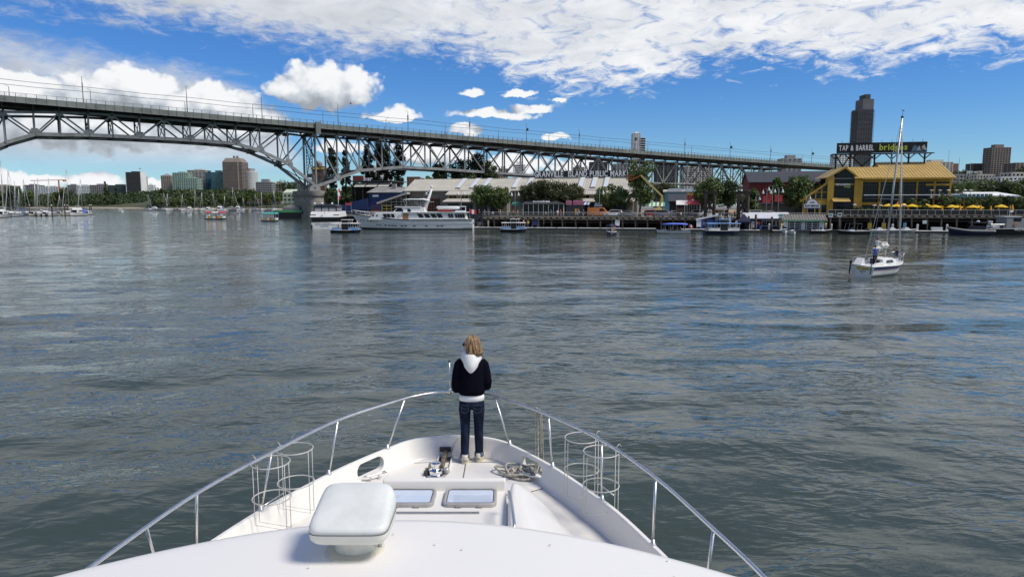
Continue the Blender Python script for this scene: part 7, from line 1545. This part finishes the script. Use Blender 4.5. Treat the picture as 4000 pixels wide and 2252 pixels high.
MB().box(lxu(2961,2918,-6.5),lxu(2972,2918,-6.5),-.06,-.0,1.3,1.9).build('poster', 'boat_red', fs); MB().box(lxu(2956,2918,-6.5),lxu(2960,2918,-6.5),-.06,-.0,1.3,1.8).build('poster', 'sign_white', fs)
tag(MB().lathe([(.22,0),(.26,.8),(.28,.82)], wp(wu(2972,-7.4),-7.4,.45), 10).build('waste_bin', 'boat_blue', None), 'blue waste bin by the navy floating shed', 'bin')
# garage shed
gs = wth('rental_shed', 'white floating rental shed with two glazed garage doors', 'building', 3060, -7.5, .2); L_ = lxu(3222,3060,-7.5); z0, z1 = wpt(3140,858,-7.5).z-.2, wpt(3140,836,-5).z-.2
MB().box(-.3,L_+.3,-.3,5,-.6,.25).build('float_base', 'float_side', gs); MB().box(0,L_,0,4.5,.25,z0).build('wall', 'garage_white', gs)
slope_roof(gs, -.5, L_+.5, -.5, z0-.05, 2.6, z1, 'roof_taupe', seam=.55, sm='roof_slate'); slope_roof(gs, -.5, L_+.5, 5.2, z0-.05, 2.63, z1, 'roof_taupe', seam=0); MB().box(-.5,L_+.5,-.56,-.46,z0-.3,z0-.1).build('fascia', 'awning_green', gs)
for u0, u1 in ((3084,3128),(3151,3197)):
    xa, xb = lxu(u0,3060,-7.5), lxu(u1,3060,-7.5); d_ = MB().box(xa-.18,xb+.18,-.05,.0,.3,z0-.25).build('garage_door', 'navy_wall', gs)
    MB().box(xa,xb,-.09,-.04,.3,z0-.35).build('door_leaf', 'sign_white', d_)
    for i in range(2):
        for j in range(4): h_ = (z0-.75)/4; MB().box(xa+.08+i*(xb-xa)/2,xa-.06+(i+1)*(xb-xa)/2,-.12,-.08,.38+j*h_,.3+(j+1)*h_).build('pane', 'boat_glass', d_)
MB().box(lxu(3132,3060,-7.5),lxu(3147,3060,-7.5),-.06,-.01,.6,z0-.3).build('notice_panel', 'garage_white', gs); text('lettering', 'RENTALS', .2, 'boat_black', gs, (lxu(3139.5,3060,-7.5),-.08,1.7), 0, width=.5, ext=.01)
# arched sign
bs_ = wth('arched_sign', 'white arched sign on posts reading boat rentals above the sheds', 'sign', 3170, 2.5, ZW); hw_ = lxu(3203,3170,2.5); za, zb_, zc_ = wpt(3170,813,2.5).z-ZW, wpt(3170,797,2.5).z-ZW, wpt(3170,779,2.5).z-ZW
def arch(k_): return [(-hw_*k_,za+(1-k_)*2),(hw_*k_,za+(1-k_)*2),(hw_*k_,zb_)]+[(hw_*.66*k_*cos(a_),zb_+.05+(zc_-zb_)*k_*sin(a_)) for a_ in np.linspace(0,pi,13)]+[(-hw_*k_,zb_)]
MB().extr([(x,0,z) for x, z in arch(1.06)], (0,.12,0)).build('frame', 'sign_navy', bs_); MB().extr([(x,-.04,z) for x, z in arch(.96)], (0,.05,0)).build('panel', 'sign_white', bs_)
text('lettering', 'BOAT RENTALS', .62, 'boat_black', bs_, (0,-.06,za+.32), 0, width=hw_*1.7, ext=.015, bold=.02)
MB().extr([(x,-.06,zb_+.12+z) for x, z in ((-.6,.05),(-.35,.3),(.0,.42),(.4,.35),(.62,.05),(.35,.18),(.1,.12),(-.1,.25),(-.3,.12))], (0,.02,0)).build('whale_emblem', 'boat_black', bs_)
for x in (-hw_*.9,hw_*.9): MB().box(x-.1,x+.1,0,.15,0,za+.2).build('post', 'yellow_wall', bs_)
# pile signs
for k, (u, v, lb) in enumerate([(3052,842,'green and white sign on the pile left of the rental shed'),(3244,840,'green and white sign on the pile right of the rental shed'),(3279,838,'white sign with dark whale tail on a pile behind the runabouts')]):
    th = wth('pile_sign', lb, 'sign', u, -9 if k < 2 else -7, 0, 'signs on mooring piles'); z_ = wpt(u,v+8,-9 if k < 2 else -7).z
    MB().tube([(0,0,-1.5),(0,0,z_+.2)], .2, 8).build('pile', 'pile_wood', th, True); MB().box(-.42,.42,-.3,-.24,z_,z_+.8).build('panel', 'sign_white', th); MB().box(-.3,.3,-.32,-.29,z_+.3,z_+.62).build('panel_band', 'awning_green' if k < 2 else 'boat_black', th)
for k, (u, vt) in enumerate([(2953,842),(3016,851),(3045,855),(2925,848)]):
    th = wth('mooring_pile', 'dark mooring pile at the navy shed, %s of four from the left' % ORD[[1,2,3,0][k]], 'pile', u, -9.6, 0, 'mooring piles at the sheds'); MB().tube([(0,0,-1.5),(0,0,wpt(u,vt,-9.6).z)], .23, 9).build('shaft', 'pile_wood', th, True); MB().lathe([(.25,0),(.25,.08),(.05,.3)], (0,0,wpt(u,vt,-9.6).z), 9).build('top', 'timber_dark', th)
for k, (u, off) in enumerate([(3006,-9),(3054,-9.2),(3250,-7.6),(3587,-6.5),(3703,-6.5),(3489,-6)]):
    th = wth('dock_pedestal', 'white dock power post, %s from the left' % ORD[k], 'power post', u, off, .45, 'dock power posts'); MB().box(-.16,.16,-.16,.16,0,1.05).build('box', 'float_white', th, bev=.03); MB().lathe([(.22,1.05),(.22,1.15),(.05,1.35)], n=8).build('cap', 'float_white', th)
th = wth('dock_box', 'white dock storage box on the long right float', 'box', 3663, -6.3, .45); MB().box(-.95,.95,-.4,.4,0,.55).build('box', 'float_white', th, bev=.03); MB().box(-1,1,-.45,.45,.56,.68).build('lid', 'sign_white', th, bev=.03)
board('tall pale teal notice panel on the right float', 3537, -6, .45, .6, 1.5, 'teal_wall', .1); board('yellow framed poster behind the black runabout', 3400, -3.5, .3, .8, 1.3, 'yellow_wall', .3); board('yellow framed poster left of the sailboat mast', 3455, -3.5, .3, .8, 1.3, 'yellow_wall', .3)
board('blue and white plate on the wharf piles right of the mast', 3614, -.3, 1.6, .8, .7, 'sign_white', .1); board('blue and white plate on the wharf piles above the inflatable', 3872, -.3, 1.6, .8, .7, 'sign_white', .1)
# ---- yellow restaurant
RF = 11.0                                              # front plane offset behind the wharf face
yr = wth('restaurant', 'bright yellow waterfront restaurant with big glazed front and gabled roof', 'restaurant', 3232, RF, ZR); X7 = lambda u, off=RF: wu(u, off)-wu(3232, RF); Z7 = lambda u, v, off=RF: wpt(u, v, off).z-ZR
xg0, xg1, xR = X7(3226), X7(3362), X7(3712); DEP = 20
ze = Z7(3540,694); zr = wpt(3500,633,RF+9.5).z-ZR
# main block
MB().box(xg1-.5,xR-.4,.6,DEP-1,0,ze-.1).build('glazing', 'glass_dark', yr)
slope_roof(yr, X7(3405,RF+9.5), xR+.2, -1.2, ze, 9.5, zr, 'yellow_roof', 'main_roof', seam=.7, sm='yellow_seam'); slope_roof(yr, xg1-2, X7(3405,RF+9.5)+.02, -1.2, ze, 6.2, ze+(zr-ze)*.69, 'yellow_roof', 'main_roof', seam=.7, sm='yellow_seam'); slope_roof(yr, X7(3405,RF+9.5), xR+.2, 20.2, ze, 9.53, zr, 'yellow_roof', 'main_roof', seam=0)
for x in (X7(3405,RF+9.5)+.2, xR-.4): MB().extr([(x,.6,ze-.1),(x,18.4,ze-.1),(x,9.5,zr-.25)], (.2,0,0)).build('gable', 'yellow_wall', yr)
MB().box(xg1-.4,xR,-1.3,-1.15,ze-.35,ze-.0).build('eave_board', 'yellow_wall', yr); MB().box(xg1-.4,xR,.3,.65,ze-.9,ze-.3).build('header', 'yellow_wall', yr)
for u in (3430,3510,3577,3645,3706): x = X7(u); MB().box(x-.18,x+.18,.25,.66,0,ze-.3).build('column', 'yellow_wall', yr)
zb1 = Z7(3540,720); MB().box(X7(3610),xR,.28,.62,zb1-.3,zb1+.12).build('beam', 'yellow_wall', yr); MB().box(xg1,X7(3610),.32,.62,zb1-.2,zb1+.0).build('beam', 'roof_slate', yr)
for k in range(28): x = xg1+(xR-xg1)*k/28; MB().box(x-.04,x+.04,.5,.58,1.5,ze-.8).build('mullion', 'roof_slate', yr)
for u0, u1 in ((3366,3430),(3434,3508),(3512,3575),(3580,3643),(3648,3703)): MB().box(X7(u0),X7(u1),.40,.46,zb1+.25,ze-.95).build('clerestory_pane', 'boat_glass', yr)
MB().box(xg1,xR+1,-1.6,-1.5,Z7(3540,763),Z7(3540,760)).build('balcony_rail', 'sign_white', yr); MB().box(xg1,xR+8,-1.6,.6,Z7(3540,777),Z7(3540,774)).build('balcony_floor', 'roof_slate', yr); MB().box(xg1,xR+8,-1.57,-1.53,Z7(3540,774),Z7(3540,763)).build('balcony_glass', 'clear_panel', yr) if 'clear_panel' in M else None
MB().box(xg1,X7(3445),.2,.7,Z7(3400,800),Z7(3400,790)).build('sign_beam', 'yellow_wall', yr)
# left gabled wing
zg, zga = Z7(3245,690), wpt(3290,651,RF).z-ZR; xm = X7(3290)
for u0, u1 in ((3226,3250),(3330,3362)): MB().box(X7(u0),X7(u1),-.4,2.5,0,Z7(u0,690)).build('pier', 'yellow_wall', yr)
MB().box(X7(3250),X7(3330),.1,2.4,0,zg-.2).build('wing_glazing', 'boat_glass', yr); MB().extr([(X7(3249),.1,zg-.25),(X7(3331),.1,zg-.25),(xm,.1,zga-.4)], (0,.5,0)).build('gable_glass', 'boat_glass', yr)
for s_, xe in ((-1,X7(3222)),(1,X7(3345))): MB().extr([(xm,-.6,zga),(xe,-.6,zg-.15),(xe,-.6,zg-.5),(xm,-.6,zga-.4)], (0,.4,0)).build('barge_board', 'yellow_wall', yr); MB().extr([(xm,-.4,zga+.02),(xe,-.4,zg-.12),(xe,-.4,zg-.3),(xm,-.4,zga-.16)], (0,14,0)).build('wing_roof', 'yellow_roof', yr)
MB().box(X7(3250),X7(3330),-.02,.12,Z7(3290,722),Z7(3290,717)).build('beam', 'yellow_wall', yr); MB().box(X7(3250),X7(3330),-.02,.12,Z7(3290,698),Z7(3290,696)).build('beam', 'market_trim', yr)
text('lettering', 'TAP & BARREL', .62, 'sign_white', yr, (X7(3286),-.1,Z7(3290,725)+.05), 0, width=X7(3316)-X7(3256), ext=.03, bold=.02); text('lettering', 'bridges', .55, 'lime_letter', yr, (X7(3303),-.1,Z7(3290,732)), 0, width=X7(3316)-X7(3292), ext=.03, bold=.015)
MB().extr([(X7(3244),-2.0,Z7(3280,788)),(X7(3312),-2.0,Z7(3280,788)),(X7(3312),.1,Z7(3280,774)),(X7(3244),.1,Z7(3280,774))], (0,0,.1)).build('awning', 'yellow_roof', yr)
d_ = MB().box(X7(3246),X7(3312),-.06,.08,0,Z7(3280,789)).build('entrance', 'navy_wall', yr)
for k in range(4): MB().box(X7(3248)+k*.95,X7(3248)+k*.95+.75,-.1,-.04,.2,1.9).build('pane', 'boat_glass', d_)
# lean-to of raking yellow beams on the left
for q, (y0) in enumerate((.0,5.0)):
    MB().bar((X7(3228),y0,Z7(3228,712)),(X7(3122),y0,Z7(3122,787)),.3,.45).build('raking_beam', 'yellow_wall', yr)
MB().extr([(X7(3226),.15,Z7(3228,714)),(X7(3130),.15,Z7(3122,787)),(X7(3130),.15,0),(X7(3226),.15,0)], (0,4.7,0)).build('leanto_glazing', 'glass_dark', yr)
for u in (3135,3152,3182,3205): MB().box(X7(u)-.1,X7(u)+.1,-.08,.14,0,Z7(u,float(np.interp(u,[3122,3228],[787,712])))).build('column', 'yellow_wall', yr)
MB().box(X7(3120),X7(3228),-.08,.14,Z7(3170,780),Z7(3170,776)).build('beam', 'yellow_wall', yr); MB().box(X7(3182),X7(3228),-.1,.12,Z7(3190,752),Z7(3190,749)).build('beam', 'yellow_wall', yr)
MB().box(X7(3182),X7(3228),-.1,.3,Z7(3200,800),Z7(3200,782)).build('panel', 'yellow_wall', yr)
# roof sign of the restaurant
OS = RF+8; sx0 = wu(3254,OS); sn = thing('roof_sign', 'black slatted roof sign lettered tap and barrel bridges', 'sign', wp(sx0, OS, wpt(3430,597,OS).z), WR); Ln = wu(3603,OS)-sx0; zs0 = sn.location.z; hS = wpt(3430,556,OS).z-zs0
MB().box(0,Ln,.085,.13,0,hS).build('backing', 'boat_black', sn)
for k in range(9): MB().box(0,Ln,0,.08,hS*k/9+.02,hS*(k+1)/9-.05).build('slat', 'boat_black', sn)
MB().box(-.9,Ln+1.4,-.7,1.2,-.28,-.1).build('walkway', 'timber_dark', sn)
for u in (3254,3310,3404,3470,3536,3598):
    x = wu(u,OS)-sx0; zf = (ze if u > 3390 else 0)+ZR-zs0+(1.5 if u > 3390 else 0)
    MB().box(x-.16,x+.16,.2,.5,zf,-.2).build('post', 'timber_dark', sn)
    for s_ in (-1,1): MB().bar((x,.35,-1.5),(x+s_*1.3,.35,-.3),.18,.2).build('knee_brace', 'timber_dark', sn)
for a_, b_ in ((3254,3310),(3310,3404)):
    xa, xb = wu(a_,OS)-sx0, wu(b_,OS)-sx0; MB().bar((xa,.4,-5.5),(xb,.4,-.5),.2,.28).build('cross_brace', 'timber_dark', sn); MB().bar((xb,.4,-5.5),(xa,.4,-.5),.2,.28).build('cross_brace', 'timber_dark', sn)
for k in range(9): x = Ln*(k+.5)/9; MB().tube([(x,.1,hS),(x,-.1,hS+.4),(x,-.6,hS+.5),(x,-.8,hS+.3)], .03, 5).build('sign_lamp', 'boat_black', sn)
letters(sn, 'TAP & BARREL', wu(3262,OS)-sx0, wu(3396,OS)-sx0, hS*.26, 1.75, 'sign_white', -.1, .04, .045); letters(sn, 'bridges', wu(3418,OS)-sx0, wu(3526,OS)-sx0, hS*.26, 2.0, 'lime_letter', -.1, .04, .05)
xa = wu(3542,OS)-sx0
for P, m in (([(0,.25),(1.2,.3),(1.4,1.3),(.5,1.7)],'art_blue'),([(1.0,.3),(2.0,.5),(1.7,1.6)],'art_pale'),([(2.1,1.2),(2.7,1.8),(3.3,.6),(2.9,.4)],'art_pale'),([(1.7,.3),(2.6,.35),(2.3,.9)],'art_blue')): MB().extr([(xa+x,-.06,z) for x, z in P], (0,.05,0)).build('painted_shape', m, sn)
# ---- patio things
def umbrella(u, v, off, lb, folded=False, w_=2.6):
    z = ZR; th = wth('parasol', lb, 'parasol', u, off, z, 'yellow parasols on the restaurant patio'); zt = wpt(u,v,off).z-z
    MB().tube([(0,0,0),(0,0,zt)], .03, 6).build('pole', 'rail_steel', th)
    if folded: MB().loft([[(r_*cos(a_)*(1+.25*(k % 2)),r_*sin(a_)*(1+.25*(k % 2)),zt-dz) for k, a_ in enumerate(np.linspace(0,2*pi,11)[:-1])] for r_, dz in ((.02,-.05),(.12,.2),(.22,.9),(.26,1.25))]).build('folded_canopy', 'umbrella_fold', th)
    else:
        MB().loft([[(r_*cos(a_),r_*sin(a_),zt-dz) for a_ in np.linspace(0,2*pi,9)[:-1]] for r_, dz in ((.03,-.05),(w_*.25,.18),(w_*.5,.45),(w_*.5,.62),(w_*.5-.02,.6))], cap=True).build('canopy', 'umbrella_yellow', th)
    MB().lathe([(.28,0),(.28,.08),(.06,.12)], n=10).build('base', 'boat_black', th)
opens = [(3468,796),(3500,797),(3528,795),(3560,797),(3586,797),(3612,795),(3650,800),(3668,800),(3697,799),(3715,800),(3735,801),(3778,799),(3798,801),(3816,802),(3880,799),(3908,799),(3922,800)]
for k, (u, v) in enumerate(opens): umbrella(u, v, 3.2+(k % 3)*1.3, 'open yellow parasol on the patio, %s from the left' % ORD[k])
for k, (u, v) in enumerate([(3546,806),(3678,804),(3748,800),(3828,801),(3868,803),(3952,799)]): umbrella(u, v, 2.6, 'folded yellow parasol on the patio, %s from the left' % ORD[k], True)
def heater(u, v, off, z, lb):
    th = wth('patio_heater', lb, 'patio heater', u, off, z, 'patio heaters'); zt = wpt(u,v,off).z-z; MB().tube([(0,0,0),(0,0,zt)], .04, 6).build('pole', 'heater_white', th); MB().lathe([(.45,zt-.12),(.42,zt-.05),(.12,zt+.06),(.02,zt+.1)], n=14).build('reflector', 'heater_white', th, True); MB().lathe([(.22,0),(.22,.6),(.1,.7)], n=10).build('base', 'heater_white', th)
for k, (u, v) in enumerate([(3336,798),(3413,801),(3437,801),(3530,800)]): heater(u, v, 3.4, ZR, 'white topped patio heater by the hedge, %s from the left' % ORD[k])
zB = Z7(3540,774)+ZR
for k, (u, v) in enumerate([(3632,742),(3664,742),(3697,742),(3728,742),(3762,742),(3784,742)]): heater(u, v, RF-.9, zB, 'white topped heater on the upper terrace, %s from the left' % ORD[k])
# upper terrace beyond the building, white marquee, glass rail
tc_ = wth('upper_terrace', 'dark upper terrace with glass rail right of the restaurant', 'terrace', 3700, RF, ZR); L_ = lxu(3860,3700,RF); h_ = zB-ZR
MB().box(0,L_,-1.4,8,h_-.25,h_).build('floor', 'roof_slate', tc_)
for k in range(7): MB().box(L_*k/6-.1,L_*k/6+.1,-1.3,-1.1,0,h_-.25).build('post', 'yellow_wall', tc_)
MB().box(0,L_,-1.42,-1.36,h_+.9,h_+.98).build('hand_rail', 'sign_white', tc_)
for k in range(10): MB().box(L_*k/10+.05,L_*(k+1)/10-.05,-1.4,-1.38,h_+.1,h_+.88).build('glass_panel', 'glass_teal', tc_)
mq = wth('marquee', 'long white marquee roof at the right edge of the terrace', 'marquee', 3765, RF+3, ZR); L_ = lxu(3985,3765,RF+3); za, zb_ = wpt(3870,768,RF+3).z-ZR, wpt(3870,749,RF+3).z-ZR
MB().loft([[(0,0,za),(L_,0,za),(L_,7,za),(0,7,za)],[(.2,0,za+(zb_-za)*.25),(L_-.4,0,za+(zb_-za)*.25),(L_-.4,7,za+(zb_-za)*.25),(.2,7,za+(zb_-za)*.25)],[(.3,2.5,zb_),(L_-4,2.5,zb_),(L_-4,4.5,zb_),(.3,4.5,zb_)]]).build('roof', 'sign_white', mq)
for k in range(7): MB().box(L_*k/6-.08+.1,L_*k/6+.08,.3,.45,0,za).build('post', 'yellow_wall', mq)
MB().box(X7(3445),X7(4300),1.5,1.9,0,2.6).build('patio_shade_sheet', 'shade_wall', yr)  # near-black sheet added as painted shade along the back of the patio
hd_ = wth('hedge', 'clipped green hedge in a planter behind the wharf railing', 'hedge', 3368, 2.2, ZR); L_ = lxu(3465,3368,2.2); r = np.random.default_rng(8); C = np.stack([r.uniform(0,L_,60), r.uniform(-.3,.3,60), r.uniform(.7,1.15,60)],1); link_mesh('foliage', leaf_mesh('foliage', leaf_quads(C, np.full(60,.35), 2400, .13, r), 'leaf_mid'), hd_); MB().box(0,L_,-.4,.4,0,.6).build('planter', 'hedge_box', hd_)
for k, (u, vt, w_, off, m) in enumerate([(3355,806,2.4,3,'leaf_plum'),(3562,770,2.4,4,'leaf_mid'),(3603,776,2.2,4,'leaf_mid'),(3690,752,3.0,4,'leaf_light'),(3728,765,2.6,5,'leaf_mid'),(3790,765,2.6,4,'leaf_mid'),(3845,768,3.2,5,'leaf_light'),(3885,760,3,5,'leaf_mid'),(3938,758,1.6,4,'leaf_dark'),(3960,768,3.6,6,'leaf_mid'),(4000,764,4,6,'leaf_mid')]):
    h = wpt(u,vt,off).z-ZR; tree('patio_tree', 'small leafy patio tree among the parasols, %s from the left' % ORD[k], wp(wu(u,off),off,ZR), h, w_, 'tall', m, 1500, .16, 24, 150+k, 'patio trees', 'tree')
for k, (u, vt, Y, w_, m) in enumerate([(3740,700,215,12,'leaf_mid'),(3800,705,220,14,'leaf_dark'),(3860,695,225,14,'leaf_mid'),(3920,702,220,13,'leaf_dark'),(3985,690,215,12,'leaf_mid'),(4060,680,215,14,'leaf_mid'),(3770,652,420,18,'leaf_dark'),(3560,628,420,12,'leaf_mid'),(4000,640,380,14,'leaf_dark'),(3640,665,360,16,'leaf_mid'),(3300,660,430,20,'leaf_dark'),(3720,668,360,16,'leaf_dark')]):
    h = CAMH+(797-vt)*Y/F-ZW; tree('tree', 'bushy green tree behind the restaurant patio, %s of twelve' % ORD[k], (at(u,790,Y).x, Y, ZW), h, w_, 'round', m, 2600, .40*Y/250, 36, 170+k, 'trees right of the restaurant')
# low pale houses among those trees
for k, (u0, u1, vt, Y, m) in enumerate([(3690,3770,680,300,'wall_grey'),(3810,3880,680,330,'wall_cream'),(3905,4000,690,260,'wall_white'),(3945,4040,672,300,'wall_cream'),(3770,3830,668,420,'wall_white')]): block('low_block', 'low pale building above the right hand trees, %s listed from the patio' % ORD[k], u0, u1, vt, 760, Y, m, 'glass_dark', 6, 6, roofbox=0)
for k, (u, vt) in enumerate([(3693,588),(3735,617),(3780,636),(3900,650),(3862,690)]):
    th = thing('mast', 'bare pole rising behind the patio, %s from the left' % ORD[[0,1,2,4,3][k]], 'pole', (at(u,790,230).x, 230, ZW), 0, 'poles behind the patio'); z_ = at(u,vt,230).z-ZW; MB().tube([(0,0,0),(0,0,z_)], [.12,.06], 6).build('pole', 'mast_alu', th); MB().ball((0,0,z_), .12, 6, 4).build('truck', 'mast_alu', th)
# ================================================================ CARS
def car_proto(kind):
    if kind == 'suv': prof = [(-2.25,.35),(-2.3,.8),(-2.2,1.05),(-1.95,1.62),(.55,1.66),(1.15,1.08),(2.1,.95),(2.25,.7),(2.2,.35)]; gl = [(-1.95,1.1),(-1.75,1.55),(.45,1.58),(.95,1.1)]
    elif kind == 'van': prof = [(-2.6,.35),(-2.65,1.0),(-2.6,2.15),(1.2,2.2),(1.9,1.35),(2.5,1.15),(2.6,.7),(2.55,.35)]; gl = [(.3,1.3),(.3,1.95),(1.15,1.95),(1.7,1.35)]
    else: prof = [(-2.2,.35),(-2.25,.75),(-2.0,.98),(-1.5,1.02),(-.95,1.42),(.45,1.45),(1.15,.98),(2.05,.85),(2.2,.62),(2.15,.35)]; gl = [(-1.35,1.03),(-.9,1.36),(.4,1.38),(.98,1.0)]
    body = MB(); rows = []
    for y, k_ in ((-.90,.97),(-.86,1),(.86,1),(.90,.97)): rows.append([(x*k_ if abs(x) > 2 else x, y*(1-.16*max(0,(z-1.0))), z) for x, z in prof])
    body.loft(rows); glass = MB()
    for s_ in (-1,1): glass.extr([(x,s_*.905*(1-.16*max(0,(z-1.0))),z) for x, z in gl], (0,s_*.012,0))
    wh = MB(); wh.tube([(0,-.12,0),(0,.12,0)], .33, 14); hb_ = MB(); hb_.tube([(0,-.13,0),(0,.13,0)], .19, 10)
    return body.mesh('car_body', 'cloth_white', 40), glass.mesh('side_glass', 'boat_glass'), wh.mesh('wheel', 'rubber', 40), hb_.mesh('hub', 'alu_trim', 40)
CP = {k: car_proto(k) for k in ('suv','van','sedan')}
def car(kind, loc, rz, m, label):
    th = thing('parked_car', label, 'van' if kind == 'van' else 'car', loc, rz, 'cars parked on the wharf'); bo, gl, wh, hb_ = CP[kind]
    o = link_mesh('car_body', bo, th); o.material_slots[0].link = 'OBJECT'; o.material_slots[0].material = M[m]; link_mesh('side_glass', gl, o)
    for x in (-1.35,1.35):
        for y in (-.82,.82): w_ = link_mesh('wheel', wh, th, (x,y,.33)); link_mesh('hub', hb_, w_)
    f = 2.25 if kind != 'van' else 2.62
    for y in (-.6,.6): MB().cbox((f-.04,y,.72),(.1,.3,.16)).build('headlight', 'lamp_glass', th); MB().cbox((-f+.04,y,.8),(.1,.22,.2)).build('tail_light', 'boat_red', th)
for kind, u, off, rz, m, lb in (('van',2338,5.2,0,'boat_orange','orange and white food van under the white awning'),('suv',2395,4.6,pi,'cloth_white','white pickup style car right of the food van'),('suv',2432,5.4,.1,'cloth_black','black car parked right of the white one'),('sedan',2455,4.4,0,'cloth_grey','silver car beside the tall tree trunk'),('suv',2552,4.6,0,'boat_red','red car under the striped awning'),('suv',2592,4.2,0,'cloth_grey','dark grey car right of the boom lift'),('sedan',2640,8,.1,'cloth_white','white car behind the wooden kiosk'),('suv',2738,8,.1,'cloth_white','white car right of the red tent'),('sedan',2765,3.5,.2,'cloth_white','white car between the posts of the left timber frame'),('suv',2852,12,-pi/2+.2,'cloth_tan','cream car facing the ramp between the timber frames'),('suv',2815,13,-1.4,'cloth_black','black car left of the cream car'),('suv',2960,4.5,.05,'cloth_white','white estate car above the navy floating shed'),('sedan',2992,3.2,.05,'cloth_green','grey green car in front of the white estate car'),('sedan',3005,7,.1,'cloth_white','white car nosing out behind the grey green one')):
    car(kind, wp(wu(u,off),off,ZW+.01), WR+rz, m, lb)
# ================================================================ PEOPLE ALONG THE WHARF
r_ = random.Random(21); sh = ['white','black','navy','red','grey','pink','teal','blue','yellow','tan']; pa = ['black','navy','grey','tan']
spots = [(1872,1.2),(1893,1.6),(1908,1.0),(1925,2.0),(1948,1.2),(1955,1.4),(1983,1.0),(1990,1.6),(2005,1.1),(2022,1.8),(2040,1.2),(2132,1.0),(2152,1.4),(2178,1.2),(2190,1.0),(2252,3.2),(2262,1.3),(2279,2.4),(2418,1.2),(2500,1.6),(2520,1.1),(2612,1.2),(2622,1.6),(2660,1.0),(2805,5.5),(2822,6.5),(2828,4.5),(2836,8),(2870,6),(2880,9),(2900,7),(3508,1.2),(3580,1.4),(3720,1.2),(3770,1.1),(3878,1.2),(3898,1.4)]
for k, (u, off) in enumerate(spots):
    s_, p_ = sh[(k*3+1) % 10], pa[(k*7) % 4]; z = ZR if u > 3240 else ZW; pose = ('stand','walk','stand','sit')[k % 4]
    person_at(wp(wu(u,off),off,z+(.45 if pose == 'sit' else 0)), WR+r_.uniform(-3,3), s_, p_, pose, 'person in %s top and %s trousers on the wharf, %s from the left' % (s_, p_, ORD[k]), r_.choice(['hair_dark','hair_mid','hair_light']))
    if pose == 'sit': tag(MB().box(-.5,.5,-.22,.22,.36,.42).build('bench_seat', 'timber_mid', None), 'low timber bench under the %s wharf person from the left' % ORD[k], 'bench', 'benches along the wharf').location = wp(wu(u,off),off,z)
for k, (u, off, s_, p_, ps) in enumerate([(2063,-4.2,'yellow','navy','walk'),(1907,-4.2,'grey','tan','stand'),(2124,-4.0,'black','black','stand'),(2828,-5.4,'black','black','stand'),(2842,-5.2,'white','navy','walk'),(2750,-6,'grey','black','stand'),(3062,-9,'yellow','navy','stand'),(3228,-6.5,'yellow','grey','stand')]):
    person_at(wp(wu(u,off),off,.46), WR+k, s_, p_, ps, ['person in yellow jacket walking on the float by the pale blue ferry','person in grey on the float below the boulders','person in black standing by the navy notice board','person in black on the float behind the navy ferry','person in white top behind the navy ferry cabin','person in grey at the white notice board','person in yellow jacket at the left end of the rental shed','person in yellow jacket at the right end of the rental shed'][k])
for k, (u, v) in enumerate([(1436,486),(1738,508),(1747,506),(2709,604)]):
    s, z = bs(u, v+4, 1.6); person_at(bp(s, 1.8, zd(s)-.5), 1.0, ['black','navy','black','white'][k], 'black', 'walk', 'pedestrian on the bridge footway, %s from the left' % ORD[k], group='pedestrians on the bridge', sc=1.12)
for th_, xs, z_ in ((f1, (-1.6,-.9,1.2,2.0), .75), (f2, (-1.5,1.3), .75), (f3, (-2,-1,1.2,2.2), 1.3), (bpy.data.objects['passenger_ferry'], (-2,-.5,1.5), .9), (nb, (-.6,.4), .6), (wb, (-1.5,.2), .6)):
    for k, x in enumerate(xs):
        p = th_.matrix_basis @ Vector((x, .1, z_)); person_at(p, th_.rotation_euler.z+pi/2*(1 if k % 2 else -1), sh[(k*4+int(p.x)) % 10], 'black', 'sit', 'seated passenger %s from the stern aboard the %s' % (ORD[k], {f1:'black hulled ferry',f2:'pale blue ferry',f3:'large navy ferry',nb:'navy launch',wb:'white launch'}.get(th_, 'red roofed ferry')), group='passengers aboard the small boats', sc=.95)
# gangway ramp behind the navy ferry
rp = wth('gangway', 'steep gangway with white side rails down to the float by the navy ferry', 'gangway', 2832, -1.5, 0)
MB().extr([(-.7,1.8,ZW),(.7,1.8,ZW),(.7,-4,.5),(-.7,-4,.5)], (0,0,-.15)).build('walkway', 'deck_boards', rp)
for x in (-.75,.75):
    MB().extr([(x,1.8,ZW+1.1),(x,-4,1.6),(x,-4,1.45),(x,1.8,ZW+.95)], (.05,0,0)).build('side_rail', 'sign_white', rp); MB().box(x-.12,x+.12,-4.2,-3.9,.4,3.3).build('ramp_post', 'sign_white', rp)
bsd = wth('ticket_hut', 'small blue hut with white sloping roof behind the notice board', 'hut', 2738, -3.2, .3); MB().box(0,3.4,0,2.4,0,2.1).build('wall', 'boat_blue', bsd); MB().extr([(-1,-.4,1.9),(3.8,-.4,3.0),(3.8,-.4,3.35),(-1,-.4,2.25)], (0,3,0)).build('roof', 'sign_white', bsd)
# ================================================================ GULL
gl_ = thing('gull', 'gull gliding above the bridge left of the small cloud', 'bird', at(1370, 405, 150)); MB().tube([(-.25,0,0),(0,0,.02),(.3,0,0)], [.02,.09,.02], 7).build('body', 'cloth_grey', gl_, True)
for s_ in (-1,1): MB().loft([[(.1,0,.02),(-.12,0,.02),(-.12,0,0)],[(.15,s_*.5,.2),(-.05,s_*.5,.2),(-.05,s_*.5,.18)],[(-.05,s_*1.0,.05),(-.12,s_*1.0,.05),(-.12,s_*1.0,.04)]]).build('wing', 'cloth_grey', gl_)
